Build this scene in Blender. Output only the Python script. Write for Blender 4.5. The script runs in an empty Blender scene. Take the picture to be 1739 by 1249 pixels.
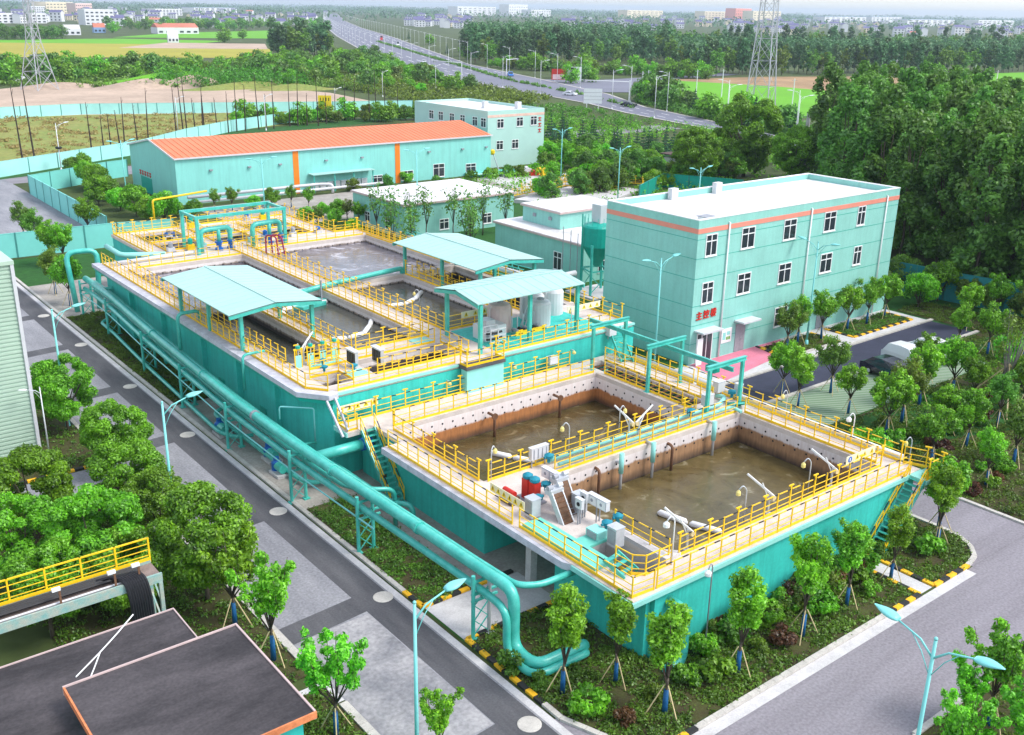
import bpy, math, random
import numpy as np
from mathutils import Matrix, Vector

SC = bpy.context.scene
COL = SC.collection
R = math.radians

# ------------------------------------------------------------------ camera
CH = 30.0
YAW, PITCH, ROLL = 0.896346, 0.342151, 0.0175562
FPX, PW, PH = 1714.2, 1739.0, 1249.0
fw = Vector((math.cos(YAW) * math.cos(PITCH), math.sin(YAW) * math.cos(PITCH), -math.sin(PITCH)))
r0 = Vector((math.sin(YAW), -math.cos(YAW), 0))
u0 = r0.cross(fw)
rt = math.cos(ROLL) * r0 + math.sin(ROLL) * u0
up = -math.sin(ROLL) * r0 + math.cos(ROLL) * u0
cd = bpy.data.cameras.new('camera')
cam = bpy.data.objects.new('camera', cd)
COL.objects.link(cam)
cam.matrix_world = Matrix(((rt.x, up.x, -fw.x, 0), (rt.y, up.y, -fw.y, 0), (rt.z, up.z, -fw.z, CH), (0, 0, 0, 1)))
cd.sensor_width = 36
cd.lens = FPX / PW * 36
cd.clip_start = 0.5
cd.clip_end = 40000
SC.camera = cam


def at(px, py, z=0.0):
    """the place on the level z that the surveyed photo point shows"""
    d = (px - PW / 2) * rt - (py - PH / 2) * up + FPX * fw
    t = (z - CH) / d.z
    return (t * d.x, t * d.y)


# ------------------------------------------------------------------ light
SUN_EL, SUN_AZ = R(52), math.atan2(0.62, -0.78)
w = bpy.data.worlds.new('World')
SC.world = w
w.use_nodes = True
nt = w.node_tree
bg = nt.nodes['Background']
sky = nt.nodes.new('ShaderNodeTexSky')
sky.sky_type = 'NISHITA'
sky.sun_disc = False
sky.sun_elevation = SUN_EL
sky.sun_rotation = SUN_AZ
sky.air_density = 1.0
sky.dust_density = 1.2
sky.ozone_density = 1.0
hsv = nt.nodes.new('ShaderNodeHueSaturation')   # overcast: the cloud veil takes most of the blue out
hsv.inputs['Saturation'].default_value = 0.5
nt.links.new(sky.outputs[0], hsv.inputs['Color'])
nt.links.new(hsv.outputs[0], bg.inputs[0])
bg.inputs[1].default_value = 0.15
sd = bpy.data.lights.new('sun', 'SUN')
sd.energy = 1.2
sd.angle = R(20)
sd.color = (1.0, 0.97, 0.92)
sun = bpy.data.objects.new('sun', sd)
COL.objects.link(sun)
dv = Vector((math.sin(SUN_AZ) * math.cos(SUN_EL), math.cos(SUN_AZ) * math.cos(SUN_EL), math.sin(SUN_EL)))
sun.rotation_euler = dv.to_track_quat('Z', 'Y').to_euler()
sun.location = (0, 0, 200)
SC.view_settings.view_transform = 'Standard'
SC.view_settings.look = 'None'
SC.view_settings.gamma = 1
SC.view_settings.exposure = 1.22

rnd = random.Random(7)

# ------------------------------------------------------------------ materials
MATS = {}


def M(name, col, rough=0.6, var=0.12, scale=1.5, bump=0.0, metal=0.0, spec=0.3, col2=None, fine=0.0, edge=(0.3, 0.7), streak=0.0, lay=None):
    if name in MATS:
        return MATS[name]
    m = bpy.data.materials.new(name)
    m.use_nodes = True
    n, l = m.node_tree.nodes, m.node_tree.links
    b = n['Principled BSDF']
    b.inputs['Roughness'].default_value = rough
    b.inputs['Metallic'].default_value = metal
    b.inputs['Specular IOR Level'].default_value = spec
    tc = n.new('ShaderNodeNewGeometry')
    no = n.new('ShaderNodeTexNoise')
    no.inputs['Scale'].default_value = scale
    no.inputs['Detail'].default_value = 6
    no.inputs['Roughness'].default_value = 0.65
    if lay:         # wear drawn out along the lane
        ml = n.new('ShaderNodeMapping')
        ml.inputs['Scale'].default_value = lay
        l.new(tc.outputs['Position'], ml.inputs[0])
        l.new(ml.outputs[0], no.inputs['Vector'])
    else:
        l.new(tc.outputs['Position'], no.inputs['Vector'])
    rp = n.new('ShaderNodeValToRGB')
    rp.color_ramp.elements[0].position = edge[0]
    rp.color_ramp.elements[1].position = edge[1]
    c2 = col2 if col2 else tuple(min(1, c * (1 + var)) for c in col)
    rp.color_ramp.elements[0].color = (*[c * (1 - var) for c in col], 1)
    rp.color_ramp.elements[1].color = (*c2, 1)
    l.new(no.outputs['Fac'], rp.inputs['Fac'])
    out = rp.outputs['Color']
    if fine:
        n2 = n.new('ShaderNodeTexNoise')
        n2.inputs['Scale'].default_value = scale * 14
        n2.inputs['Detail'].default_value = 4
        l.new(tc.outputs['Position'], n2.inputs['Vector'])
        mx = n.new('ShaderNodeMix')
        mx.data_type = 'RGBA'
        mx.blend_type = 'OVERLAY'
        mx.inputs['Factor'].default_value = fine
        l.new(out, mx.inputs['A'])
        l.new(n2.outputs['Fac'], mx.inputs['B'])
        out = mx.outputs['Result']
    if streak:      # rain streaks and grime that run down the wall
        mp = n.new('ShaderNodeMapping')
        mp.inputs['Scale'].default_value = (2.2, 2.2, 0.16)
        l.new(tc.outputs['Position'], mp.inputs[0])
        n4 = n.new('ShaderNodeTexNoise')
        n4.inputs['Scale'].default_value = 1.1
        n4.inputs['Detail'].default_value = 7
        n4.inputs['Roughness'].default_value = 0.7
        l.new(mp.outputs[0], n4.inputs['Vector'])
        r4 = n.new('ShaderNodeValToRGB')
        r4.color_ramp.elements[0].position = 0.36
        r4.color_ramp.elements[0].color = (0.42, 0.40, 0.36, 1)
        r4.color_ramp.elements[1].position = 0.56
        r4.color_ramp.elements[1].color = (1, 1, 1, 1)
        l.new(n4.outputs['Fac'], r4.inputs['Fac'])
        m4 = n.new('ShaderNodeMix')
        m4.data_type = 'RGBA'
        m4.blend_type = 'MULTIPLY'
        m4.inputs['Factor'].default_value = streak
        l.new(out, m4.inputs['A'])
        l.new(r4.outputs['Color'], m4.inputs['B'])
        out = m4.outputs['Result']
    l.new(out, b.inputs['Base Color'])
    if bump:
        bp = n.new('ShaderNodeBump')
        bp.inputs['Strength'].default_value = bump
        bp.inputs['Distance'].default_value = 0.05
        n3 = n.new('ShaderNodeTexNoise')
        n3.inputs['Scale'].default_value = scale * 8
        l.new(tc.outputs['Position'], n3.inputs['Vector'])
        l.new(n3.outputs['Fac'], bp.inputs['Height'])
        l.new(bp.outputs['Normal'], b.inputs['Normal'])
    MATS[name] = m
    return m


def leafmat(name, dark, light, hue=0.04, trans=0.42):
    m = bpy.data.materials.new(name)
    m.use_nodes = True
    n, l = m.node_tree.nodes, m.node_tree.links
    n.remove(n['Principled BSDF'])
    out = n['Material Output']
    g = n.new('ShaderNodeNewGeometry')
    oi = n.new('ShaderNodeObjectInfo')
    no = n.new('ShaderNodeTexNoise')
    no.inputs['Scale'].default_value = 0.6
    no.inputs['Detail'].default_value = 3
    l.new(g.outputs['Position'], no.inputs['Vector'])
    ad = n.new('ShaderNodeMath')
    ad.operation = 'MULTIPLY_ADD'
    ad.inputs[1].default_value = 0.45
    l.new(g.outputs['Random Per Island'], ad.inputs[0])
    l.new(no.outputs['Fac'], ad.inputs[2])
    sb = n.new('ShaderNodeMath')
    sb.operation = 'SUBTRACT'
    sb.inputs[1].default_value = 0.22
    l.new(ad.outputs[0], sb.inputs[0])
    rp = n.new('ShaderNodeValToRGB')
    rp.color_ramp.elements[0].position = 0.15
    rp.color_ramp.elements[1].position = 0.8
    rp.color_ramp.elements[0].color = (*dark, 1)
    rp.color_ramp.elements[1].color = (*light, 1)
    l.new(sb.outputs[0], rp.inputs['Fac'])
    hs = n.new('ShaderNodeHueSaturation')
    mr = n.new('ShaderNodeMapRange')
    mr.inputs['To Min'].default_value = 0.5 - hue
    mr.inputs['To Max'].default_value = 0.5 + hue * 0.6
    l.new(oi.outputs['Random'], mr.inputs['Value'])
    l.new(mr.outputs['Result'], hs.inputs['Hue'])
    mv = n.new('ShaderNodeMapRange')
    mv.inputs['To Min'].default_value = 0.75
    mv.inputs['To Max'].default_value = 1.2
    l.new(oi.outputs['Random'], mv.inputs['Value'])
    l.new(mv.outputs['Result'], hs.inputs['Value'])
    l.new(rp.outputs['Color'], hs.inputs['Color'])
    d = n.new('ShaderNodeBsdfDiffuse')
    t = n.new('ShaderNodeBsdfTranslucent')
    gl = n.new('ShaderNodeBsdfGlossy')
    gl.inputs['Roughness'].default_value = 0.45
    gl.inputs['Color'].default_value = (0.8, 0.85, 0.8, 1)
    l.new(hs.outputs['Color'], d.inputs['Color'])
    l.new(hs.outputs['Color'], t.inputs['Color'])
    m1 = n.new('ShaderNodeMixShader')
    m1.inputs[0].default_value = trans
    l.new(d.outputs[0], m1.inputs[1])
    l.new(t.outputs[0], m1.inputs[2])
    m2 = n.new('ShaderNodeMixShader')
    m2.inputs[0].default_value = 0.04
    l.new(m1.outputs[0], m2.inputs[1])
    l.new(gl.outputs[0], m2.inputs[2])
    l.new(m2.outputs[0], out.inputs['Surface'])
    MATS[name] = m
    return m


def wallstain(name, top, rust, dark, z0, z1, z2):
    """tank concrete: pale above the old water mark, rust brown below it, dark wet foot"""
    m = bpy.data.materials.new(name)
    m.use_nodes = True
    n, l = m.node_tree.nodes, m.node_tree.links
    b = n['Principled BSDF']
    b.inputs['Roughness'].default_value = 0.75
    g = n.new('ShaderNodeNewGeometry')
    sx = n.new('ShaderNodeSeparateXYZ')
    l.new(g.outputs['Position'], sx.inputs[0])
    mp = n.new('ShaderNodeMapping')
    mp.inputs['Scale'].default_value = (1.2, 1.2, 0.25)
    l.new(g.outputs['Position'], mp.inputs[0])
    no = n.new('ShaderNodeTexNoise')
    no.inputs['Scale'].default_value = 2.0
    no.inputs['Detail'].default_value = 7
    no.inputs['Roughness'].default_value = 0.7
    l.new(mp.outputs[0], no.inputs['Vector'])
    ma = n.new('ShaderNodeMath')
    ma.operation = 'MULTIPLY_ADD'
    ma.inputs[1].default_value = 0.55
    l.new(no.outputs['Fac'], ma.inputs[0])
    l.new(sx.outputs['Z'], ma.inputs[2])
    mr = n.new('ShaderNodeMapRange')
    mr.inputs['From Min'].default_value = z0 + 0.27
    mr.inputs['From Max'].default_value = z2 + 0.27
    l.new(ma.outputs[0], mr.inputs['Value'])
    rp = n.new('ShaderNodeValToRGB')
    cr = rp.color_ramp
    t = (z1 - z0) / (z2 - z0)
    cr.elements[0].position = 0.0
    cr.elements[0].color = (*dark, 1)
    cr.elements[1].position = 1.0
    cr.elements[1].color = (*top, 1)
    e = cr.elements.new(t * 0.35)
    e.color = (*[0.5 * (a + c) for a, c in zip(dark, rust)], 1)
    e = cr.elements.new(t * 0.6)
    e.color = (*rust, 1)
    e = cr.elements.new(t)
    e.color = (*rust, 1)
    e = cr.elements.new(min(0.98, t + 0.06))
    e.color = (*[c * 0.92 for c in top], 1)
    l.new(mr.outputs[0], rp.inputs['Fac'])
    n2 = n.new('ShaderNodeTexNoise')
    n2.inputs['Scale'].default_value = 5
    n2.inputs['Detail'].default_value = 8
    l.new(mp.outputs[0], n2.inputs['Vector'])
    mx = n.new('ShaderNodeMix')
    mx.data_type = 'RGBA'
    mx.blend_type = 'OVERLAY'
    mx.inputs['Factor'].default_value = 0.45
    l.new(rp.outputs['Color'], mx.inputs['A'])
    l.new(n2.outputs['Fac'], mx.inputs['B'])
    l.new(mx.outputs['Result'], b.inputs['Base Color'])
    MATS[name] = m
    return m


def watermat(name, c1, c2, foam, scale=0.35, amount=0.62):
    m = bpy.data.materials.new(name)
    m.use_nodes = True
    n, l = m.node_tree.nodes, m.node_tree.links
    b = n['Principled BSDF']
    b.inputs['Roughness'].default_value = 0.16
    b.inputs['Specular IOR Level'].default_value = 0.5
    g = n.new('ShaderNodeNewGeometry')
    no = n.new('ShaderNodeTexNoise')
    no.inputs['Scale'].default_value = scale
    no.inputs['Detail'].default_value = 8
    no.inputs['Roughness'].default_value = 0.62
    no.inputs['Distortion'].default_value = 1.6
    l.new(g.outputs['Position'], no.inputs['Vector'])
    rp = n.new('ShaderNodeValToRGB')
    cr = rp.color_ramp
    cr.elements[0].position = 0.32
    cr.elements[0].color = (*c1, 1)
    cr.elements[1].position = amount
    cr.elements[1].color = (*c2, 1)
    e = cr.elements.new(min(0.97, amount + 0.12))
    e.color = (*foam, 1)
    l.new(no.outputs['Fac'], rp.inputs['Fac'])
    l.new(rp.outputs['Color'], b.inputs['Base Color'])
    n2 = n.new('ShaderNodeTexNoise')
    n2.inputs['Scale'].default_value = 2.2
    n2.inputs['Detail'].default_value = 5
    n2.inputs['Distortion'].default_value = 0.8
    l.new(g.outputs['Position'], n2.inputs['Vector'])
    bp = n.new('ShaderNodeBump')
    bp.inputs['Strength'].default_value = 0.35
    bp.inputs['Distance'].default_value = 0.08
    l.new(n2.outputs['Fac'], bp.inputs['Height'])
    l.new(bp.outputs['Normal'], b.inputs['Normal'])
    MATS[name] = m
    return m


def stripes(name, ca, cb, axis, period, duty=0.5, rough=0.5, wob=0.05):
    """two alternating paint or profile bands along one world axis"""
    m = bpy.data.materials.new(name)
    m.use_nodes = True
    n, l = m.node_tree.nodes, m.node_tree.links
    b = n['Principled BSDF']
    b.inputs['Roughness'].default_value = rough
    g = n.new('ShaderNodeNewGeometry')
    sx = n.new('ShaderNodeSeparateXYZ')
    l.new(g.outputs['Position'], sx.inputs[0])
    dv_ = n.new('ShaderNodeMath')
    dv_.operation = 'DIVIDE'
    dv_.inputs[1].default_value = period
    src = sx.outputs[axis]
    if axis == 'X':
        a2 = n.new('ShaderNodeMath')
        a2.operation = 'ADD'
        l.new(sx.outputs['X'], a2.inputs[0])
        l.new(sx.outputs['Y'], a2.inputs[1])
        src = a2.outputs[0]
    l.new(src, dv_.inputs[0])
    fr = n.new('ShaderNodeMath')
    fr.operation = 'FRACT'
    l.new(dv_.outputs[0], fr.inputs[0])
    cp = n.new('ShaderNodeMath')
    cp.operation = 'GREATER_THAN'
    cp.inputs[1].default_value = duty
    l.new(fr.outputs[0], cp.inputs[0])
    mx = n.new('ShaderNodeMix')
    mx.data_type = 'RGBA'
    mx.inputs['A'].default_value = (*ca, 1)
    mx.inputs['B'].default_value = (*cb, 1)
    l.new(cp.outputs[0], mx.inputs['Factor'])
    l.new(mx.outputs['Result'], b.inputs['Base Color'])
    MATS[name] = m
    return m


TEAL = M('teal_wall', (0.045, 0.53, 0.46), 0.55, 0.10, 0.5, fine=0.15, streak=0.3)
TEALB = M('teal_render', (0.275, 0.585, 0.515), 0.7, 0.07, 0.4, fine=0.1, streak=0.13)
TEALH = M('teal_cladding', (0.25, 0.64, 0.575), 0.5, 0.06, 0.3, streak=0.15)
TEALP = M('teal_pipe', (0.03, 0.44, 0.36), 0.32, 0.10, 1.6, spec=0.6, col2=(0.10, 0.55, 0.47), fine=0.25)
TEALD = M('teal_steel', (0.01, 0.36, 0.28), 0.4, 0.10, 2.0)
TEALL = M('teal_light', (0.28, 0.66, 0.60), 0.5, 0.08, 1.0)
ROOFC = M('canopy_sheet', (0.36, 0.58, 0.535), 0.4, 0.05, 0.5)
YEL = M('yellow_paint', (0.90, 0.56, 0.015), 0.4, 0.14, 3.0)
DASH = stripes('rail_dashes', (0.88, 0.54, 0.02), (0.02, 0.02, 0.02), 'X', 1.15, 0.62)
WHITE = M('white_paint', (0.80, 0.80, 0.80), 0.5, 0.05, 2.0)
GALV = M('galvanised', (0.55, 0.57, 0.6), 0.4, 0.1, 3.0, metal=0.3)
GREY = M('grey_steel', (0.30, 0.31, 0.34), 0.45, 0.12, 3.0)
BLACK = M('black_rubber', (0.015, 0.015, 0.018), 0.5, 0.2, 4.0)
BLUE = M('blue_enamel', (0.012, 0.12, 0.42), 0.35, 0.1, 3.0)
RED = M('red_enamel', (0.55, 0.03, 0.02), 0.4, 0.12, 3.0)
ORANGE = M('orange_paint', (0.85, 0.22, 0.02), 0.5, 0.08, 1.0)
ORROOF = M('orange_roof', (0.72, 0.205, 0.095), 0.5, 0.09, 0.25, fine=0.1)
SALMON = M('salmon_band', (0.75, 0.27, 0.2), 0.6, 0.06, 1.0)
RUST = M('rusty_steel', (0.16, 0.08, 0.045), 0.7, 0.3, 4.0)
DECK = M('deck_concrete', (0.60, 0.525, 0.475), 0.8, 0.14, 1.2, fine=0.3)
CONC = M('pale_concrete', (0.55, 0.53, 0.53), 0.8, 0.16, 0.9, fine=0.3)
SLABE = M('slab_edge', (0.52, 0.52, 0.58), 0.8, 0.2, 1.6, fine=0.3)
PAVE = M('yard_concrete', (0.34, 0.31, 0.28), 0.85, 0.28, 0.45, fine=0.35)
FLATROOF = M('white_roof', (0.56, 0.54, 0.54), 0.7, 0.1, 0.3, col2=(0.74, 0.72, 0.72), fine=0.35, edge=(0.3, 0.5))
DARKROOF = M('felt_roof', (0.046, 0.041, 0.044), 0.7, 0.25, 0.6, bump=0.25, col2=(0.105, 0.092, 0.096), fine=0.5, edge=(0.36, 0.72), lay=(0.35, 1.0, 1.0))
GLASS = M('window_glass', (0.03, 0.04, 0.05), 0.08, 0.3, 0.8, spec=0.6)
ROAD = M('road_concrete', (0.225, 0.225, 0.25), 0.85, 0.18, 0.5, bump=0.2, col2=(0.335, 0.33, 0.35), fine=0.5, lay=(1.0, 0.22, 1.0))
ROADR = M('road_mauve', (0.22, 0.202, 0.223), 0.85, 0.1, 0.5, bump=0.2, col2=(0.272, 0.252, 0.278), fine=0.45, lay=(0.12, 1.0, 1.0))
ASPH = M('asphalt', (0.078, 0.079, 0.09), 0.85, 0.25, 0.7, bump=0.2, fine=0.35, col2=(0.125, 0.122, 0.13), lay=(1.0, 0.2, 1.0))
ASPHN = M('new_asphalt', (0.042, 0.045, 0.075), 0.8, 0.15, 0.6, bump=0.15, fine=0.2)
HIWAY = M('highway_asphalt', (0.175, 0.177, 0.22), 0.85, 0.12, 0.05, fine=0.1)
KERB = M('kerb_stone', (0.50, 0.47, 0.43), 0.85, 0.18, 1.2, fine=0.3)
KYEL = M('kerb_yellow', (0.85, 0.46, 0.02), 0.6, 0.15, 3.0)
KBLK = M('kerb_black', (0.03, 0.03, 0.03), 0.6, 0.2, 3.0)
PINK = M('red_paving', (0.66, 0.20, 0.28), 0.75, 0.12, 0.8, fine=0.25)
SOIL = M('bed_soil', (0.085, 0.058, 0.032), 0.95, 0.4, 1.2, bump=0.5, col2=(0.07, 0.085, 0.02), fine=0.5)
LAWN = M('lawn', (0.022, 0.095, 0.014), 0.9, 0.3, 1.2, bump=0.5, fine=0.4)
SCRUB = M('scrub_ground', (0.06, 0.085, 0.022), 0.95, 0.4, 0.05, fine=0.4)
SAND = M('bare_earth', (0.44, 0.33, 0.25), 0.95, 0.22, 0.05, fine=0.25, bump=0.2)
DRYG = M('dry_grass', (0.36, 0.33, 0.09), 0.95, 0.25, 0.07, col2=(0.17, 0.24, 0.05), fine=0.5)
RICEY = M('ripe_field', (0.34, 0.31, 0.035), 0.95, 0.12, 0.02, fine=0.15)
RICEG = M('green_field', (0.125, 0.36, 0.012), 0.95, 0.12, 0.03, fine=0.12)
STUBB = M('stubble', (0.33, 0.21, 0.11), 0.95, 0.3, 0.06, fine=0.3)
FENCE = M('teal_hoarding', (0.20, 0.62, 0.56), 0.55, 0.08, 0.3)
FENCEP = M('pale_hoarding', (0.36, 0.72, 0.68), 0.55, 0.08, 0.3)
FENCED = M('hoarding_post', (0.06, 0.26, 0.24), 0.5, 0.1, 1.0)
BARK = M('bark', (0.10, 0.08, 0.06), 0.9, 0.3, 5.0, bump=0.4)
BARKD = M('bare_pole', (0.05, 0.035, 0.03), 0.9, 0.3, 3.0)
WRAP = M('blue_wrap', (0.01, 0.10, 0.26), 0.6, 0.2, 5.0)
BAMB = M('bamboo', (0.62, 0.50, 0.27), 0.6, 0.2, 5.0)
LATT = M('lattice_steel', (0.46, 0.47, 0.50), 0.5, 0.1, 1.0, metal=0.2)
LAMPP = M('lamp_teal', (0.22, 0.62, 0.60), 0.35, 0.05, 2.0)
LAMPW = M('lamp_white', (0.72, 0.74, 0.76), 0.4, 0.05, 2.0)
HOUSEW = M('house_white', (0.68, 0.68, 0.70), 0.8, 0.08, 0.05)
HOUSER = M('house_roof', (0.13, 0.12, 0.24), 0.8, 0.2, 0.05)
HOUSEO = M('house_red_roof', (0.52, 0.18, 0.12), 0.8, 0.15, 0.05)
CREAM = M('house_cream', (0.72, 0.62, 0.44), 0.8, 0.06, 0.05)
FACT = M('factory_blue', (0.22, 0.34, 0.55), 0.7, 0.1, 0.02)
CORR = M('corrugated_sheet', (0.43, 0.56, 0.45), 0.5, 0.06, 0.6)
CORRD = M('corrugation_shade', (0.24, 0.33, 0.26), 0.5, 0.06, 0.6)
GRID = stripes('grass_paver', (0.27, 0.33, 0.25), (0.11, 0.21, 0.10), 'X', 0.6, 0.55, 0.9)
SIGNY = M('sign_yellow', (0.85, 0.62, 0.02), 0.5, 0.05, 2.0)
SIGNB = M('sign_blue', (0.015, 0.13, 0.55), 0.5, 0.05, 2.0)
PVC = M('tank_plastic', (0.60, 0.60, 0.62), 0.35, 0.05, 1.0)
PVCP = M('tank_pinkish', (0.55, 0.42, 0.40), 0.5, 0.12, 1.0)
CARW = M('car_white', (0.75, 0.76, 0.78), 0.2, 0.03, 1.0, spec=0.6)
CARB = M('car_dark', (0.015, 0.016, 0.03), 0.15, 0.1, 1.0, spec=0.7)
CARR = M('car_red', (0.5, 0.03, 0.03), 0.25, 0.05, 1.0)
CARBL = M('car_blue', (0.04, 0.2, 0.6), 0.25, 0.05, 1.0)
HOLE = M('tie_hole', (0.02, 0.02, 0.025), 0.9, 0.2, 4.0)
WALLA = wallstain('stained_concrete', (0.80, 0.71, 0.68), (0.40, 0.16, 0.05), (0.045, 0.032, 0.024), 1.7, 2.75, 4.0)
WALLF = wallstain('brown_stained_concrete', (0.72, 0.65, 0.63), (0.34, 0.19, 0.095), (0.028, 0.022, 0.018), 1.75, 3.0, 4.0)
WALLB = wallstain('damp_concrete', (0.78, 0.71, 0.68), (0.30, 0.24, 0.20), (0.06, 0.05, 0.05), 5.15, 5.35, 6.0)
WATB = watermat('brown_water', (0.052, 0.040, 0.014), (0.085, 0.066, 0.026), (0.24, 0.20, 0.12), 0.33, 0.58)
WATF = watermat('stirred_water', (0.068, 0.050, 0.016), (0.12, 0.092, 0.036), (0.32, 0.285, 0.19), 0.42, 0.60)
WATG = watermat('grey_water', (0.055, 0.05, 0.06), (0.14, 0.13, 0.155), (0.42, 0.42, 0.48), 0.4, 0.55)
WATD = watermat('dark_water', (0.034, 0.036, 0.024), (0.075, 0.075, 0.065), (0.13, 0.13, 0.12), 0.3, 0.7)
L_BIG = leafmat('leaf_camphor', (0.036, 0.135, 0.008), (0.28, 0.68, 0.028), 0.02)
L_YNG = leafmat('leaf_young', (0.05, 0.20, 0.010), (0.31, 0.80, 0.03), 0.03, 0.4)
L_DRK = leafmat('leaf_dark', (0.036, 0.115, 0.022), (0.20, 0.46, 0.06), 0.02)
L_OLV = leafmat('leaf_olive', (0.045, 0.12, 0.016), (0.23, 0.46, 0.04), 0.04)
L_CON = leafmat('needle', (0.010, 0.055, 0.025), (0.05, 0.18, 0.065), 0.02, 0.1)
L_POP = leafmat('leaf_far', (0.028, 0.09, 0.032), (0.12, 0.27, 0.09), 0.03, 0.2)
L_SHR = leafmat('leaf_shrub', (0.04, 0.11, 0.012), (0.17, 0.40, 0.022), 0.05)
L_GC = leafmat('leaf_cover', (0.042, 0.10, 0.013), (0.18, 0.38, 0.03), 0.03)
L_RED = leafmat('leaf_russet', (0.05, 0.025, 0.012), (0.20, 0.09, 0.03), 0.03)
L_YEL = leafmat('leaf_yellow', (0.06, 0.08, 0.005), (0.34, 0.33, 0.01), 0.03)


# ------------------------------------------------------------------ mesh builder
class MB:
    def __init__(s):
        s.v, s.f, s.m = [], [], []
        s.c = 0

    def quad(s, *p):
        i = len(s.v)
        s.v += [tuple(q) for q in p]
        s.f.append(tuple(range(i, i + len(p))))
        s.m.append(s.c)
        return s

    def box(s, x0, x1, y0, y1, z0, z1):
        i = len(s.v)
        s.v += [(x0, y0, z0), (x1, y0, z0), (x1, y1, z0), (x0, y1, z0), (x0, y0, z1), (x1, y0, z1), (x1, y1, z1), (x0, y1, z1)]
        for q in ((3, 2, 1, 0), (4, 5, 6, 7), (0, 1, 5, 4), (1, 2, 6, 5), (2, 3, 7, 6), (3, 0, 4, 7)):
            s.f.append(tuple(i + k for k in q))
            s.m.append(s.c)
        return s

    def prism(s, pts, z0, z1):
        n, i = len(pts), len(s.v)
        a = sum(pts[k][0] * pts[(k + 1) % n][1] - pts[(k + 1) % n][0] * pts[k][1] for k in range(n))
        if a < 0:
            pts = pts[::-1]
        s.v += [(p[0], p[1], z0) for p in pts] + [(p[0], p[1], z1) for p in pts]
        s.f.append(tuple(i + k for k in range(n))[::-1])
        s.f.append(tuple(i + n + k for k in range(n)))
        for k in range(n):
            s.f.append((i + k, i + (k + 1) % n, i + n + (k + 1) % n, i + n + k))
        s.m += [s.c] * (n + 2)
        return s

    def beam(s, p0, p1, w_, h_=None):
        h_ = w_ if h_ is None else h_
        p0, p1 = Vector(p0), Vector(p1)
        d = (p1 - p0).normalized()
        a = d.cross(Vector((0, 0, 1)))
        if a.length < 1e-4:
            a = Vector((1, 0, 0))
        a.normalize()
        b = a.cross(d)
        i = len(s.v)
        for p in (p0, p1):
            for x, y in ((-1, -1), (1, -1), (1, 1), (-1, 1)):
                s.v.append(tuple(p + a * (x * w_ / 2) + b * (y * h_ / 2)))
        for q in ((3, 2, 1, 0), (4, 5, 6, 7), (0, 1, 5, 4), (1, 2, 6, 5), (2, 3, 7, 6), (3, 0, 4, 7)):
            s.f.append(tuple(i + k for k in q))
            s.m.append(s.c)
        return s

    def tube(s, path, rad, n=8, bend=0.0):
        P = [Vector(p) for p in path]
        if bend and len(P) > 2:
            Q = [P[0]]
            for k in range(1, len(P) - 1):
                a, b = (P[k - 1] - P[k]), (P[k + 1] - P[k])
                t = min(bend, a.length * 0.45, b.length * 0.45)
                a, b = P[k] + a.normalized() * t, P[k] + b.normalized() * t
                for j in range(5):
                    u = j / 4
                    Q.append(a * (1 - u) ** 2 + P[k] * 2 * u * (1 - u) + b * u * u)
            Q.append(P[-1])
            P = Q
        rads = rad if isinstance(rad, (list, tuple)) else [rad] * len(P)
        i0 = len(s.v)
        ref = None
        for k, p in enumerate(P):
            d = (P[min(k + 1, len(P) - 1)] - P[max(k - 1, 0)]).normalized()
            if ref is None:
                ref = d.cross(Vector((0.31, 0.2, 0.93)))
                if ref.length < 1e-3:
                    ref = d.cross(Vector((1, 0, 0)))
            ref = (ref - d * ref.dot(d))
            ref.normalize()
            b = d.cross(ref)
            for j in range(n):
                t = 2 * math.pi * j / n
                s.v.append(tuple(p + (ref * math.cos(t) + b * math.sin(t)) * rads[k]))
        for k in range(len(P) - 1):
            for j in range(n):
                a = i0 + k * n
                s.f.append((a + j, a + (j + 1) % n, a + n + (j + 1) % n, a + n + j))
                s.m.append(s.c)
        s.f.append(tuple(i0 + j for j in range(n))[::-1])
        e = i0 + (len(P) - 1) * n
        s.f.append(tuple(e + j for j in range(n)))
        s.m += [s.c, s.c]
        return s

    def lathe(s, c, prof, n=14):
        i0 = len(s.v)
        for r_, z in prof:
            for j in range(n):
                t = 2 * math.pi * j / n
                s.v.append((c[0] + r_ * math.cos(t), c[1] + r_ * math.sin(t), c[2] + z))
        for k in range(len(prof) - 1):
            for j in range(n):
                a = i0 + k * n
                s.f.append((a + j, a + (j + 1) % n, a + n + (j + 1) % n, a + n + j))
                s.m.append(s.c)
        s.f.append(tuple(i0 + j for j in range(n))[::-1])
        e = i0 + (len(prof) - 1) * n
        s.f.append(tuple(e + j for j in range(n)))
        s.m += [s.c, s.c]
        return s

    def mesh(s, name, mats, smooth=False):
        me = bpy.data.meshes.new(name)
        me.from_pydata(s.v, [], s.f)
        for q in (mats if isinstance(mats, (list, tuple)) else [mats]):
            me.materials.append(q)
        me.polygons.foreach_set('material_index', s.m)
        if smooth:
            me.polygons.foreach_set('use_smooth', [len(f) == 4 for f in s.f])
        me.update()
        return me

    def build(s, name, mats, parent=None, smooth=False):
        return link(name, s.mesh(name, mats, smooth), parent)


def link(name, me, parent=None):
    o = bpy.data.objects.new(name, me)
    COL.objects.link(o)
    if parent is not None:
        o.parent = parent
        if parent.type == 'EMPTY':
            o.matrix_parent_inverse = Matrix.Translation(-parent.location)
    return o


def thing(name, label, cat, loc=(0, 0, 0), group=None):
    o = bpy.data.objects.new(name, None)
    o.empty_display_size = 0.3
    COL.objects.link(o)
    o.location = loc
    return tag(o, label, cat, group)


def tag(o, label, cat, group=None):
    o['label'] = label
    o['category'] = cat
    if group:
        o['group'] = group
    return o


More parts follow.
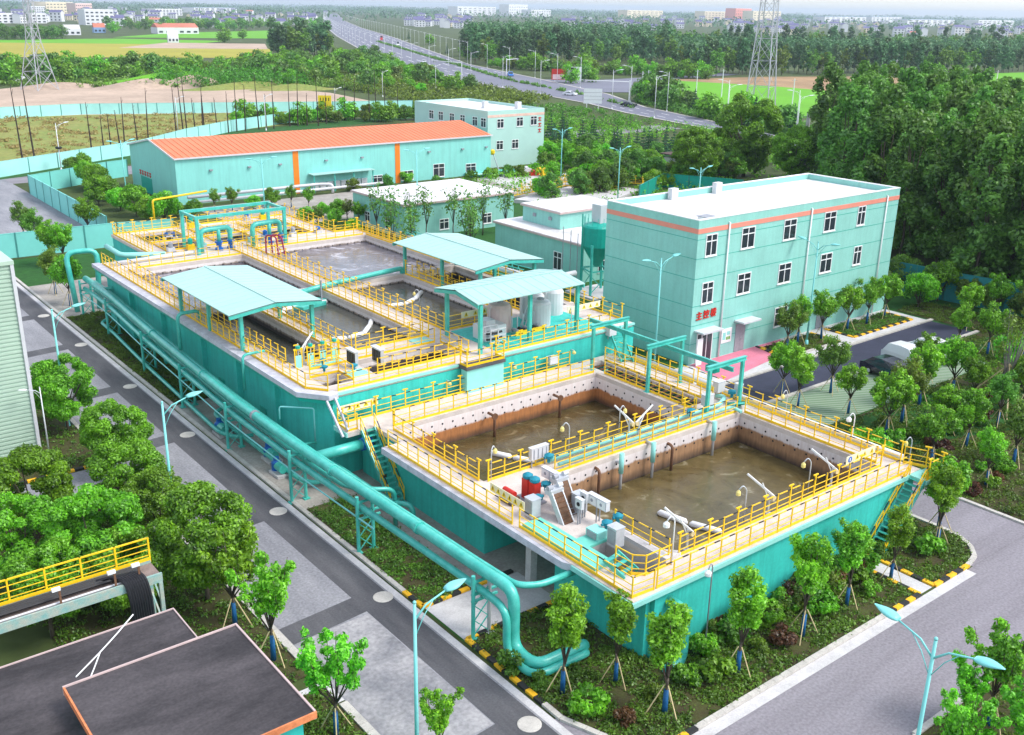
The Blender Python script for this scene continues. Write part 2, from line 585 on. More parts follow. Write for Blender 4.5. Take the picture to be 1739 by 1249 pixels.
def struct(o):
    o['kind'] = 'structure'
    return o


def stuff(o, label=None, cat=None):
    o['kind'] = 'stuff'
    if label:
        tag(o, label, cat)
    return o


def copy_tree(o, parent=None):
    c = o.copy()
    COL.objects.link(c)
    if parent is not None:
        c.parent = parent
    for ch in list(KIDS.get(o.name, ())):
        copy_tree(ch, c)
    return c


KIDS = {}


def proto(root):
    """remember the children of a finished source thing so that copying it is quick"""
    for o in [root] + list(root.children_recursive):
        KIDS[o.name] = list(o.children)
    return root


def place(src, x, y, z=0.0, rz=0.0, sc=1.0, label=None, group=None, used=set()):
    o = src if src.name not in used else copy_tree(src)
    used.add(src.name)
    o.location = (x, y, z)
    o.rotation_euler = (0, 0, rz)
    o.scale = (sc, sc, sc) if not isinstance(sc, tuple) else sc
    if label:
        o['label'] = label
    if group:
        o['group'] = group
    return o


ORD = ['first', 'second', 'third', 'fourth', 'fifth', 'sixth', 'seventh', 'eighth', 'ninth', 'tenth', 'eleventh', 'twelfth',
       'thirteenth', 'fourteenth', 'fifteenth', 'sixteenth', 'seventeenth', 'eighteenth', 'nineteenth', 'twentieth']


def textmesh(body, size, depth=0.03):
    cu = bpy.data.curves.new('letters', 'FONT')
    cu.body = body
    cu.size = size
    cu.extrude = depth
    cu.fill_mode = 'BOTH'
    cu.align_x = 'CENTER'
    cu.align_y = 'CENTER'
    o = bpy.data.objects.new('letters', cu)
    COL.objects.link(o)
    dg = bpy.context.evaluated_depsgraph_get()
    me = bpy.data.meshes.new_from_object(o.evaluated_get(dg))
    bpy.data.objects.remove(o)
    return me


# ------------------------------------------------------------------ setting
def sheet(name, pts, z, mat):
    b = MB()
    a = sum(pts[k][0] * pts[(k + 1) % len(pts)][1] - pts[(k + 1) % len(pts)][0] * pts[k][1] for k in range(len(pts)))
    if a < 0:
        pts = pts[::-1]
    b.quad(*[(p[0], p[1], z) for p in pts])
    return struct(b.build(name, mat))


def rect(x0, x1, y0, y1):
    return [(x0, y0), (x1, y0), (x1, y1), (x0, y1)]


def px(*pts):
    return [at(*p) for p in pts]


sheet('ground', rect(-7900, 12900, -2400, 14400), 0, SCRUB)
sheet('lawn', rect(25.2, 116, 23.6, 132), 0.006, LAWN)
sheet('yard', rect(25.3, 58, 27.5, 118), 0.012, PAVE)
sheet('yard_lane', rect(58, 63.5, 46, 132), 0.018, PAVE)
sheet('yard_lane', rect(58, 120, 132, 152), 0.018, PAVE)
sheet('yard_pad', px((815, 303), (985, 293), (1012, 310), (890, 325)), 0.03, CONC)
sheet('road', rect(18.2, 25.0, -30, 150), 0.014, ROAD)
sheet('road', rect(25.3, 140, 13.6, 23.3), 0.010, ROADR)
sheet('road', rect(53.0, 60.4, 23.3, 47), 0.020, ROADR)
sheet('road', rect(55.9, 97, 46.9, 51.6), 0.024, ASPHN)
sheet('road', rect(2, 18.2, 62.4, 66.4), 0.016, ROAD)
sheet('gutter', rect(24.6, 25.0, -30, 150), 0.022, CONC)
sheet('gutter', rect(25.0, 29.0, 13.7, 27.8), 0.0115, ROADR)
sheet('gutter', rect(28.4, 52.4, 22.75, 23.35), 0.022, CONC)
for y0, y1 in ((-30, 150),):
    sheet('road_trench', rect(22.7, 24.5, y0, y1), 0.018, ASPH)
for yy in (15.5, 28.3, 41.0, 53.3, 68.1, 80.5, 94.0, 105.5):
    sheet('road_trench', [(18.3, yy - 1.15), (22.7, yy - 0.75), (22.7, yy + 0.85), (18.3, yy + 0.5)], 0.0185, ASPH)
ROADW = M('road_cement_wash', (0.225, 0.225, 0.245), 0.85, 0.15, 0.32, bump=0.2, col2=(0.40, 0.385, 0.39), fine=0.5, edge=(0.36, 0.68))
sheet('road_slab', rect(18.3, 22.65, 29.2, 40.0), 0.0165, ROADW)
sheet('road_slab', rect(18.3, 22.65, 16.5, 27.2), 0.0165, ROADW)
sheet('forecourt', rect(62.5, 97, 51.9, 57), 0.03, CONC)
sheet('red_paving', [(65.4, 52.3), (73.8, 53.6), (79.0, 56.9), (65.9, 56.9)], 0.05, PINK)
sheet('parking_paving', rect(64, 89, 41, 46.6), 0.026, GRID)
sheet('path', rect(81.6, 83.1, 23.6, 41), 0.03, KERB)
sheet('road', rect(-10, 41, 134.5, 206), 0.012, ROAD)
sheet('road', rect(-40, 210, 190, 200), 0.011, ROADR)
sheet('verge', [(30, 200.5), (62, 212), (90, 240), (170, 258), (170, 251), (96, 229), (66, 203), (30, 193)], 0.018, LAWN)
sheet('field', [(20, 200), (40, 199), (73, 217), (95, 241), (172, 266), (150, 275), (85, 300.5), (40, 302)], 0.04, DRYG)
sheet('bare_earth', px((-60, 203), (138, 196), (566, 190), (700, 188), (650, 176), (560, 158), (330, 138), (130, 142), (-60, 158)), 0.05, SAND)
sheet('field', px((-90, 97), (450, 99), (462, 84), (330, 76), (-90, 72)), 0.06, RICEY)
sheet('field', px((-90, 72), (330, 76), (380, 70), (200, 66), (-90, 69)), 0.08, RICEG)
sheet('field', px((190, 64), (462, 66), (470, 52), (300, 56)), 0.09, RICEG)
sheet('bare_earth', px((200, 82), (455, 84), (450, 75), (280, 73)), 0.10, SAND)
sheet('field', px((1120, 136), (1300, 146), (1470, 160), (1440, 200), (1300, 196), (1190, 168)), 0.05, RICEG)
sheet('field', px((1540, 133), (1650, 126), (1800, 122), (1800, 152), (1690, 150), (1600, 142)), 0.06, RICEG)
sheet('field', px((1640, 165), (1800, 170), (1800, 215), (1640, 210)), 0.06, RICEG)
sheet('field', px((1120, 136), (1300, 146), (1480, 162), (1800, 172), (1800, 152), (1600, 143), (1500, 130), (1290, 131)), 0.045, STUBB)

HW_LO = [(150, 0), (185, 85), (196.2, 137.3), (213.4, 179.7), (226, 228), (238, 260), (261, 356), (295, 456), (393, 679), (528, 955), (720, 1330), (1010, 1880), (1900, 3500)]
HW_UP = [(168, 0), (200, 85), (210.6, 147.7), (229.6, 193.6), (246, 240), (272, 285), (303, 362), (345, 474), (440, 660), (575, 922), (760, 1300), (1045, 1850), (1930, 3480)]
for k in range(len(HW_LO) - 1):
    pass
b = MB()
for k in range(len(HW_LO) - 1):
    a0, a1, b0, b1 = HW_LO[k], HW_LO[k + 1], HW_UP[k], HW_UP[k + 1]
    b.quad((*a0, 0.12), (*b0, 0.12), (*b1, 0.12), (*a1, 0.12))
struct(b.build('highway', HIWAY))


def lerp(p, q, t):
    return (p[0] + (q[0] - p[0]) * t, p[1] + (q[1] - p[1]) * t)


def hw(s_, t):
    """point on the highway: s_ along its segments, t across it"""
    k = min(int(s_), len(HW_LO) - 2)
    return lerp(lerp(HW_LO[k], HW_LO[k + 1], s_ - k), lerp(HW_UP[k], HW_UP[k + 1], s_ - k), t)


def strip(name, s0, s1, t, wd, z, mat, dash=0):
    b = MB()
    n = int((s1 - s0) * 10)
    for i in range(n):
        if dash and i % 2:
            continue
        p, q = hw(s0 + (s1 - s0) * i / n, t), hw(s0 + (s1 - s0) * (i + 1) / n, t)
        d = Vector((q[0] - p[0], q[1] - p[1])).normalized()
        o = (-d.y * wd / 2, d.x * wd / 2)
        b.quad((p[0] + o[0], p[1] + o[1], z), (p[0] - o[0], p[1] - o[1], z), (q[0] - o[0], q[1] - o[1], z), (q[0] + o[0], q[1] + o[1], z))
    return struct(b.build(name, mat))


for t in (0.015, 0.985):
    strip('highway_kerb', 0, 12, t, 0.9, 0.15, KERB)
for t in (0.13, 0.26, 0.39, 0.63, 0.75, 0.87):
    strip('lane_marking', 6.4, 11, t, 0.45, 0.14, WHITE, 1)
for t in (0.3, 0.65):
    strip('lane_marking', 1, 4.6, t, 0.3, 0.14, WHITE, 1)
sheet('crossroad', [(262, 300), (285, 287), (330, 330), (420, 345), (420, 357), (318, 345), (300, 362), (268, 340)], 0.13, HIWAY)

# soil beds with low planting
BEDS = {'front': [(25.5, 27.6), (26.6, 24.6), (28.4, 23.75), (47.6, 23.75), (47.6, 28.3), (31.5, 28.3), (31.5, 34.9), (25.5, 34.9)],
        'corner': [(49.3, 23.65), (52.8, 23.65), (54.0, 23.95), (54.9, 24.65), (55.45, 25.6), (55.65, 26.8), (55.6, 28.6), (49.3, 28.3)],
        'rack': rect(25.5, 28.6, 38.9, 52.4), 'back': rect(25.5, 29.4, 74.2, 103.5),
        'garden': [(60.9, 23.7), (112, 23.7), (104.5, 48), (103, 56), (97.5, 56), (97.5, 46.4), (89.2, 46.4), (89.2, 40.8), (60.9, 40.8)],
        'west': rect(9, 17.8, 37.2, 62.2), 'west_near': rect(13.2, 17.8, 20, 36.0), 'west_far': rect(9, 17.8, 66.6, 140),
        'forecourt_east': rect(85.5, 95.5, 53.2, 56.3), 'forecourt_west': rect(75.4, 82.8, 53.2, 56.3), 'south': [(28, 2), (120, 2), (120, 17.2), (37, 17.2), (34.5, 13.4), (28, 13.4)]}
for k, p in BEDS.items():
    sheet('planting_bed', p, 0.05, SOIL)
sheet('garden_lawn', [(63, 36), (78, 31), (84, 25), (90, 24.5), (90, 30), (80, 40.5), (63, 40.5)], 0.06, LAWN)
sheet('garden_lawn', [(90, 46.2), (104, 44), (106, 25), (98, 25), (90, 36)], 0.062, LAWN)
sheet('side_path', rect(25.3, 31.5, 35.2, 38.6), 0.03, CONC)
sheet('side_path', rect(47.9, 49.0, 23.5, 28.4), 0.03, CONC)
sheet('side_path', rect(15.8, 18.2, 34.6, 36.4), 0.03, CONC)


def kerb(name, path, label=None, painted=(), w_=0.28, h_=0.14):
    """kerb along a path; painted: list of (from, to) metres that carry yellow and black paint"""
    b = MB()
    L = 0
    for p, q in zip(path[:-1], path[1:]):
        d = math.dist(p, q)
        n = max(1, int(d / 0.6))
        for i in range(n):
            s = L + d * (i + 0.5) / n
            b.c = 0
            if any(a <= s <= e for a, e in painted):
                b.c = 1 + i % 2
            a0, a1 = lerp(p, q, i / n), lerp(p, q, (i + 0.97) / n)
            b.beam((*a0, h_ / 2), (*a1, h_ / 2), w_, h_)
        L += d
    return struct(b.build(name, [KERB, KYEL, KBLK]))


kerb('kerb', [(25.25, 150), (25.25, 38.8), (31.3, 38.8)], painted=[(109.4, 117.5)])
kerb('kerb', [(31.3, 35.0), (25.4, 35.0), (25.25, 27.6), (26.3, 24.6), (28.4, 23.5), (47.7, 23.5), (47.7, 28.2)], painted=[(0, 12), (17, 20.3), (35.3, 45)])
kerb('kerb', [(49.2, 28.2), (49.2, 23.5), (52.8, 23.5), (54.1, 23.8), (55.0, 24.5), (55.6, 25.5), (55.8, 26.8), (55.75, 29.5), (55.75, 47)], painted=[(0, 8)])
kerb('kerb', [(112, 23.5), (60.55, 23.5), (60.55, 46.8)])
kerb('kerb', [(60.5, 46.8), (97.5, 46.8)], w_=0.35)
kerb('kerb', [(62, 51.8), (97.5, 51.8)], w_=0.35)
kerb('kerb', [(74.4, 53.0), (75.1, 56.8)], painted=[(0, 9)])
kerb('kerb', [(75.2, 56.4), (75.2, 53.0), (83.0, 53.0), (83.0, 56.4)], painted=[(0, 4), (10, 16)])
kerb('kerb', [(85.3, 56.4), (85.3, 53.0), (95.7, 53.0), (95.7, 56.4)], painted=[(0, 18)])
kerb('kerb', [(18.0, 36.6), (18.0, 62.2), (9, 62.2)], w_=0.4, painted=[(25.6, 34)])
kerb('kerb', [(18.0, 20), (18.0, 34.4)], w_=0.4)
kerb('kerb', [(9, 66.7), (18.0, 66.7), (18.0, 140)], w_=0.3, painted=[(0, 9)])
kerb('kerb', [(28, 13.5), (34.5, 13.5), (37, 17.35), (120, 17.35)])

# the low earth heaps on the building plot
def mound(cx_, cy_, rx, ry, h, mat, seed):
    b = MB()
    q = random.Random(seed)
    n, m_ = 22, 7
    i0 = 0
    ph = [q.uniform(0, 6.28) for _ in range(4)]
    for k in range(m_ + 1):
        u = k / m_
        for j in range(n):
            t = 2 * math.pi * j / n
            r_ = u * (1 + 0.14 * math.sin(2 * t + ph[0]) + 0.1 * math.sin(3 * t + ph[1]))
            z = h * (math.cos(min(1, u) * math.pi) * 0.5 + 0.5) * (1 + 0.12 * math.sin(5 * t + ph[2] + 3 * u)) - (0.3 if k == m_ else 0)
            b.v.append((cx_ + rx * r_ * math.cos(t), cy_ + ry * r_ * math.sin(t), z))
    for k in range(m_):
        for j in range(n):
            a = k * n
            b.f.append((a + j, a + n + j, a + n + (j + 1) % n, a + (j + 1) % n))
            b.m.append(0)
    return struct(b.build('earth_heap', mat, smooth=True))


for i, (qx, qy, rx, ry, h) in enumerate(((255, 148, 26, 12, 4.5), (330, 146, 16, 9, 6), (300, 140, 40, 10, 6), (420, 150, 26, 10, 3.5), (100, 150, 22, 8, 3), (500, 152, 20, 9, 3))):
    mound(*at(qx, qy), rx, ry, h * 0.62, SAND if i in (0, 1, 4) else DRYG if i != 2 else RICEG, i)


# ------------------------------------------------------------------ leaves
def leaves(name, clumps, count, size, seed, mat, flat=0.35, fill=0.25, aspect=0.55):
    """many separate leaf blades spread through the clumps' volume; clumps are (x, y, z, rx, ry, rz)"""
    g = np.random.default_rng(seed)
    c = np.array(clumps, dtype=float)
    wgt = (c[:, 3] * c[:, 4] + c[:, 3] * c[:, 5] + c[:, 4] * c[:, 5])
    k = g.choice(len(c), size=count, p=wgt / wgt.sum())
    d = g.normal(size=(count, 3))
    d[:, 2] += 0.25
    d /= np.linalg.norm(d, axis=1, keepdims=True)
    rr = 1 - fill * g.random(count) ** 1.5 * 1.6 + 0.10 * g.normal(size=count)
    P = c[k, :3] + d * c[k, 3:6] * rr[:, None]
    nrm = d * 0.9 + g.normal(size=(count, 3)) * 0.55
    nrm[:, 2] += flat
    nrm /= np.linalg.norm(nrm, axis=1, keepdims=True)
    a = np.cross(nrm, g.normal(size=(count, 3)))
    a /= np.linalg.norm(a, axis=1, keepdims=True)
    bb = np.cross(nrm, a)
    s = size * (0.6 + 0.8 * g.random(count))
    tip = a * s[:, None]
    sd_ = bb * (s * aspect)[:, None]
    dr = nrm * (s * 0.18)[:, None]
    V = np.stack([P - tip, P + sd_ + dr, P + tip, P - sd_ + dr], axis=1).reshape(-1, 3)
    me = bpy.data.meshes.new(name)
    me.vertices.add(count * 4)
    me.vertices.foreach_set('co', V.astype(np.float32).ravel())
    me.loops.add(count * 4)
    me.loops.foreach_set('vertex_index', np.arange(count * 4, dtype=np.int32))
    me.polygons.add(count)
    me.polygons.foreach_set('loop_start', np.arange(0, count * 4, 4, dtype=np.int32))
    me.polygons.foreach_set('loop_total', np.full(count, 4, dtype=np.int32))
    me.materials.append(mat)
    me.update(calc_edges=True)
    return me


def puffs(q, n, rx, ry, rz, z0, lo, hi, squash=0.8, shell=0.75):
    out = []
    for _ in range(n):
        while True:
            x, y, z = q.uniform(-1, 1), q.uniform(-1, 1), q.uniform(-0.85, 1)
            if x * x + y * y + z * z < 1:
                break
        l = math.sqrt(x * x + y * y + z * z) + 1e-6
        t = l ** (1 - shell) / l if l > 0.3 else 1
        x, y, z = x * t, y * t, z * t
        r_ = q.uniform(lo, hi)
        out.append((x * (rx - r_ * 0.5), y * (ry - r_ * 0.5), z0 + z * (rz - r_ * 0.4), r_, r_, r_ * squash))
    return out


def branchy(q, h, r_, ends, lean=0.0):
    b = MB()
    top = (q.uniform(-lean, lean), q.uniform(-lean, lean), h)
    b.tube([(0, 0, -0.1), (0.04 * h * q.uniform(-1, 1), 0.03 * h * q.uniform(-1, 1), h * 0.5), top], [r_, r_ * 0.8, r_ * 0.62], 7)
    for e in ends:
        m_ = ((top[0] * 0.4 + e[0] * 0.6) * 0.8, (top[1] * 0.4 + e[1] * 0.6) * 0.8, h + (e[2] - h) * 0.45)
        b.tube([(top[0], top[1], h * q.uniform(0.8, 0.98)), m_, e[:3]], [r_ * 0.5, r_ * 0.3, r_ * 0.1], 5)
    return b


def big_tree(seed, H, W_, n, mat, cat='tree', low=0.28, size=0.2, count=7000, puff=(0.5, 0.9), trunk=0.17):
    q = random.Random(seed)
    t = thing('leafy_tree', '', cat)
    rz = H * (1 - low) / 2
    cl = puffs(q, n, W_, W_, rz, H * low + rz, puff[0], puff[1])
    branchy(q, H * low * 1.25, trunk, q.sample(cl, min(9, n)), 0.15).build('trunk', BARK, t, True)
    link('crown', leaves('crown', cl, count, size, seed, mat), t)
    return proto(t)


BIG = [big_tree(s, 7.2, 2.9, 75, L_BIG, low=0.2, size=0.105, count=34000, puff=(0.38, 0.8)) for s in (1, 2, 3)]


def young_tree(seed, H, spread, mat, nb=7, leafc=2600, size=0.13, tuft=0.3, stakes=True, wrap=True, name='staked_tree', low=0.34, dens=5):
    q = random.Random(seed)
    t = thing(name, '', 'young tree')
    b = MB()
    b.tube([(0, 0, -0.05), (0.05 * q.uniform(-1, 1), 0.05 * q.uniform(-1, 1), H * low * 0.6), (0.06, 0, H * low)], [0.085, 0.07, 0.06], 6)
    cl = []
    for i in range(nb):
        an = i * 2.4 + q.uniform(-0.5, 0.5)
        rr = spread * q.uniform(0.35, 1.0) * (0.25 if i == 0 else 1)
        top = (rr * math.cos(an), rr * math.sin(an), H * q.uniform(0.72, 1.0) if i else H)
        mid = (rr * 0.62 * math.cos(an + 0.2), rr * 0.62 * math.sin(an + 0.2), H * low + (top[2] - H * low) * 0.45)
        b.tube([(0.05, 0, H * low * q.uniform(0.75, 1.0)), mid, top], [0.045, 0.03, 0.012], 5)
        for j in range(dens):
            u = 0.35 + 0.68 * (j + q.random() * 0.7) / dens
            base = lerp(mid, top, min(1, max(0, (u - 0.45) / 0.55))) if u > 0.45 else lerp((0.05, 0), mid, u / 0.45)
            z = H * low + (top[2] - H * low) * u
            r_ = tuft * q.uniform(0.65, 1.35)
            o = tuft * 0.8
            cl.append((base[0] + q.uniform(-o, o), base[1] + q.uniform(-o, o), z + q.uniform(-0.1, 0.1), r_, r_, r_ * q.uniform(0.75, 1.1)))
    b.build('trunk', BARK, t, True)
    link('crown', leaves('crown', cl, leafc, size, seed, mat, fill=0.5), t)
    if wrap:
        MB().tube([(0, 0, 0.02), (0, 0, 1.25)], [0.13, 0.105], 8).build('trunk_wrap', WRAP, t, True)
    if stakes:
        for k in range(3):
            an = seed + k * 2.09
            MB().tube([(0.85 * math.cos(an), 0.85 * math.sin(an), -0.02), (0.09 * math.cos(an), 0.09 * math.sin(an), 1.5)], 0.03, 5).build('stake', BAMB, t)
    return proto(t)


YNG = [young_tree(11 + i, 5.5, 0.85, L_YNG, nb=8, leafc=6600, size=0.085, tuft=0.27, dens=9) for i in range(3)]
YUP = [young_tree(21 + i, 5.2, 1.45, L_YNG, nb=10, leafc=5600, size=0.09, tuft=0.25, dens=6) for i in range(2)]
GRD = [young_tree(31, 4.6, 1.7, L_YNG, nb=8, leafc=6000, size=0.1, tuft=0.36, dens=6, low=0.40),
       young_tree(32, 4.8, 1.8, L_OLV, nb=9, leafc=4600, size=0.095, tuft=0.36, dens=6, low=0.4),
       young_tree(33, 5.2, 1.6, L_BIG, nb=9, leafc=5600, size=0.1, tuft=0.38, dens=6, low=0.38)]
SPR = [young_tree(41 + i, 6.5, 1.1, L_DRK, nb=7, leafc=260, size=0.18, tuft=0.5, stakes=False, wrap=False, name='sparse_tree', dens=5, low=0.3) for i in range(2)]


def shrub(seed, mat, r_=0.7, count=1100, size=0.085):
    q = random.Random(seed)
    t = thing('clipped_shrub', '', 'shrub')
    cl = puffs(q, 9, r_, r_, r_ * 0.75, r_ * 0.7, r_ * 0.3, r_ * 0.5)
    link('foliage', leaves('foliage', cl, count, size, seed, mat), t)
    MB().tube([(0, 0, -0.05), (0, 0, r_ * 0.9)], [0.04, 0.02], 5).build('stem', BARK, t)
    return proto(t)


SHR = [shrub(51, L_SHR), shrub(52, L_BIG), shrub(53, L_RED)]


def conifer(seed):
    q = random.Random(seed)
    t = thing('conifer_tree', '', 'conifer')
    H = 10
    cl = []
    for k in range(9):
        z = 1.2 + k * 0.98
        rr = (1 - k / 9.5) * 2.9 * q.uniform(0.85, 1.1)
        n = max(3, int(rr * 4))
        for j in range(n):
            an = 6.283 * j / n + q.uniform(-0.3, 0.3)
            cl.append((rr * 0.6 * math.cos(an), rr * 0.6 * math.sin(an), z - rr * 0.14, max(0.3, rr * 0.42), max(0.3, rr * 0.42), 0.26))
    cl.append((0, 0, H - 0.4, 0.2, 0.2, 0.6))
    link('crown', leaves('crown', cl, 3400, 0.26, seed, L_CON, flat=0.2, fill=0.6, aspect=0.4), t)
    MB().tube([(0, 0, -0.1), (0, 0, H * 0.95)], [0.2, 0.04], 6).build('trunk', BARK, t)
    return proto(t)


CON = [conifer(61), conifer(62)]


def poplar(seed):
    q = random.Random(seed)
    t = thing('poplar_tree', '', 'poplar')
    H = 21
    cl = []
    for k in range(46):
        z = q.uniform(3, H - 1)
        u = (z - 3) / (H - 3)
        rr = 3.5 * (0.55 + 0.9 * math.sin(math.pi * min(1, u * 0.72 + 0.22)) - 0.45) * q.uniform(0.3, 1)
        an = q.uniform(0, 6.283)
        r_ = q.uniform(0.75, 1.35)
        cl.append((rr * math.cos(an), rr * math.sin(an), z, r_ * 0.85, r_ * 0.85, r_ * 1.15))
    branchy(q, 9, 0.22, q.sample(cl, 10), 0.2).build('trunk', BARK, t, True)
    link('crown', leaves('crown', cl, 9500, 0.27, seed, L_DRK, flat=0.1, fill=0.5), t)
    return proto(t)


POP = [poplar(71), poplar(72), poplar(73)]


def wood_tree(seed, mat, H, W_, n=16, count=2600, size=0.3, low=0.12):
    return big_tree(seed, H, W_, n, mat, low=low, size=size, count=count, puff=(0.9, 1.7), trunk=0.2)


WOOD = [wood_tree(81, L_BIG, 8, 3.6, 20, 5200, 0.25), wood_tree(82, L_OLV, 7, 3.2, 18, 4200, 0.25), wood_tree(83, L_DRK, 9, 3.8, 20, 4600, 0.27),
        wood_tree(84, L_YNG, 6, 3.0, 16, 4200, 0.22)]


def far_tree(seed, mat, H, W_, count=700, size=0.75, low=0.1, n=12, nm='belt_tree'):
    q = random.Random(seed)
    t = thing(nm, '', 'tree')
    rz = H * (1 - low) / 2
    cl = puffs(q, n, W_, W_, rz, H * low + rz, W_ * 0.35, W_ * 0.6)
    link('crown', leaves('crown', cl, count, size, seed, mat, fill=0.5), t)
    MB().tube([(0, 0, -0.1), (0, 0, H * 0.7)], [0.22, 0.08], 5).build('trunk', BARK, t)
    return proto(t)


FARP = [far_tree(91, L_POP, 17, 3.2, 1000, 0.62, n=22, nm='wood_poplar'), far_tree(92, L_POP, 19, 3.4, 1000, 0.65, n=22, nm='wood_poplar'), far_tree(93, L_OLV, 15, 3.6, 900, 0.62, n=18, nm='wood_poplar')]
FARB = [far_tree(94, L_BIG, 10, 5.0, 1000, 0.62, 0.02, 16), far_tree(95, L_DRK, 11, 5.5, 1000, 0.65, 0.02, 16), far_tree(96, L_OLV, 8, 4.6, 900, 0.6, 0.02, 16)]
for s in FARP + FARB:
    s['group'] = None


def scatter_cover(name, poly, per, size, seed, mat, hmin=0.06, hmax=0.4, lab='', cat='ground cover', holes=()):
    """low planting over a bed: many small tufts, more of them in some patches"""
    g = random.Random(seed)
    x0, x1 = min(p[0] for p in poly), max(p[0] for p in poly)
    y0, y1 = min(p[1] for p in poly), max(p[1] for p in poly)
    cl = []
    n = int((x1 - x0) * (y1 - y0) * per)
    for _ in range(n):
        x, y = g.uniform(x0, x1), g.uniform(y0, y1)
        if not inside(x, y, poly):
            continue
        f = math.sin(x * 0.9 + seed) * math.cos(y * 1.1 - seed) + 0.6 * math.sin(x * 2.3 + y * 1.7)
        if f < -0.75 and g.random() < 0.75:
            continue
        h = hmin + (hmax - hmin) * max(0, min(1, 0.45 + 0.4 * f)) * g.uniform(0.5, 1)
        r_ = g.uniform(0.2, 0.42)
        cl.append((x, y, 0.05 + h * 0.5, r_, r_, h * 0.55))
    me = leaves(name, cl, len(cl) * 17, size, seed, mat, fill=0.8, flat=0.5)
    return stuff(link(name, me), lab, cat)


def inside(x, y, poly):
    c, j = False, len(poly) - 1
    for i in range(len(poly)):
        xi, yi, xj, yj = *poly[i], *poly[j]
        if (yi > y) != (yj > y) and x < (xj - xi) * (y - yi) / (yj - yi) + xi:
            c = not c
        j = i
    return c


# ------------------------------------------------------------------ buildings
def window(parent, face, a, z, wd, ht, cols=2, transom=True):
    """a window on the wall plane face=('y', y) or ('x', x), centred on (a, z): frame with its pane"""
    ax, c = face
    d = 0.06

    def bx(b, a0, a1, z0, z1, q0, q1):
        if ax == 'y':
            b.box(a0, a1, c - q1, c - q0, z0, z1)
        else:
            b.box(c - q1, c - q0, a0, a1, z0, z1)
    f = MB()
    t = 0.09
    x0, x1, z0, z1 = a - wd / 2, a + wd / 2, z - ht / 2, z + ht / 2
    bx(f, x0, x1, z1 - t, z1, 0.0, d)
    bx(f, x0, x1, z0, z0 + t, 0.0, d)
    bx(f, x0, x0 + t, z0 + t, z1 - t, 0.0, d)
    bx(f, x1 - t, x1, z0 + t, z1 - t, 0.0, d)
    zt = z1 - ht * 0.34
    zz = zt if transom else z1 - t
    for i in range(1, cols):
        xm = x0 + wd * i / cols
        bx(f, xm - t / 2, xm + t / 2, z0 + t, zz, 0.004, d - 0.01)
        if transom:
            bx(f, xm - t / 2, xm + t / 2, zz + t, z1 - t, 0.004, d - 0.01)
    if transom:
        bx(f, x0 + t, x1 - t, zt, zt + t, 0.002, d - 0.006)
    bx(f, x0 - 0.06, x1 + 0.06, z0 - 0.07, z0 - 0.002, -0.0, d + 0.05)
    o = f.build('window', WHITE, parent)
    p = MB()
    bx(p, x0 + 0.02, x1 - 0.02, z0 + 0.02, z1 - 0.02, 0.003, 0.018)
    p.build('pane', GLASS, o)
    return o


def parapet(x0, x1, y0, y1, z0, z1, t=0.25):
    b = MB()
    b.box(x0, x1, y0, y0 + t, z0, z1).box(x0, x1, y1 - t, y1, z0, z1)
    b.box(x0, x0 + t, y0 + t, y1 - t, z0, z1).box(x1 - t, x1, y0 + t, y1 - t, z0, z1)
    return b


# main control building
X0, X1, Y0, Y1, ZT = 65.8, 96.6, 57.0, 68.4, 13.1
mbld = thing('control_building', 'three storey turquoise control building with white flat roof and red sign letters', 'building', (X0, Y0, 0))
MB().box(X0, X1, Y0, Y1, -0.1, ZT - 0.75).build('wall', TEALB, mbld)
rf = MB().box(X0 + 0.25, X1 - 0.25, Y0 + 0.25, Y1 - 0.25, ZT - 0.75, ZT - 0.55).build('roof', FLATROOF, mbld)
parapet(X0, X1, Y0, Y1, ZT - 0.75, ZT).build('parapet', TEALB, mbld)
cp = MB()
cp.box(X0 - 0.03, X1 + 0.03, Y1 - 0.28, Y1 + 0.03, ZT, ZT + 0.08).box(X1 - 0.28, X1 + 0.03, Y0 + 0.28, Y1 - 0.28, ZT, ZT + 0.08)
cp.box(X0 - 0.03, X1 + 0.03, Y0 - 0.03, Y0 + 0.28, ZT, ZT + 0.08).box(X0 - 0.03, X0 + 0.28, Y0 + 0.28, Y1 - 0.28, ZT, ZT + 0.08)
cp.build('coping', WHITE, mbld)
b = MB()
b.box(X0 - 0.035, X1 + 0.01, Y0 - 0.035, Y0, 11.95, 12.38).box(X0 - 0.035, X0, Y0, Y1, 11.95, 12.38)
b.build('band', SALMON, mbld)
for z in (1.9, 3.6, 5.4, 7.9, 9.7, 11.4):
    b = MB()
    b.box(X0 - 0.012, X1, Y0 - 0.012, Y0, z, z + 0.045).box(X0 - 0.012, X0, Y0, Y1, z, z + 0.045)
    b.build('wall_joint', TEALD, mbld)
for x, z, wd in ((67.6, 10.8, 1.5), (72.55, 10.85, 1.85), (78.6, 10.9, 1.9), (84.85, 10.95, 1.9), (90.1, 10.95, 1.35),
                 (67.6, 6.5, 1.5), (72.55, 6.6, 1.85), (78.5, 6.7, 1.9), (85.0, 6.8, 1.9), (90.3, 6.85, 1.35), (78.6, 2.4, 1.9), (91.3, 2.4, 1.35)):
    window(mbld, ('y', Y0), x, z, wd, 1.95 if z < 12 else 1.9, 2)
for x in (69.75, 81.65, 94.3):
    MB().tube([(x, Y0 - 0.12, 0.1), (x, Y0 - 0.12, 12.55), (x, Y0 + 0.1, 12.6)], 0.075, 8).build('downpipe', WHITE, mbld, True)
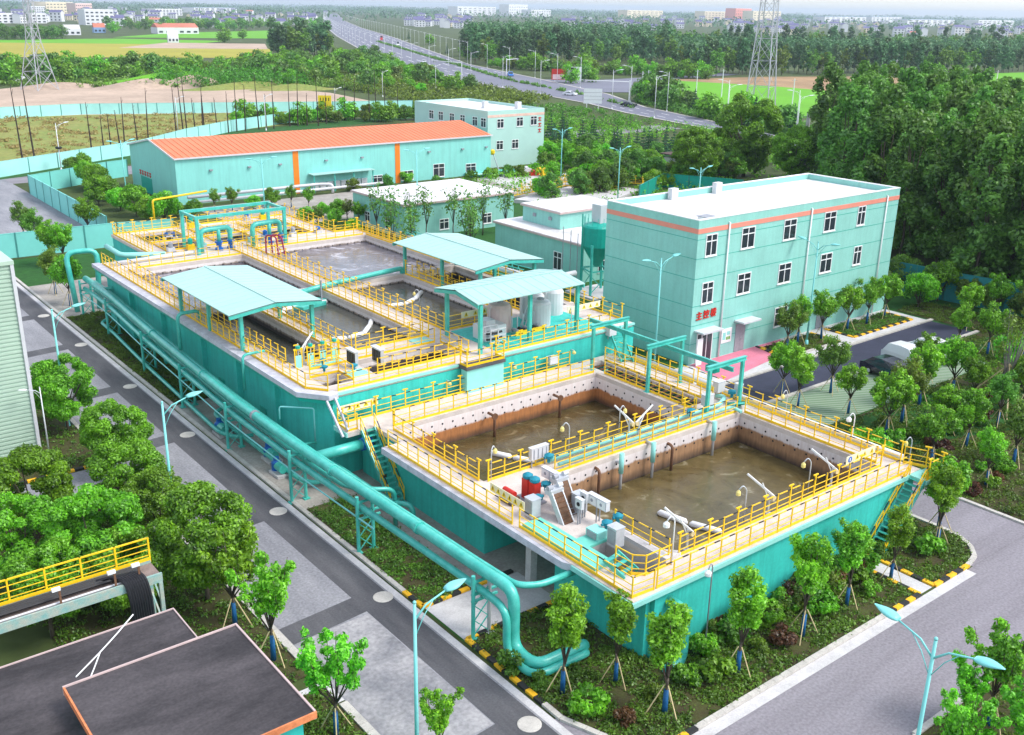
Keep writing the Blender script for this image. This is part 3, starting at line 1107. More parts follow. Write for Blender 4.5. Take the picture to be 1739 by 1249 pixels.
for x, wd, m_ in ((72.7, 1.35, GREY), (85.2, 1.3, GREY)):
    d = MB().box(x - wd / 2, x + wd / 2, Y0 - 0.05, Y0 - 0.004, 0.06, 2.75).box(x - 0.015, x + 0.015, Y0 - 0.06, Y0 - 0.05, 0.06, 2.75).build('door', m_, mbld)
    MB().box(x + 0.08, x + 0.12, Y0 - 0.1, Y0 - 0.05, 1.1, 1.35).build('handle', GALV, d)
d = MB()
for x in (66.7, 67.35, 68.0, 68.75):
    d.box(x - 0.04, x + 0.04, Y0 - 0.07, Y0 - 0.004, 0.06, 2.7)
d.box(66.66, 68.79, Y0 - 0.07, Y0 - 0.004, 2.7, 2.8)
d = d.build('glass_door', WHITE, mbld)
MB().box(66.74, 68.71, Y0 - 0.03, Y0 - 0.006, 0.08, 2.7).build('pane', GLASS, d)
lf = MB().box(66.0, 66.72, Y0 - 0.75, Y0 - 0.70, 0.1, 2.6).box(66.0, 66.06, Y0 - 0.7, Y0 - 0.68, 0.1, 2.6).build('door_leaf', WHITE, d)
for x, wd in ((67.6, 2.7), (73.0, 2.5), (85.3, 2.2)):
    MB().box(x - wd / 2, x + wd / 2, Y0 - 1.15, Y0 - 0.003, 3.05, 3.2).build('awning', PVC, mbld)
for i, ch in enumerate('主控楼'):
    me = textmesh(ch, 0.82, 0.03)
    vs = [v.co.copy() for v in me.vertices]
    b = MB()
    for dx, dy in ((0, 0), (0.022, 0.0), (-0.022, 0.0), (0.0, 0.022), (0.0, -0.022)):      # the heavy strokes of the cut letters
        k0 = len(b.v)
        b.v += [(v.x + dx, v.y + dy, v.z + 0.001 * len(b.v) / max(1, len(vs))) for v in vs]
        for p in me.polygons:
            b.f.append(tuple(k0 + j for j in p.vertices))
            b.m.append(0)
    me = b.mesh('sign_letter', [])
    o = link('sign_letter', me, mbld)
    me.materials.append(RED)
    o.matrix_parent_inverse = Matrix.Identity(4)
    o.rotation_euler = (R(90), 0, 0)
    o.location = (66.72 - X0 + i * 0.95, -0.05, 4.42 + 0.02 * i)
nb = MB().box(70.05, 71.45, Y0 - 0.06, Y0 - 0.003, 1.25, 2.6).build('notice_board', WHITE, mbld)
MB().box(70.2, 70.62, Y0 - 0.066, Y0 - 0.06, 1.55, 2.25).box(70.75, 71.2, Y0 - 0.066, Y0 - 0.06, 1.95, 2.3).build('notice', TEALL, nb)
MB().box(70.72, 70.95, Y0 - 0.067, Y0 - 0.06, 1.5, 1.8).box(71.02, 71.25, Y0 - 0.067, Y0 - 0.06, 1.5, 1.8).build('notice', RICEG, nb)
for x in (73.5, 80.0):
    MB().box(x, x + 0.9, Y1 - 1.0, Y1 - 0.45, ZT - 0.55, ZT + 0.55).build('roof_vent', PVC, mbld)
hb = MB().box(68.3, 69.5, 58.2, 59.4, ZT - 0.55, ZT - 0.25).build('roof_hatch', WHITE, mbld)
MB().box(68.2, 69.6, 58.1, 59.5, ZT - 0.25, ZT - 0.18).build('hatch_lid', GREY, hb)

# warehouse with the orange roof
WX0, WX1, WY0, WY1 = 57.0, 118.2, 155.5, 176.0
whs = thing('warehouse', 'long turquoise clad warehouse with orange pitched roof and orange wall stripes', 'building', (WX0, WY0, 0))
YM, ZR, ZE = (WY0 + WY1) / 2, 9.0, 7.2
b = MB()
b.quad((WX0, WY0, 0), (WX1, WY0, 0), (WX1, WY0, ZE), (WX0, WY0, ZE))
b.quad((WX1, WY1, 0), (WX0, WY1, 0), (WX0, WY1, ZE), (WX1, WY1, ZE))
b.quad((WX0, WY1, 0), (WX0, WY0, 0), (WX0, WY0, ZE), (WX0, YM, ZR), (WX0, WY1, ZE))
b.quad((WX1, WY0, 0), (WX1, WY1, 0), (WX1, WY1, ZE), (WX1, YM, ZR), (WX1, WY0, ZE))
b.build('wall', TEALH, whs)
b = MB()
e = 0.25
b.quad((WX0 - e, WY0 - e, ZE - 0.02), (WX1 + e, WY0 - e, ZE - 0.02), (WX1 + e, YM, ZR + 0.06), (WX0 - e, YM, ZR + 0.06))
b.quad((WX1 + e, WY1 + e, ZE - 0.02), (WX0 - e, WY1 + e, ZE - 0.02), (WX0 - e, YM, ZR + 0.06), (WX1 + e, YM, ZR + 0.06))
rf = b.build('roof', ORROOF, whs)
b = MB()
for i in range(62):
    x = WX0 + (i + 0.5) * (WX1 - WX0) / 62
    b.beam((x, WY0 - e, ZE + 0.02), (x, YM, ZR + 0.09), 0.09, 0.07)
b.build('roof_seam', ORROOF, rf)
b = MB().beam((WX0 - e, WY0 - e - 0.03, ZE - 0.03), (WX1 + e, WY0 - e - 0.03, ZE - 0.03), 0.2, 0.22)
b.beam((WX0 - e - 0.03, WY0 - e, ZE), (WX0 - e - 0.03, YM, ZR + 0.1), 0.12, 0.25).beam((WX0 - e - 0.03, YM, ZR + 0.1), (WX0 - e - 0.03, WY1 + e, ZE), 0.12, 0.25)
b.build('gutter', PVC, whs)
for x in (77.4, 97.3):
    MB().box(x - 0.5, x + 0.5, WY0 - 0.06, WY0 - 0.004, 0, ZE - 0.15).build('wall_stripe', ORANGE, whs)
for x, wd, ht in ((93, 2.2, 1.4), (99.3, 2.6, 1.7), (106.2, 2.5, 2.4), (113.5, 2.4, 1.9)):
    window(whs, ('y', WY0), x, 0.35 + ht / 2, wd, ht, 2)
for x in (62.6, 69.1, 74.5, 83, 90, 104, 111.5, 117):
    MB().box(x - 0.25, x + 0.25, WY0 - 0.35, WY0 - 0.003, 4.95, 5.2).build('wall_lamp', GREY, whs)
MB().box(WX0 - 0.05, WX0 - 0.004, 166.6, 171.6, 0, 2.6).build('roller_door', TEALD, whs)
b = MB()
for i in range(5):
    y = 171.7 - i * 1.15
    b.box(WX0 - 0.08, WX0 - 0.004, y - 0.35, y + 0.35, 3.35, 3.55).box(WX0 - 0.08, WX0 - 0.004, y - 0.12, y + 0.12, 2.75, 3.35)
    b.box(WX0 - 0.08, WX0 - 0.004, y - 0.38, y + 0.38, 2.95, 3.08)
b.build('sign_letter', RED, whs)

# office block behind the warehouse
OX0, OX1, OY0, OY1, OZ = 121.6, 136.0, 161.0, 187.0, 11.0
off = thing('office_block', 'three storey pale turquoise office block with flat roof beyond the warehouse', 'building', (OX0, OY0, 0))
TEALO = M('teal_pale_render', (0.42, 0.64, 0.58), 0.7, 0.05, 0.3)
MB().box(OX0, OX1, OY0, OY1, -0.1, OZ - 0.7).build('wall', TEALO, off)
MB().box(OX0 + 0.25, OX1 - 0.25, OY0 + 0.25, OY1 - 0.25, OZ - 0.7, OZ - 0.5).build('roof', FLATROOF, off)
parapet(OX0, OX1, OY0, OY1, OZ - 0.7, OZ).build('parapet', TEALO, off)
MB().box(OX0 - 0.03, OX1, OY0 - 0.03, OY0, 9.7, 10.2).build('band', M('pale_salmon', (0.75, 0.5, 0.42), 0.6), off)
for x, z in ((124.7, 8.5), (129.6, 8.6), (133.2, 8.65), (124.6, 4.3), (128.5, 4.3)):
    window(off, ('y', OY0), x, z, 1.7, 1.8, 2)
for y in (180.6, 177.1, 173.1, 169.4, 165.2, 162.4):
    window(off, ('x', OX0), y, 8.7, 1.7, 1.8, 2)
b = MB()
for i, ch in enumerate(range(3)):
    z = 8.9 - i * 1.15
    b.box(134.4, 135.2, OY0 - 0.08, OY0 - 0.004, z + 0.15, z + 0.3).box(134.4, 135.2, OY0 - 0.08, OY0 - 0.004, z - 0.35, z - 0.22)
    b.box(134.72, 134.88, OY0 - 0.09, OY0 - 0.004, z - 0.22, z + 0.4)
b.build('sign_letter', RED, off)
for x, y in ((127.5, 170), (133.0, 166.0)):
    MB().box(x, x + 1.0, y, y + 1.0, OZ - 0.5, OZ + 0.9).build('roof_vent', PVC, off)

# pump house with the white roof
def flat_house(name, label, x0, x1, y0, y1, z, mat=TEALB):
    t = thing(name, label, 'building', (x0, y0, 0))
    MB().box(x0, x1, y0, y1, -0.1, z - 0.3).build('wall', mat, t)
    MB().box(x0 - 0.25, x1 + 0.25, y0 - 0.25, y1 + 0.25, z - 0.3, z - 0.06).build('eaves_band', SALMON if False else PVCP, t)
    MB().box(x0 - 0.15, x1 + 0.15, y0 - 0.15, y1 + 0.15, z - 0.06, z).build('roof', FLATROOF, t)
    return t


ph_ = flat_house('pump_house', 'square turquoise pump house with plain white roof behind the grey pools', 73.0, 91.9, 115.2, 129.0, 4.8)
for y in (119.5, 125):
    window(ph_, ('x', 73.0), y, 1.5, 1.4, 1.6, 2)
for x in (79.5, 87):
    window(ph_, ('y', 115.2), x, 1.4, 1.6, 1.5, 2)
bl = flat_house('blower_house', 'turquoise blower house with two stepped white roofs beside the silo', 77.0, 92.0, 84.0, 100.2, 4.7)
MB().box(80.0, 90.0, 91.2, 98.4, 4.72, 6.6).build('upper_wall', TEALB, bl)
MB().box(79.75, 90.25, 90.95, 98.65, 6.6, 6.84).build('eaves_band', PVCP, bl)
MB().box(79.85, 90.15, 91.05, 98.55, 6.84, 6.9).build('upper_roof', FLATROOF, bl)
window(bl, ('x', 77.0), 88.0, 1.9, 1.5, 2.2, 2)
window(bl, ('y', 84.0), 80.5, 1.9, 1.5, 2.0, 2)
for y in (96, 93):
    MB().box(79.82, 79.998, y - 0.25, y + 0.25, 5.6, 6.0).build('wall_lamp', GREY, bl)
for x in (74.2, 75.0, 75.7):
    pass

# corrugated hall at the left edge
cr = thing('corrugated_hall', 'tall pale green corrugated hall cut by the left edge of the photo', 'building', (-6, 71.4, 0))
MB().box(-14, 14.6, 71.5, 88, -0.1, 13.5).build('wall', CORR, cr)
b = MB()
for i in range(46):
    z = 0.15 + i * 0.29
    b.box(-14, 14.62, 71.43, 71.5, z, z + 0.15)
b.build('corrugation', CORR, cr)
MB().box(-14.1, 14.75, 71.3, 88.2, 13.5, 13.75).build('roof', CORR, cr)
MB().box(14.5, 14.72, 71.32, 71.5, 0, 13.5).build('corner_trim', PVC, cr)

# dark roofed switch houses in the foreground
s1 = thing('switch_house', 'low switch house with wide dark felt roof, the lower one at the bottom left corner', 'building', (-6, 24, 0))
MB().box(-8, 11.4, 16, 36.7, -0.1, 5.9).build('wall', TEAL, s1)
MB().box(-8.3, 11.7, 15.7, 37.0, 5.9, 6.12).build('roof', DARKROOF, s1)
b = MB().box(-8.3, 11.75, 37.0, 37.06, 5.85, 6.17).box(11.7, 11.75, 15.7, 37.0, 5.85, 6.17)
b.build('roof_edge', PVCP, s1)
s2 = thing('switch_house', 'taller switch house with dark felt roof edged in orange, beside the near street lamp', 'building', (9, 26, 0))
MB().box(6.7, 12.5, 26.9, 32.8, -0.1, 6.75).build('wall', TEAL, s2)
MB().box(6.4, 12.8, 26.6, 33.1, 6.75, 7.0).build('roof', DARKROOF, s2)
b = MB().box(6.33, 6.4, 26.53, 33.1, 6.78, 7.04).box(6.33, 12.87, 26.53, 26.6, 6.78, 7.04)
b.build('roof_edge', M('faded_orange', (0.62, 0.21, 0.085), 0.7, 0.25, 3.0, fine=0.3), s2)
MB().box(12.8, 12.87, 26.6, 33.17, 6.7, 7.06).box(6.33, 12.8, 33.1, 33.17, 6.7, 7.06).build('roof_edge', PVCP, s2)
_c = [(*at(226, 1044, 6.3), 6.3), (*at(200, 1075, 6.17), 6.17), (*at(170, 1108, 6.16), 6.16), (*at(129, 1150, 6.16), 6.16)]
tag(MB().tube(_c, 0.03, 6, 0.4).tube([_c[2], (*at(160, 1135, 6.16), 6.16), (*at(148, 1164, 6.16), 6.16)], 0.028, 6, 0.3).build('roof_cable', WHITE),
    'white forked cable lying across the lower dark felt roof', 'cable')


# ------------------------------------------------------------------ tanks
def grid_holes(b, face, a0, a1, zs, step, sgn):
    """formwork tie holes: small dark discs a few millimetres proud"""
    ax, c = face
    n = int(abs(a1 - a0) / step)
    for k, z in enumerate(zs):
        for i in range(n):
            a = a0 + (a1 - a0) * (i + 0.5 + 0.25 * (k % 2)) / n
            p = (a, c, z) if ax == 'y' else (c, a, z)
            q = (a, c + sgn * 0.012, z) if ax == 'y' else (c + sgn * 0.012, a, z)
            b.tube([p, q], 0.075, 6)


def pool(parent, x0, x1, y0, y1, zt, zb, zw, mwall, mwat, holes=2, t=0.3):
    b = MB()
    b.box(x0 - t, x0, y0 - t, y1 + t, zb, zt).box(x1, x1 + t, y0 - t, y1 + t, zb, zt)
    b.box(x0, x1, y0 - t, y0, zb, zt).box(x0, x1, y1, y1 + t, zb, zt)
    w_ = b.build('pool_wall', mwall, parent)
    if holes:
        h = MB()
        zs = [zt - 0.35, zt - 0.8][:holes]
        grid_holes(h, ('y', y1), x0, x1, zs, 0.85, -1)
        grid_holes(h, ('x', x1), y0, y1, zs, 0.85, -1)
        grid_holes(h, ('x', x0), y0, y1, zs, 0.85, 1)
        h.build('tie_holes', HOLE, w_)['kind'] = 'stuff'
    MB().box(x0, x1, y0, y1, zb, zw).build('water', mwat, parent)


# front tank: deck level 4 m
FT = thing('front_treatment_tank', 'front open concrete treatment tank with brown water in two pools and rusty inner walls', 'treatment tank', (29.2, 28, 0))
Z = 4.0
pool(FT, 32.0, 50.0, 42.5, 52.3, Z - 0.32, 0.3, 1.75, WALLA, WATB)
pool(FT, 34.4, 52.7, 29.9, 40.6, Z - 0.32, 0.3, 1.8, WALLF, WATF)
b = MB()
b.box(29.95, 32.0, 40.6, 50.1, Z - 0.32, Z)
b.box(31.15, 32.0, 50.1, 53.3, Z - 0.32, Z)
b.box(29.15, 32.0, 53.3, 55.0, Z - 0.32, Z)
b.box(32.0, 50.0, 52.3, 55.0, Z - 0.32, Z)
b.box(32.0, 52.7, 40.6, 42.5, Z - 0.32, Z)
b.box(52.7, 54.4, 28.1, 55.0, Z - 0.32, Z)
b.box(50.0, 50.7, 42.5, 55.0, Z - 0.32, Z)
b.box(52.3, 52.7, 42.5, 55.0, Z - 0.32, Z).box(50.7, 52.3, 54.2, 55.0, Z - 0.32, Z).box(50.7, 52.3, 42.5, 43.4, Z - 0.32, Z)
b.box(34.4, 52.7, 28.1, 29.9, Z - 0.32, Z)
b.box(29.95, 34.4, 28.1, 29.6, Z - 0.32, Z)
b.box(29.95, 31.7, 29.6, 40.6, Z - 0.32, Z)
b.box(33.8, 34.4, 29.6, 40.6, Z - 0.32, Z)
b.box(31.7, 33.8, 34.0, 40.6, Z - 0.32, Z)
b.build('deck', DECK, FT)
b = MB().prism([(29.7, 50.1), (29.7, 34.8), (29.95, 34.8), (29.95, 50.1)], Z - 0.42, Z - 0.02)
b.prism([(29.7, 34.8), (29.72, 32.9), (29.95, 32.4), (29.95, 34.8)], Z - 0.42, Z - 0.03)
b.build('deck_edge', SLABE, FT)
MB().box(29.05, 29.15, 53.3, 55.0, Z - 0.32, Z - 0.03).build('deck_edge', TEALL, FT)
b = MB()
b.box(29.85, 54.45, 28.0, 28.1, Z - 0.3, Z - 0.04).box(54.4, 54.5, 28.1, 55, Z - 0.3, Z - 0.04)
b.box(29.85, 29.95, 28.1, 32.4, Z - 0.3, Z - 0.04)
b.build('deck_edge', TEALL, FT)
b = MB()
b.box(31.2, 31.6, 41.3, 55.1, 0, Z - 0.42)
b.box(31.6, 33.9, 41.3, 41.6, 0, Z - 0.42)
b.box(31.3, 33.9, 34.6, 35.2, 0, Z - 0.42)
b.box(33.9, 34.08, 35.2, 41.6, 0, Z - 0.5)
b.box(31.6, 54.1, 28.25, 28.55, 0, Z - 0.33)
b.box(53.9, 54.2, 28.55, 55, 0, Z - 0.33)
b.box(31.0, 31.3, 35.2, 41.3, Z - 0.9, Z - 0.45)
b.box(31.3, 31.6, 28.55, 34.6, 0, Z - 0.42)
b.build('outer_wall', TEAL, FT)
MB().box(31.3, 31.75, 37.2, 37.65, 0, Z - 1.0).build('column', CONC, FT)
# channel with screens at the left front
b = MB()
b.box(31.7, 33.8, 29.6, 34.0, 1.4, 2.3)
b.build('channel_water', WATD, FT)
b = MB().box(33.8, 34.1, 29.6, 34.0, 1.4, Z - 0.32).box(31.4, 31.7, 29.6, 34.0, 1.4, Z - 0.32).box(31.7, 33.8, 34.0, 34.3, 1.4, Z - 0.33).box(31.7, 33.8, 29.3, 29.6, 1.4, Z - 0.33)
b.prism([(33.8, 29.7), (33.8, 34.0), (34.3, 34.0), (34.3, 30.6), (34.9, 29.95), (34.9, 29.7)], Z, Z + 0.22)
b.build('channel_wall', CONC, FT)
b = MB().box(50.7, 52.3, 43.4, 54.2, 2.2, 2.6).build('channel_water', WATD, FT)
for y in range(12):
    pass
b = MB()
for i in range(17):
    y = 43.7 + i * 0.62
    b.box(50.7, 52.3, y, y + 0.07, Z - 0.25, Z - 0.12)
b.build('channel_beam', RUST, FT)
MB().box(53.15, 54.9, 26.9, 28.0, Z - 0.28, Z - 0.02).build('stair_landing', TEALL, FT)
MB().box(29.2, 31.9, 53.4, 54.9, Z + 0.003, Z + 0.03).build('landing_plate', DECK, FT)
MB().box(30.4, 31.65, 31.2, 36.9, Z + 0.02, Z + 0.16).box(31.65, 33.2, 33.0, 34.0, Z + 0.02, Z + 0.16).build('walk_plate', M('mint_plate', (0.16, 0.58, 0.47), 0.45, 0.1, 2.0), FT)
for i, y in enumerate((45, 48.5, 52)):
    pass
# wall lamps on the back tank wall etc come with their things below

# back tank: deck level 6 m
BT = thing('back_treatment_tank', 'large raised turquoise treatment tank with grey and dark pools behind the front tank', 'treatment tank', (28, 56, 0))
Z6 = 6.0
pool(BT, 29.7, 41.0, 80.2, 95.3, Z6 - 0.35, 3.6, 5.25, WALLB, WATG)
pool(BT, 43.3, 56.0, 80.2, 96.6, Z6 - 0.35, 3.6, 5.25, WALLB, WATG)
pool(BT, 35.0, 41.0, 62.4, 79.4, Z6 - 0.35, 3.6, 5.25, WALLB, WATD, 1)
pool(BT, 43.3, 50.0, 62.6, 79.4, Z6 - 0.35, 3.6, 5.25, WALLB, WATD, 1)
pool(BT, 51.7, 56.0, 62.6, 79.4, Z6 - 0.35, 3.6, 4.7, WALLB, WATD, 1)
pool(BT, 29.7, 33.6, 62.4, 79.4, Z6 - 0.35, 3.6, 4.9, WALLB, WATD, 0)
pool(BT, 33.6, 41.0, 57.1, 60.3, Z6 - 0.35, 3.6, 4.75, WALLB, WATB, 2)
pool(BT, 29.6, 31.6, 56.9, 58.9, Z6 - 0.35, 3.6, 4.6, WALLB, WATD, 0)
b = MB()
xs = [(28.7, 30.4), (41.0, 43.3), (56.0, 56.9)]
D = lambda x0, x1, y0, y1: b.box(x0, x1, y0, y1, Z6 - 0.35, Z6)
D(28.2, 29.7, 62.4, 99.6)
D(41.0, 43.3, 55.5, 99.6)
D(56.0, 56.9, 62.6, 99.6)
D(29.7, 41.0, 95.3, 99.6)
D(43.3, 56.0, 96.6, 99.6)
D(29.7, 41.0, 79.4, 80.2)
D(43.3, 56.0, 79.4, 80.2)
D(33.6, 35.0, 62.4, 79.4)
D(50.0, 51.7, 62.6, 79.4)
D(28.2, 41.0, 60.3, 62.4)
D(31.6, 33.6, 57.1, 60.3)
D(28.2, 29.6, 57.2, 60.3)
D(29.6, 31.6, 58.9, 60.3)
b.prism([(28.2, 57.2), (29.2, 55.9), (29.6, 55.9), (29.6, 57.2)], Z6 - 0.35, Z6)
D(29.6, 41.0, 55.5, 56.9)
D(31.6, 41.0, 56.9, 57.1)
D(43.3, 56.9, 55.5, 62.6)
b.build('deck', DECK, BT)
MB().box(43.4, 54.2, 56.0, 62.0, Z6 + 0.0, Z6 + 0.05).build('platform_floor', TEAL, BT)
MB().box(39.4, 42.9, 54.4, 55.5, Z6 - 0.25, Z6).build('balcony_floor', ASPH, BT)
MB().box(39.5, 42.8, 54.5, 55.2, 0, Z6 - 0.25).build('balcony_wall', TEALL, BT)
b = MB().prism([(27.5, 99.8), (27.5, 57.6), (28.2, 57.6), (28.2, 99.8)], Z6 - 0.3, Z6 + 0.04)
b.prism([(27.5, 57.6), (27.5, 57.0), (28.9, 55.15), (29.6, 55.15), (29.6, 55.9), (29.2, 55.9), (28.2, 57.2), (28.2, 57.6)], Z6 - 0.3, Z6 + 0.04)
b.build('rim', SLABE, BT)
b = MB().prism([(27.65, 99.8), (27.65, 57.0), (28.9, 55.3), (29.6, 55.3), (29.6, 99.8)], Z6 - 0.6, Z6 - 0.36)
b.build('rim_haunch', TEALD, BT)
b = MB().box(29.6, 57.0, 55.34, 55.5, Z6 - 0.18, Z6 - 0.02).build('deck_edge', TEALL, BT)
b = MB()
b.box(28.7, 29.0, 56.9, 99.6, 0, Z6 - 0.36)
b.prism([(28.7, 56.9), (29.3, 55.75), (29.6, 55.75), (29.0, 56.9)], 0, Z6 - 0.36)
b.box(29.3, 57.0, 55.45, 55.75, 0, Z6 - 0.36)
b.box(56.6, 56.9, 55.75, 99.6, 0, Z6 - 0.36)
b.box(29.6, 56.6, 99.3, 99.6, 0, Z6 - 0.36)
b.box(33.4, 33.7, 99.6, 112.0, 0, Z6 - 0.3).box(33.7, 54.0, 111.7, 112.0, 0, Z6 - 0.3).box(53.7, 54.0, 99.6, 111.7, 0, Z6 - 0.3)
for y in (62.0, 68.5, 75.2, 84.0, 92.0):
    b.box(28.3, 28.7, y, y + 0.4, 0, Z6 - 0.61)
b.build('outer_wall', TEAL, BT)
for y in (64.5, 72.0, 88.0):
    MB().box(28.62, 28.698, y, y + 1.0, 0, 2.1).build('door', TEALD, BT)
# back deck with open slots
b = MB()
b.box(33.3, 54.1, 99.6, 101.2, Z6 - 0.3, Z6).box(33.3, 54.1, 110.4, 112.1, Z6 - 0.3, Z6)
for x0, x1 in ((33.3, 35.2), (39.6, 41.0), (45.4, 46.8), (51.8, 54.1)):
    b.box(x0, x1, 101.2, 110.4, Z6 - 0.3, Z6)
b.box(35.2, 39.6, 105.2, 106.4, Z6 - 0.3, Z6).box(41.0, 45.4, 105.2, 106.4, Z6 - 0.3, Z6).box(46.8, 51.8, 105.2, 106.4, Z6 - 0.3, Z6)
b.build('rear_deck', DECK, BT)
b = MB().box(33.7, 53.7, 99.9, 111.6, 3.0, 4.9).build('rear_water', WATG, BT)
b = MB()
b.beam((29.3, 55.1, 5.85), (29.25, 53.4, 4.15), 0.12, 0.16).beam((28.75, 55.2, 5.7), (28.75, 53.2, 3.85), 0.12, 0.16)
b.build('drain_trough', SLABE, BT)


# ------------------------------------------------------------------ guard railings
def railing(label, pts, z, tpost=True, h=1.12, step=1.15, group=None, toe=True, dash=True, name='guard_railing'):
    t = thing(name, label, 'railing', (*pts[0], z), group)
    rb = MB()
    tb = MB()
    post = None
    for p, q in zip(pts[:-1], pts[1:]):
        for k, hh in enumerate((h, h * 0.62, h * 0.32)):
            rb.c = 1 if (k == 0 and dash) else 0
            rb.beam((*p, z + hh), (*q, z + hh), 0.05 if k == 0 else 0.035)
        tb.beam((*p, z + 0.09), (*q, z + 0.09), 0.03, 0.16)
        d = math.dist(p, q)
        n = max(1, round(d / step))
        an = math.atan2(q[1] - p[1], q[0] - p[0])
        for i in range(n + (q == pts[-1])):
            if i == n and pts[0] == pts[-1]:
                continue
            x, y = lerp(p, q, i / n)
            o = link('post', POSTT if tpost and i % 2 == 0 else POST, t)
            o.matrix_parent_inverse = Matrix.Identity(4)
            o.location = (x - pts[0][0], y - pts[0][1], 0)
            o.rotation_euler = (0, 0, an)
    rb.build('rail', [YEL, DASH], t)
    if toe:
        tb.build('toe_board', YEL, t)
    return t


POST = MB().box(-0.03, 0.03, -0.03, 0.03, 0, 1.17).mesh('post', YEL)
POSTT = MB().box(-0.035, 0.035, -0.035, 0.035, 0, 1.34).box(-0.2, 0.2, -0.04, 0.04, 1.34, 1.41).mesh('post_tall', YEL)

GF, GB = 'railings of the front tank', 'railings of the back tank'
railing('yellow railing along the outer left edge of the front tank, facing the pipe rack', [(30.1, 49.9), (30.1, 37.4)], Z, False, group=GF)
railing('yellow railing at the front left corner of the front tank beside the turquoise plate', [(30.2, 36.9), (30.15, 28.4), (31.5, 28.3)], Z, False, group=GF)
railing('yellow railing along the long outer front edge of the front tank', [(31.7, 28.3), (53.4, 28.3)], Z, False, group=GF)
railing('yellow railing round the stair landing at the right corner of the front tank', [(53.3, 26.98), (54.8, 26.98), (54.8, 28.0), (54.3, 29.2)], Z, True, group=GF)
railing('yellow railing with raised posts along the outer right edge of the front tank', [(54.3, 29.4), (54.3, 46.0)], Z, True, group=GF)
railing('yellow railing along the outer edge beside the gantry channel, towards the control building', [(54.3, 46.4), (54.3, 54.8)], Z, False, group=GF)
railing('yellow railing along the outer back edge of the front tank, against the raised tank', [(32.2, 54.8), (49.5, 54.8)], Z, True, group=GF)
railing('yellow railing along the left side of the rear brown pool', [(31.8, 52.0), (31.8, 42.7)], Z, True, group=GF)
railing('yellow railing above the rust stained back wall of the rear brown pool', [(32.2, 52.5), (49.9, 52.5)], Z, False, group=GF)
railing('yellow railing between the rear brown pool and the gantry channel', [(50.4, 51.8), (50.4, 42.8)], Z, False, group=GF)
railing('yellow railing on the far side of the gantry channel', [(52.5, 54.0), (52.5, 43.0)], Z, False, group=GF, dash=False)
railing('yellow railing on the rear side of the walkway between the two brown pools', [(32.2, 42.3), (50.0, 42.3)], Z, True, group=GF)
railing('yellow railing on the front side of the walkway between the two brown pools', [(36.0, 40.8), (52.5, 40.8)], Z, False, group=GF)
railing('yellow railing along the right side of the front brown pool', [(52.9, 40.4), (52.9, 30.2)], Z, False, group=GF)
railing('yellow railing with raised posts along the front side of the front brown pool', [(34.8, 29.75), (52.7, 29.75)], Z, True, group=GF)
railing('yellow railing along the left side of the front brown pool beside the screens', [(34.2, 33.8), (34.2, 29.9)], Z, False, group=GF)
railing('yellow curved railing round the dark screen channel', [(31.55, 31.0), (31.6, 29.9), (32.1, 29.45), (33.9, 29.45)], Z, False, group=GF, dash=False)
railing('yellow railing at the head of the left stair landing', [(29.95, 53.45), (29.3, 53.45), (29.3, 54.85), (31.9, 54.85)], Z, False, group=GF)

railing('yellow railing along the left rim of the raised tank above the pipe rack', [(28.35, 99.2), (28.35, 57.3), (29.3, 56.0)], Z6, False, step=1.1, group=GB)
railing('yellow railing along the front edge of the raised tank left of the balcony', [(29.9, 55.7), (39.3, 55.7)], Z6, False, group=GB)
railing('yellow railing round the small balcony of the raised tank', [(39.5, 55.3), (39.5, 54.5), (42.8, 54.5), (42.8, 55.5)], Z6, True, group=GB)
railing('yellow railing along the front edge of the raised tank below the middle canopy', [(43.0, 55.7), (54.5, 55.7)], Z6, True, group=GB)
railing('yellow railing at the front right corner of the raised tank near the gantry stair', [(56.7, 56.6), (56.7, 62.4)], Z6, True, group=GB)
railing('yellow railing along the right edge of the raised tank behind the rear canopy', [(56.7, 63.0), (56.7, 99.4)], Z6, True, group=GB)
railing('yellow railing along the left side of the long central walkway', [(41.15, 99.0), (41.15, 61.8)], Z6, False, group=GB)
railing('yellow railing with raised posts along the right side of the long central walkway', [(43.15, 99.0), (43.15, 62.6)], Z6, True, group=GB)
railing('yellow railing on the central walkway where it meets the front walkway', [(41.15, 60.2), (41.15, 56.6)], Z6, False, group=GB)
railing('yellow railing on the walkway left of the rear canopy over dark water', [(50.2, 79.2), (50.2, 63.0)], Z6, True, group=GB)
railing('yellow railing on the walkway under the left eave of the rear canopy', [(51.5, 79.2), (51.5, 63.0)], Z6, False, group=GB)
railing('yellow railing along the back of the left grey pool', [(30.5, 95.6), (40.9, 95.6)], Z6, False, group=GB)
railing('yellow railing along the back of the right grey pool', [(43.4, 96.9), (55.9, 96.9)], Z6, True, group=GB)
railing('yellow railing along the right side of the right grey pool', [(56.15, 96.6), (56.15, 80.4)], Z6, False, group=GB, dash=False)
railing('yellow railing along the left side of the left grey pool', [(29.55, 95.3), (29.55, 80.3)], Z6, False, group=GB)
railing('yellow railing beside the channel under the left canopy', [(29.55, 79.0), (29.55, 62.6)], Z6, False, group=GB)
railing('yellow railing on the walkway under the right eave of the left canopy', [(33.75, 79.0), (33.75, 62.6)], Z6, False, group=GB)
railing('yellow railing beside the left dark pool', [(34.85, 79.0), (34.85, 62.6)], Z6, False, group=GB)
railing('yellow railing in front of the left dark pool', [(35.0, 62.25), (40.9, 62.25)], Z6, True, group=GB)
railing('yellow railing in front of the right dark pool', [(43.5, 62.45), (49.8, 62.45)], Z6, False, group=GB, dash=False)
railing('yellow railing behind the narrow front pool', [(33.7, 60.5), (40.8, 60.5)], Z6, False, group=GB)
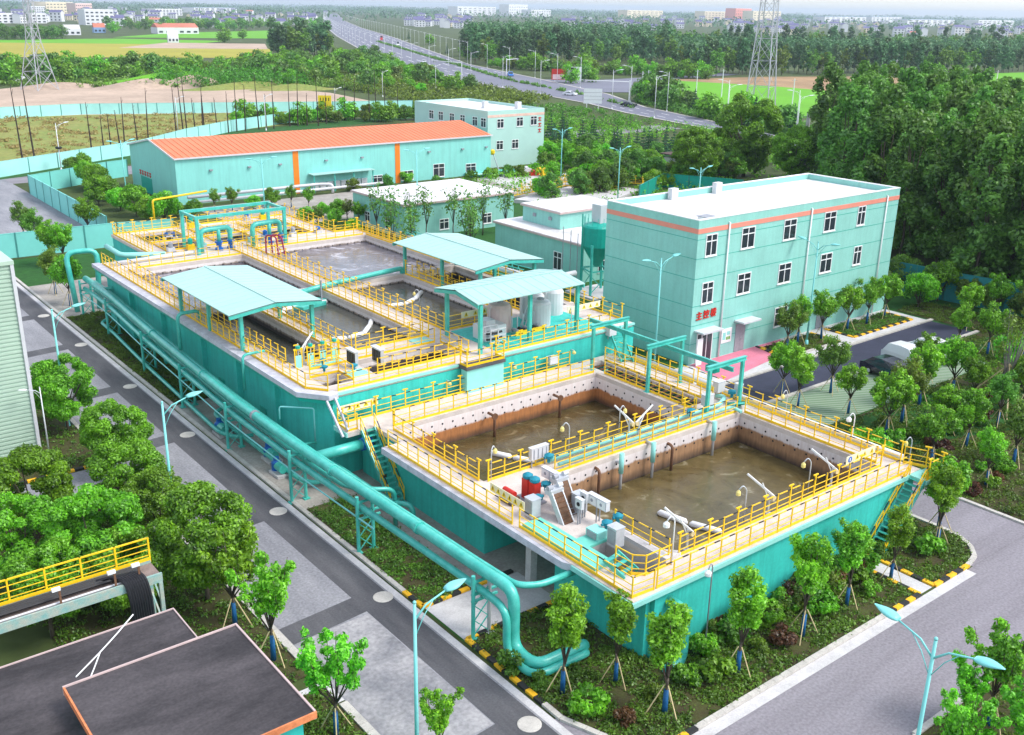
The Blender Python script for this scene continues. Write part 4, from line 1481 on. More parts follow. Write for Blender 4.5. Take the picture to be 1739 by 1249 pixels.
railing('yellow railing in front of the narrow front pool', [(33.7, 57.0), (40.8, 57.0)], Z6, False, group=GB)
railing('yellow railing round the open hatch at the front left corner', [(29.5, 58.9), (31.7, 58.9), (31.7, 56.9)], Z6, False, group=GB, dash=False)
railing('yellow railing across the pump yard under the left canopy', [(30.2, 62.2), (33.6, 62.2)], Z6, True, group=GB)
railing('yellow railing across the pump yard beside the sluice boxes', [(30.3, 60.4), (33.4, 60.4)], Z6, False, group=GB)
railing('yellow railing round the back edge of the rear deck', [(33.5, 99.8), (33.5, 111.9), (53.9, 111.9)], Z6, True, step=1.1, group=GB)
railing('yellow railing down the right side of the rear deck', [(53.9, 111.8), (53.9, 99.8), (56.7, 99.6)], Z6, True, group=GB)
for i, x in enumerate((35.3, 39.5, 41.1, 45.3, 46.9, 51.7)):
    railing('yellow railing across the rear deck slots, %s from the left' % ORD[i], [(x, 101.3), (x, 110.2)], Z6, i % 2 == 0, step=1.5, group=GB, dash=False)
railing('yellow railing along the front of the rear deck slots', [(35.2, 101.0), (52.0, 101.0)], Z6, True, step=1.4, group=GB, dash=False)
railing('yellow railing along the middle beam of the rear deck', [(35.2, 105.4), (52.0, 105.4)], Z6, False, step=1.4, group=GB, dash=False)
railing('yellow railing round the far pit behind the blower house', px((885, 338), (985, 316), (1090, 325), (1092, 333)), 1.2, True, step=1.3)
railing('yellow railing on the near side of the far pit behind the blower house', px((870, 340), (960, 322), (1050, 330)), 0.6, True, step=1.3)

# far pit behind the blower house
fp = thing('sunken_tank', 'low concrete tank ringed by yellow railings behind the blower house', 'treatment tank', (*at(960, 325), 0))
MB().prism(px((872, 345), (985, 318), (1092, 327), (1040, 345), (940, 352)), 0, 0.6).build('wall', CONC, fp)

# ------------------------------------------------------------------ stairs
def stair(label, p0, p1, z0, z1, wd, steps, railed=True):
    """flight from (p0, z0) at the foot up to (p1, z1)"""
    t = thing('steel_stair', label, 'stair', (*p0, z0))
    d = Vector((p1[0] - p0[0], p1[1] - p0[1], 0))
    s_ = Vector((-d.y, d.x, 0)).normalized()
    d3 = Vector((d.x, d.y, z1 - z0))
    a = Vector((p0[0], p0[1], z0))
    for sg in (-1, 1):
        o = s_ * (sg * wd / 2)
        MB().beam(a + o, a + o + d3, 0.06, 0.26).build('stringer', TEALP, t)
    b = MB()
    dn = d.normalized()
    for i in range(steps):
        c = a + d3 * ((i + 0.7) / steps)
        b.beam(c - s_ * (wd / 2 - 0.03), c + s_ * (wd / 2 - 0.03), 0.24, 0.045)
    b.build('tread', TEALP, t)
    if railed:
        for sg in (-1, 1):
            o = s_ * (sg * (wd / 2 + 0.03))
            h = Vector((0, 0, 1.0))
            b = MB()
            for k in (1.0, 0.55):
                b.c = 1 if k == 1.0 else 0
                b.beam(a + o + h * k, a + o + d3 + h * k, 0.055)
            b.c = 0
            n = 6
            for i in range(n + 1):
                c = a + o + d3 * (i / n)
                b.beam(c, c + h, 0.05)
            b.build('handrail', [YEL, DASH], t)
    return t


stair('turquoise stair with yellow handrails up to the left landing of the front tank', (30.55, 49.7), (30.6, 53.25), 0.0, 3.95, 0.95, 14)
stair('turquoise stair with yellow handrails down from the right landing of the front tank', (49.7, 27.55), (53.2, 27.55), 0.0, 3.9, 1.0, 14)
stair('short turquoise stair from the gantry channel up to the raised tank', (53.6, 52.6), (54.9, 55.6), 4.05, 5.95, 1.0, 8, False)
stair('short turquoise stair at the front end of the plate beside the screens', (31.6, 29.9), (31.4, 31.2), 4.02, 4.55, 1.1, 3, False)
stair('small turquoise step over the pipes at the right end of the middle walkway', (53.5, 41.9), (53.0, 40.9), 4.02, 4.5, 0.9, 3, False)

# ------------------------------------------------------------------ canopies
def canopy(label, x0, x1, y0, y1, ze, rise, axis, cols, zf):
    t = thing('canopy', label, 'canopy', (x0, y0, zf))
    b = MB()
    th = 0.07
    if axis == 'y':
        xm = (x0 + x1) / 2
        for xa, za, xb, zb_ in ((x0, ze, xm, ze + rise), (xm, ze + rise, x1, ze)):
            b.quad((xa, y0, za), (xb, y0, zb_), (xb, y1, zb_), (xa, y1, za))
            b.quad((xa, y0, za - th), (xa, y1, za - th), (xb, y1, zb_ - th), (xb, y0, zb_ - th))
        b.quad((x0, y0, ze), (x0, y1, ze), (x0, y1, ze - th), (x0, y0, ze - th))
        b.quad((x1, y0, ze - th), (x1, y1, ze - th), (x1, y1, ze), (x1, y0, ze))
        rg = MB().beam((xm, y0 - 0.03, ze + rise + 0.02), (xm, y1 + 0.03, ze + rise + 0.02), 0.22, 0.04)
        em = []
        for y in (y0, y1):
            em.append(MB())
            em[-1].beam((x0, y + 0.08, ze - 0.22), (xm, y + 0.08, ze + rise - 0.22), 0.12, 0.26).beam((xm, y + 0.08, ze + rise - 0.22), (x1, y + 0.08, ze - 0.22), 0.12, 0.26)
        n = int((y1 - y0) / 0.9)
        sm = MB()
        for i in range(n):
            y = y0 + (i + 0.5) * (y1 - y0) / n
            sm.beam((x0, y, ze + 0.008), (xm, y, ze + rise + 0.008), 0.04, 0.02).beam((xm, y, ze + rise + 0.008), (x1, y, ze + 0.008), 0.04, 0.02)
    else:
        ym = (y0 + y1) / 2
        for ya, za, yb, zb_ in ((y0, ze, ym, ze + rise), (ym, ze + rise, y1, ze)):
            b.quad((x0, ya, za), (x1, ya, za), (x1, yb, zb_), (x0, yb, zb_))
            b.quad((x0, ya, za - th), (x0, yb, zb_ - th), (x1, yb, zb_ - th), (x1, ya, za - th))
        b.quad((x0, y0, ze - th), (x1, y0, ze - th), (x1, y0, ze), (x0, y0, ze))
        rg = MB().beam((x0 - 0.03, ym, ze + rise + 0.02), (x1 + 0.03, ym, ze + rise + 0.02), 0.22, 0.04)
        em = []
        for x in (x0 + 0.08, x1 - 0.08):
            em.append(MB())
            em[-1].beam((x, y0, ze - 0.22), (x, ym, ze + rise - 0.22), 0.12, 0.26).beam((x, ym, ze + rise - 0.22), (x, y1, ze - 0.22), 0.12, 0.26)
        n = int((x1 - x0) / 0.9)
        sm = MB()
        for i in range(n):
            x = x0 + (i + 0.5) * (x1 - x0) / n
            sm.beam((x, y0, ze + 0.008), (x, ym, ze + rise + 0.008), 0.04, 0.02).beam((x, ym, ze + rise + 0.008), (x, y1, ze + 0.008), 0.04, 0.02)
    rf = b.build('roof', ROOFC, t)
    rg.build('ridge_cap', ROOFC, rf)
    sm.build('roof_seam', ROOFC, rf)
    for g_ in em:
        g_.build('gable_beam', TEALP, t)
    g = MB()
    for i in range(4):
        if axis == 'y':
            x = x0 + 0.6 + (x1 - x0 - 1.2) * i / 3
            z = ze + rise * (1 - abs(x - (x0 + x1) / 2) / ((x1 - x0) / 2)) - 0.15
            g.beam((x, y0 + 0.15, z), (x, y1 - 0.15, z), 0.08, 0.14)
        else:
            y = y0 + 0.6 + (y1 - y0 - 1.2) * i / 3
            z = ze + rise * (1 - abs(y - (y0 + y1) / 2) / ((y1 - y0) / 2)) - 0.15
            g.beam((x0 + 0.15, y, z), (x1 - 0.15, y, z), 0.08, 0.14)
    g.build('purlin', TEALD, t)
    for x, y in cols:
        MB().box(x - 0.13, x + 0.13, y - 0.13, y + 0.13, zf, ze - 0.14).build('column', TEALP, t)
    return t


canopy('left mint green canopy over the channel nearest the pipe rack', 27.2, 34.6, 66.4, 79.6, 9.0, 0.42, 'y', [(28.3, 67.0), (34.0, 67.0), (28.3, 73.0), (34.2, 73.0), (28.3, 78.8), (34.2, 78.8)], Z6)
canopy('rear mint green canopy over the dark pool, farthest from the camera', 49.5, 57.0, 67.0, 80.2, 9.0, 0.45, 'y', [(50.4, 67.6), (56.4, 67.6), (50.4, 73.4), (56.4, 73.4), (50.4, 79.6), (56.4, 79.6)], Z6)
canopy('middle mint green canopy over the dosing tanks, ridge running sideways', 41.6, 52.0, 56.1, 61.7, 9.9, 0.45, 'x', [(42.0, 56.3), (46.9, 56.6), (51.7, 56.6), (42.6, 61.4), (47.2, 61.4), (51.7, 61.4)], Z6)

# ------------------------------------------------------------------ gantries
for i, (y, x0, x1) in enumerate(((53.1, 50.3, 53.7), (47.2, 50.3, 53.7), (41.6, 50.3, 53.7))):
    t = thing('hoist_gantry', 'turquoise portal gantry over the channel, %s' % ('rear one against the raised tank', 'middle one', 'front one at the end of the middle walkway')[i], 'gantry', (x0, y, Z), 'portal gantries over the channel')
    for x in (x0, x1):
        MB().box(x - 0.11, x + 0.11, y - 0.11, y + 0.11, Z, Z + 3.3).box(x - 0.2, x + 0.2, y - 0.2, y + 0.2, Z, Z + 0.04).build('leg', TEALP, t)
    MB().box(x0 - 0.3, x1 + 0.3, y - 0.12, y + 0.12, Z + 3.3, Z + 3.36).box(x0 - 0.3, x1 + 0.3, y - 0.04, y + 0.04, Z + 3.36, Z + 3.54).box(x0 - 0.3, x1 + 0.3, y - 0.12, y + 0.12, Z + 3.54, Z + 3.6).build('crossbeam', TEALP, t)
t = thing('hoist_rail', 'long turquoise rail beam with an electric hoist running under the three gantries', 'hoist rail', (52, 47, Z + 3))
MB().box(51.9, 52.1, 41.0, 55.4, Z + 3.24, Z + 3.29).box(51.97, 52.03, 41.0, 55.4, Z + 3.04, Z + 3.24).box(51.9, 52.1, 41.0, 55.4, Z + 2.99, Z + 3.04).build('beam', TEALP, t)
h = MB().box(51.7, 52.3, 42.4, 43.2, Z + 2.5, Z + 2.95).build('hoist', TEALD, t)
MB().tube([(52, 42.8, Z + 2.5), (52, 42.8, Z + 1.9)], 0.03, 6).build('hook', BLACK, h)

# second frame at the rear deck
t = thing('pipe_portal_frame', 'turquoise portal frame over the pumps on the rear deck', 'frame', (38, 98, Z6))
fx0, fx1, fy0, fy1, fz = 37.4, 46.9, 97.6, 101.5, Z6 + 3.6
for x in (fx0, fx1):
    for y in (fy0, fy1):
        MB().box(x - 0.15, x + 0.15, y - 0.15, y + 0.15, Z6, fz).build('leg', TEALP, t)
for y in (fy0, fy1):
    MB().box(fx0 - 0.2, fx1 + 0.2, y - 0.13, y + 0.13, fz, fz + 0.3).build('beam', TEALP, t)
for x in (fx0, fx1):
    MB().box(x - 0.12, x + 0.12, fy0 + 0.14, fy1 - 0.14, fz + 0.02, fz + 0.26).build('beam', TEALP, t)


# ------------------------------------------------------------------ pipe rack
SUP = [(34.9, 25.7), (45.7, 25.4), (53.75, 25.2), (63.8, 25.3), (73.5, 25.75), (83.3, 26.2), (95.2, 27.0), (103.4, 27.1)]


def RX(y):
    if y <= SUP[0][0]:
        return SUP[0][1]
    for (a, xa), (c, xc) in zip(SUP[:-1], SUP[1:]):
        if y <= c:
            return xa + (xc - xa) * (y - a) / (c - a)
    return SUP[-1][1]


NTH = ['nearest the camera, by the painted kerb', 'second from the near end, beside the planted strip', 'third from the near end, facing the left stair',
       'fourth from the near end, on the bare concrete', 'fifth from the near end, in front of the raised tank', 'sixth from the near end, above the hedge plants',
       'seventh from the near end, among bushes', 'last one at the far end beside the young trees']
for i, (y, x) in enumerate(SUP):
    t = thing('pipe_support', 'turquoise braced steel pipe support, %s' % NTH[i], 'pipe support', (x, y, 0), 'steel supports of the pipe rack')
    for k, xx in enumerate((x, x + 1.0)):
        MB().tube([(xx, y, 0), (xx, y, 3.65 if k == 0 else 3.35)], 0.11, 8).box(xx - 0.2, xx + 0.2, y - 0.2, y + 0.2, 0, 0.1).build('leg', GALV if (i == 0 and k) else TEALP, t, False)
    b = MB()
    for k in range(3):
        z0 = 0.25 + k * 0.85
        b.beam((x + 0.1, y, z0), (x + 0.9, y, z0 + 0.8), 0.05).beam((x + 0.9, y, z0), (x + 0.1, y, z0 + 0.8), 0.05)
    b.build('brace', TEALP, t)
    b = MB()
    for z in (2.25, 2.62, 3.32):
        b.box(x - 0.1, x + 1.5, y - 0.07, y + 0.07, z - 0.1, z)
    b.build('crossbar', TEALP, t)


def ys(a, c, st=4.0):
    n = max(1, int(abs(c - a) / st))
    return [a + (c - a) * i / n for i in range(n + 1)]


def pipe(label, path, rad, bend=0.6, mat=TEALP, flanges=(), name='pipe', n=12):
    t = thing(name, label, 'pipe', path[0])
    MB().tube(path, rad, n, bend).build('pipe_run', mat, t, True)
    for p, q, m_ in flanges:
        d = (Vector(q) - Vector(p)).normalized() * 0.11
        MB().tube([Vector(p) - d, Vector(p) + d], rad * 1.22, 12).build('flange', m_, t)
    return t


def run(dx, z, a, c):
    return [(RX(y) + dx, y, z) for y in ys(a, c)]


fl = [((RX(y) + 0.65, y, 3.72), (RX(y + 1) + 0.65, y + 1, 3.72), m_) for y, m_ in ((60.2, GREY), (49.5, TEALP), (70, TEALP), (82, TEALP), (40.5, TEALP))]
pipe('thickest turquoise pipe on top of the rack, dropping to the ground at its near end', run(0.65, 3.72, 103.5, 34.5) + [(26.45, 32.6, 3.72), (26.45, 32.6, 0.5), (26.35, 30.75, 0.5), (29.5, 30.7, 0.5), (29.6, 31.2, -0.2)], 0.30, 0.95, flanges=fl)
pipe('turquoise pipe beside the thickest one, turning off to the near corner of the front tank', run(1.12, 3.62, 102, 36) + [(26.95, 33.0, 3.6), (28.0, 32.5, 3.5), (31.6, 32.45, 3.45)], 0.17, 1.0)
pipe('lower turquoise pipe under the thickest one, dropping beside it at the near end', run(0.35, 2.86, 103, 34.5) + [(25.95, 32.5, 2.86), (25.95, 32.5, 0.35), (25.9, 30.3, 0.35), (29.3, 30.25, 0.35), (29.4, 31, -0.2)], 0.2, 0.9)
pipe('slim turquoise pipe low on the inner side of the rack', run(1.0, 2.75, 102, 52) + [(26.4, 49, 2.75), (27.6, 47.5, 2.75), (28.9, 47.3, 2.5), (28.9, 47.3, 0)], 0.15, 0.6)
pipe('turquoise conduit at mid height on the inner side of the rack', run(1.35, 2.35, 101, 58) + [(26.6, 57.0, 2.35), (28.6, 56.6, 2.35)], 0.08, 0.4)
pipe('thin pale conduit along the outer side of the rack', run(0.02, 2.33, 104, 44), 0.05, 0, LAMPP)
pipe('ground level turquoise pipe along the planted strip behind the rack', [(28.0, 98.5, 0.7)] + [(RX(y) + 0.2, y, 0.55) for y in ys(98, 66)] + [(26.3, 64.5, 0.5), (27.4, 64.2, 0.5)], 0.15, 0.5)
pipe('ground level turquoise pipe on the bare concrete beside the pumps', [(28.2, 71.0, 0.4), (26.9, 70.0, 0.4)] + [(26.8, y, 0.4) for y in ys(69, 56)] + [(27.2, 54.8, 0.4), (28.6, 54.6, 0.4)], 0.16, 0.5)
pipe('tall turquoise arch of pipe at the far end of the rack', [(27.0, 105.0, 0), (26.9, 106.5, 5.9), (29.9, 106.0, 5.9), (29.2, 105.0, 0)], 0.27, 1.0)
pipe('short turquoise cross pipe from the rack to the raised tank near the arch', [(27.7, 98.0, 3.8), (30.0, 98.0, 3.8)], 0.2, 0)
pipe('turquoise pipe hook over the rim of the raised tank near the left canopy', [(26.9, 76.0, 3.9), (26.9, 76.0, 6.85), (28.7, 76.0, 6.85), (28.7, 76.0, 6.1)], 0.15, 0.5)
pipe('smaller turquoise pipe hook over the rim of the raised tank near its front corner', [(27.2, 64.6, 3.9), (27.2, 64.6, 6.55), (28.9, 64.6, 6.55)], 0.1, 0.4)
pipe('thick turquoise pipe crossing from the rack to the front tank below the left landing', [(26.4, 53.0, 3.1), (31.4, 53.4, 2.9)], 0.36, 0, flanges=[((30.2, 53.3, 2.95), (31.2, 53.38, 2.92), BLUE), ((30.7, 53.34, 2.93), (31.2, 53.38, 2.92), BLUE)])
pipe('turquoise riser pipe under the left landing with a dark valve', [(31.1, 52.2, 0.2), (31.1, 52.2, 2.4), (31.1, 53.0, 2.9)], 0.17, 0.4, flanges=[((31.1, 52.2, 0.9), (31.1, 52.2, 1.5), RUST)])
pipe('turquoise pipe running low past the foot of the left stair', [(27.4, 55.4, 1.6), (28.6, 54.6, 1.6), (28.7, 47.4, 1.6), (29.6, 46.4, 1.6), (29.6, 46.4, 0.1)], 0.17, 0.8)
pipe('turquoise pipe against the raised tank wall behind the left stair', [(29.4, 55.2, 1.9), (31.2, 55.2, 1.9)], 0.22, 0)
pipe('large turquoise pipe bending down at the front face of the front tank', [(32.6, 28.3, 3.0), (32.6, 27.2, 3.0), (32.6, 27.2, 0.2), (31.4, 27.0, 0.2)], 0.3, 0.9)
pipe('thin pale pipe loop on the wall at the front corner of the raised tank', [(26.7, 58.0, 4.0), (26.7, 58.0, 4.9), (28.4, 56.4, 4.9), (28.4, 56.4, 2.5)], 0.05, 0.2, LAMPP)
pipe('pale turquoise pipe running along the middle walkway, rear of the pair', [(36.6, 41.9, 4.35), (52.0, 41.9, 4.35), (53.4, 42.6, 4.35), (53.4, 43.4, 4.2)], 0.15, 0.4, TEALL)
pipe('pale turquoise pipe running along the middle walkway, front of the pair', [(36.6, 41.15, 4.3), (52.4, 41.15, 4.3), (52.4, 40.3, 4.2)], 0.12, 0.4, TEALL)
pipe('white duct along the outer right edge of the front tank', [(54.75, 53.0, 4.15), (54.75, 29.5, 4.15)], 0.2, 0, PVC)
pipe('white insulated pipe along the back edge of the left grey pool', [(28.6, 97.6, 6.3), (36.9, 97.9, 6.3)], 0.17, 0, PVC)
pipe('turquoise pipe from the left rim to the rear deck', [(30.3, 104.0, 6.6), (30.6, 100.6, 6.3), (34.5, 99.0, 6.2)], 0.25, 0.6, TEALL)
pipe('turquoise pipe crossing the central walkway between the pools', [(37.5, 78.3, 6.1), (41.8, 78.9, 6.35), (50.2, 79.8, 6.5), (50.2, 79.8, 5.6)], 0.24, 0.6, TEALP)
for i, (x, lab) in enumerate(((39.2, 'left'), (44.8, 'right'))):
    t = pipe('turquoise pump manifold under the portal frame, %s one' % lab, [(x - 1.3, 98.2, Z6), (x - 1.3, 98.2, Z6 + 2.3), (x + 2.0, 98.6, Z6 + 2.3), (x + 2.0, 98.6, Z6 + 0.3)], 0.26, 0.6)
    MB().tube([(x + 0.7, 98.4, Z6 + 2.3), (x + 0.7, 98.4, Z6 + 0.9)], 0.2, 10).build('branch', TEALP, t, True)
    for dx in (0.7, 2.0):
        MB().lathe((x + dx, 98.5, Z6), [(0.42, 0), (0.42, 0.25), (0.25, 0.3), (0.3, 0.75), (0.42, 0.8), (0.42, 0.95)], 12).build('valve', BLUE, t)

for i, (qx, y0, ztop) in enumerate(((39.6, 51.6, 3.3), (45.6, 51.6, 3.3), (39.1, 40.45, 3.6), (40.9, 40.4, 3.55), (43.7, 40.4, 4.1), (45.5, 40.4, 3.55), (49.5, 40.4, 4.1))):
    sg = 0.35
    lab = ['rusty flanged pipe dropping down the back wall of the rear pool, left one', 'rusty flanged pipe dropping down the back wall of the rear pool, right one',
           'bent rusty pipe entering the front pool nearest the white control boxes', 'pipe with turquoise sleeve entering the front pool, left one', 'pipe with turquoise sleeve entering the front pool, middle one',
           'brown pipe entering the front pool between two sleeved pipes', 'pipe with turquoise sleeve entering the front pool, near its far corner'][i]
    t = thing('drop_pipe', lab, 'pipe', (qx, y0, 1.5))
    MB().tube([(qx, y0 + 0.5, ztop), (qx, y0 - 0.25, ztop), (qx, y0 - 0.25, 1.5)], 0.1, 8, 0.3).build('pipe_run', RUST if i in (0, 1, 2, 5) else GALV, t, True)
    if i < 2:
        MB().tube([(qx, y0 - 0.34, ztop - 0.02), (qx, y0 - 0.24, ztop - 0.02)], 0.24, 12).build('flange', RUST, t)
    if i in (3, 4, 6):
        MB().tube([(qx, y0 - 0.25, 2.9), (qx, y0 - 0.25, 4.25)], 0.16, 10).build('sleeve', TEALL, t, True)

# floating booms
def boom(label, pts, z):
    t = thing('floating_boom', label, 'boom', (*pts[0], z))
    for p, q in zip(pts[:-1], pts[1:]):
        a, c = lerp(p, q, 0.03), lerp(p, q, 0.97)
        MB().tube([(*a, z), (*lerp(a, c, 0.08), z + 0.03), (*lerp(a, c, 0.92), z + 0.03), (*c, z)], [0.06, 0.2, 0.2, 0.06], 10).build('float', WHITE, t, True)


boom('white floating boom of two capsules in the rear brown pool', [(37.6, 49.2), (38.3, 47.7), (39.1, 46.3)], 1.85)
boom('white floating boom of two capsules in the front brown pool', [(40.4, 36.5), (40.85, 34.4), (41.6, 32.4)], 1.9)
boom('white floating boom reaching from the left canopy over the left dark pool', [(35.2, 73.6), (36.2, 77.0), (39.0, 77.3), (40.8, 77.2)], 5.32)
boom('white floating boom curving along the front of the left dark pool', [(35.4, 67.5), (37.0, 67.0), (38.6, 67.3), (40.2, 69.0), (40.9, 70.0)], 5.32)
boom('white floating boom in the right dark pool', [(44.0, 73.0), (45.8, 72.6), (47.4, 73.4), (49.4, 75.2)], 5.32)

# ------------------------------------------------------------------ machines on the front tank
def cab(name, label, cat, x, y, z, sx, sy, sz, mat, parts=(), legs=0.0):
    t = thing(name, label, cat, (x, y, z))
    MB().box(x - sx / 2, x + sx / 2, y - sy / 2, y + sy / 2, z + legs, z + legs + sz).build('case', mat, t)
    if legs:
        for dx in (-1, 1):
            MB().box(x + dx * sx * 0.4 - 0.03, x + dx * sx * 0.4 + 0.03, y - 0.03, y + 0.03, z, z + legs).build('leg', GREY, t)
    MB().box(x - sx / 2 - 0.03, x + sx / 2 + 0.03, y - sy / 2 - 0.03, y + sy / 2 + 0.03, z + legs + sz + 0.001, z + legs + sz + 0.04).build('lid', mat, t)
    return t


def dark_front(t, x0, x1, y, z0, z1, mat=BLACK):
    MB().box(x0, x1, y - 0.02, y - 0.003, z0, z1).build('panel', mat, t)


def valve(label, x, y, z, s=0.45):
    t = thing('valve_actuator', label, 'valve', (x, y, z))
    M2 = M('petrol_enamel', (0.012, 0.22, 0.30), 0.35, 0.1, 3.0)
    MB().lathe((x, y, z), [(s * 0.35, 0), (s * 0.35, s), (s * 0.9, s * 1.05), (s * 0.95, s * 1.6), (s * 0.4, s * 1.9), (s * 0.15, s * 2.0)], 12).build('body', M2, t, False)
    MB().tube([(x - s * 1.2, y, z + s * 1.3), (x + s * 1.2, y, z + s * 1.3)], s * 0.28, 8).build('handwheel', M2, t)


t = cab('cabinet', 'white louvred box on the middle walkway between the brown pools', 'cabinet', 35.9, 42.2, Z, 1.3, 0.3, 0.75, PVC, legs=0.55)
for k in range(4):
    MB().box(35.4 + k * 0.32, 35.46 + k * 0.32, 42.02, 42.05, Z + 0.62, Z + 1.22).build('louvre', GREY, t)
for i, (x, y, lab) in enumerate(((34.1, 38.9, 'long white twin control box behind the grey screens'), (34.0, 34.9, 'long white twin control box in front of the grey screens'))):
    t = cab('control_box', lab, 'control box', x, y, Z, 0.28, 1.45, 0.55, PVC, legs=0.9)
    for k in (-1, 1):
        MB().box(x - 0.175, x - 0.152, y + k * 0.36 - 0.3, y + k * 0.36 + 0.3, Z + 0.95, Z + 1.4).build('door', WHITE, t)
        MB().tube([(x - 0.176, y + k * 0.36, Z + 1.2), (x - 0.19, y + k * 0.36, Z + 1.2)], 0.1, 10).build('dial', GREY, t)
for i, (x, y) in enumerate(((33.0, 35.3), (33.7, 35.7))):
    t = cab('meter_box', 'small white meter box with a dark round dial, %s' % ('left of the pair', 'right of the pair')[i], 'meter box', x, y, Z, 0.2, 0.5, 0.55, PVC, legs=0.95)
    MB().tube([(x - 0.1, y, Z + 1.22), (x - 0.13, y, Z + 1.22)], 0.12, 12).build('dial', BLACK, t)
t = thing('red_pump_set', 'tall dark red twin pump set behind the warning sign row', 'pump', (33.0, 38.9, Z))
for k in range(2):
    y = 38.6 + k * 0.62
    MB().box(32.4, 32.85, y - 0.26, y + 0.26, Z + 0.1, Z + 1.3).build('column', RED, t)
    MB().lathe((32.62, y, Z + 1.3), [(0.2, 0), (0.3, 0.06), (0.3, 0.22), (0.12, 0.34)], 12).build('motor_cap', M('petrol_enamel', (0.012, 0.22, 0.30)), t)
MB().box(32.1, 33.2, 38.2, 39.8, Z + 0.0, Z + 0.1).build('base_plate', GREY, t)
t = thing('red_pump_set', 'low rusty red pump frame just behind the sign row railing', 'pump', (31.9, 39.8, Z))
MB().box(31.3, 31.9, 39.0, 40.1, Z, Z + 0.45).build('frame', RUST, t)
MB().tube([(31.6, 39.1, Z + 0.62), (31.6, 40.0, Z + 0.62)], 0.18, 12).build('motor', RED, t)
for i, (x, y) in enumerate(((32.5, 36.0), (33.3, 35.9))):
    pass
for i, (x, y) in enumerate(((32.6, 36.6), (33.5, 37.2))):
    t = thing('bar_screen', 'steep grey inclined bar screen with brown rake belt, %s' % ('left one with a rust stained front', 'right one under the round motors')[i], 'bar screen', (x, y, Z))
    top = (x, y + 0.3, Z + 1.55 + 0.2 * i)
    bot = (x, y - 1.1, Z - 0.5)
    for sg in (-1, 1):
        MB().beam((bot[0] + sg * 0.36, bot[1], bot[2]), (top[0] + sg * 0.36, top[1], top[2]), 0.07, 0.36).build('side_plate', GALV, t)
    MB().beam(bot, (top[0], top[1] - 0.15, top[2] - 0.2), 0.6, 0.3).build('rake_belt', M('brown_belt', (0.13, 0.07, 0.04), 0.7, 0.35, 6.0), t)
    MB().box(x - 0.45, x + 0.45, y + 0.05, y + 0.6, Z + 1.3 + 0.2 * i, Z + 1.62 + 0.2 * i).build('head_box', GALV, t)
    for sg in (-1, 1):
        MB().tube([(x + sg * 0.5, y + 0.3, Z + 1.72 + 0.2 * i), (x + sg * 0.2, y + 0.3, Z + 1.72 + 0.2 * i)], 0.14, 12).build('drive_motor', GALV if sg > 0 else GREY, t)
    b = MB()
    for k in range(7):
        z = Z - 0.2 + k * 0.24
        b.box(x - 0.31, x + 0.31, y - 1.12 + k * 0.165, y - 1.07 + k * 0.165, z, z + 0.06)
    b.build('rake', RUST if i == 0 else GREY, t)
for i, (x, y, lab) in enumerate(((31.5, 37.4, 'grey steel cabinet at the rear end of the turquoise plate'), (32.9, 32.4, 'grey steel cabinet beside the curved channel railing'), (33.9, 36.3, 'pale grey cabinet tucked between the screens and the pool railing'))):
    t = cab('cabinet', lab, 'cabinet', x, y, Z + 0.1, 0.6, 0.65, 1.05, GALV)
    MB().box(x - 0.33, x - 0.303, y - 0.27, y + 0.27, Z + 0.25, Z + 1.05).build('door', GREY, t)
for i, (x, y, lab) in enumerate(((32.3, 37.9, 'beside the rear grey cabinet'), (33.7, 38.9, 'between red pump and control box'), (33.3, 33.5, 'on the near end of the channel wall'), (34.3, 33.7, 'under the near twin control box'), (36.2, 41.6, 'at the near end of the middle walkway pipes'), (48.6, 41.5, 'on the walkway pipes near the front gantry'), (53.6, 42.2, 'beside the front gantry leg'))):
    valve('petrol blue valve actuator, %s' % lab, x, y, Z + (0.35 if i < 4 else 0.4), 0.3)
t = thing('machine_frame', 'low turquoise machine housing beside the near control box', 'machine', (33.0, 33.4, Z))
MB().box(32.3, 33.0, 33.1, 34.0, Z + 0.16, Z + 0.6).build('housing', TEALL, t)
MB().box(32.26, 32.3, 33.2, 33.9, Z + 0.2, Z + 0.55).build('side_panel', GREY, t)
for i, (x, y, lab) in enumerate(((53.6, 43.4, 'white box on the outer railing by the front gantry'), (54.3, 42.2, 'white post box at the right end of the middle walkway'), (50.9, 42.1, 'white box at the foot of the front gantry'), (54.2, 55.2, 'white box on the raised tank wall by the gantry stair'), (47.8, 54.9, 'white box on the back railing near the rear gantry'))):
    cab('switch_box', lab, 'switch box', x, y, Z + (0.2 if i != 3 else 1.2), 0.75 if i != 1 else 0.35, 0.5, 0.75 if i != 4 else 0.5, PVC, legs=0.3)

# davit cranes
def davit(label, x, y, z, az, ln=1.9):
    t = thing('davit_crane', label, 'davit crane', (x, y, z), 'davit cranes round the pools')
    d = Vector((math.cos(az), math.sin(az), 0))
    p = Vector((x, y, z))
    MB().tube([p, p + Vector((0, 0, 1.2))], 0.065, 8).box(x - 0.16, x + 0.16, y - 0.16, y + 0.16, z, z + 0.06).build('post', GALV, t)
    MB().beam(p + Vector((0, 0, 1.1)) - d * 0.25, p + d * ln * 0.7 + Vector((0, 0, 2.1)), 0.07, 0.1).build('arm', WHITE, t)
    MB().beam(p + Vector((0, 0, 0.8)), p + d * 0.45 + Vector((0, 0, 1.75)), 0.05).build('strut', WHITE, t)
    MB().tube([p + d * -0.2 + Vector((0, -0.1, 1.0)), p + d * -0.2 + Vector((0, 0.1, 1.0))], 0.14, 10).build('winch', BAMB, t)


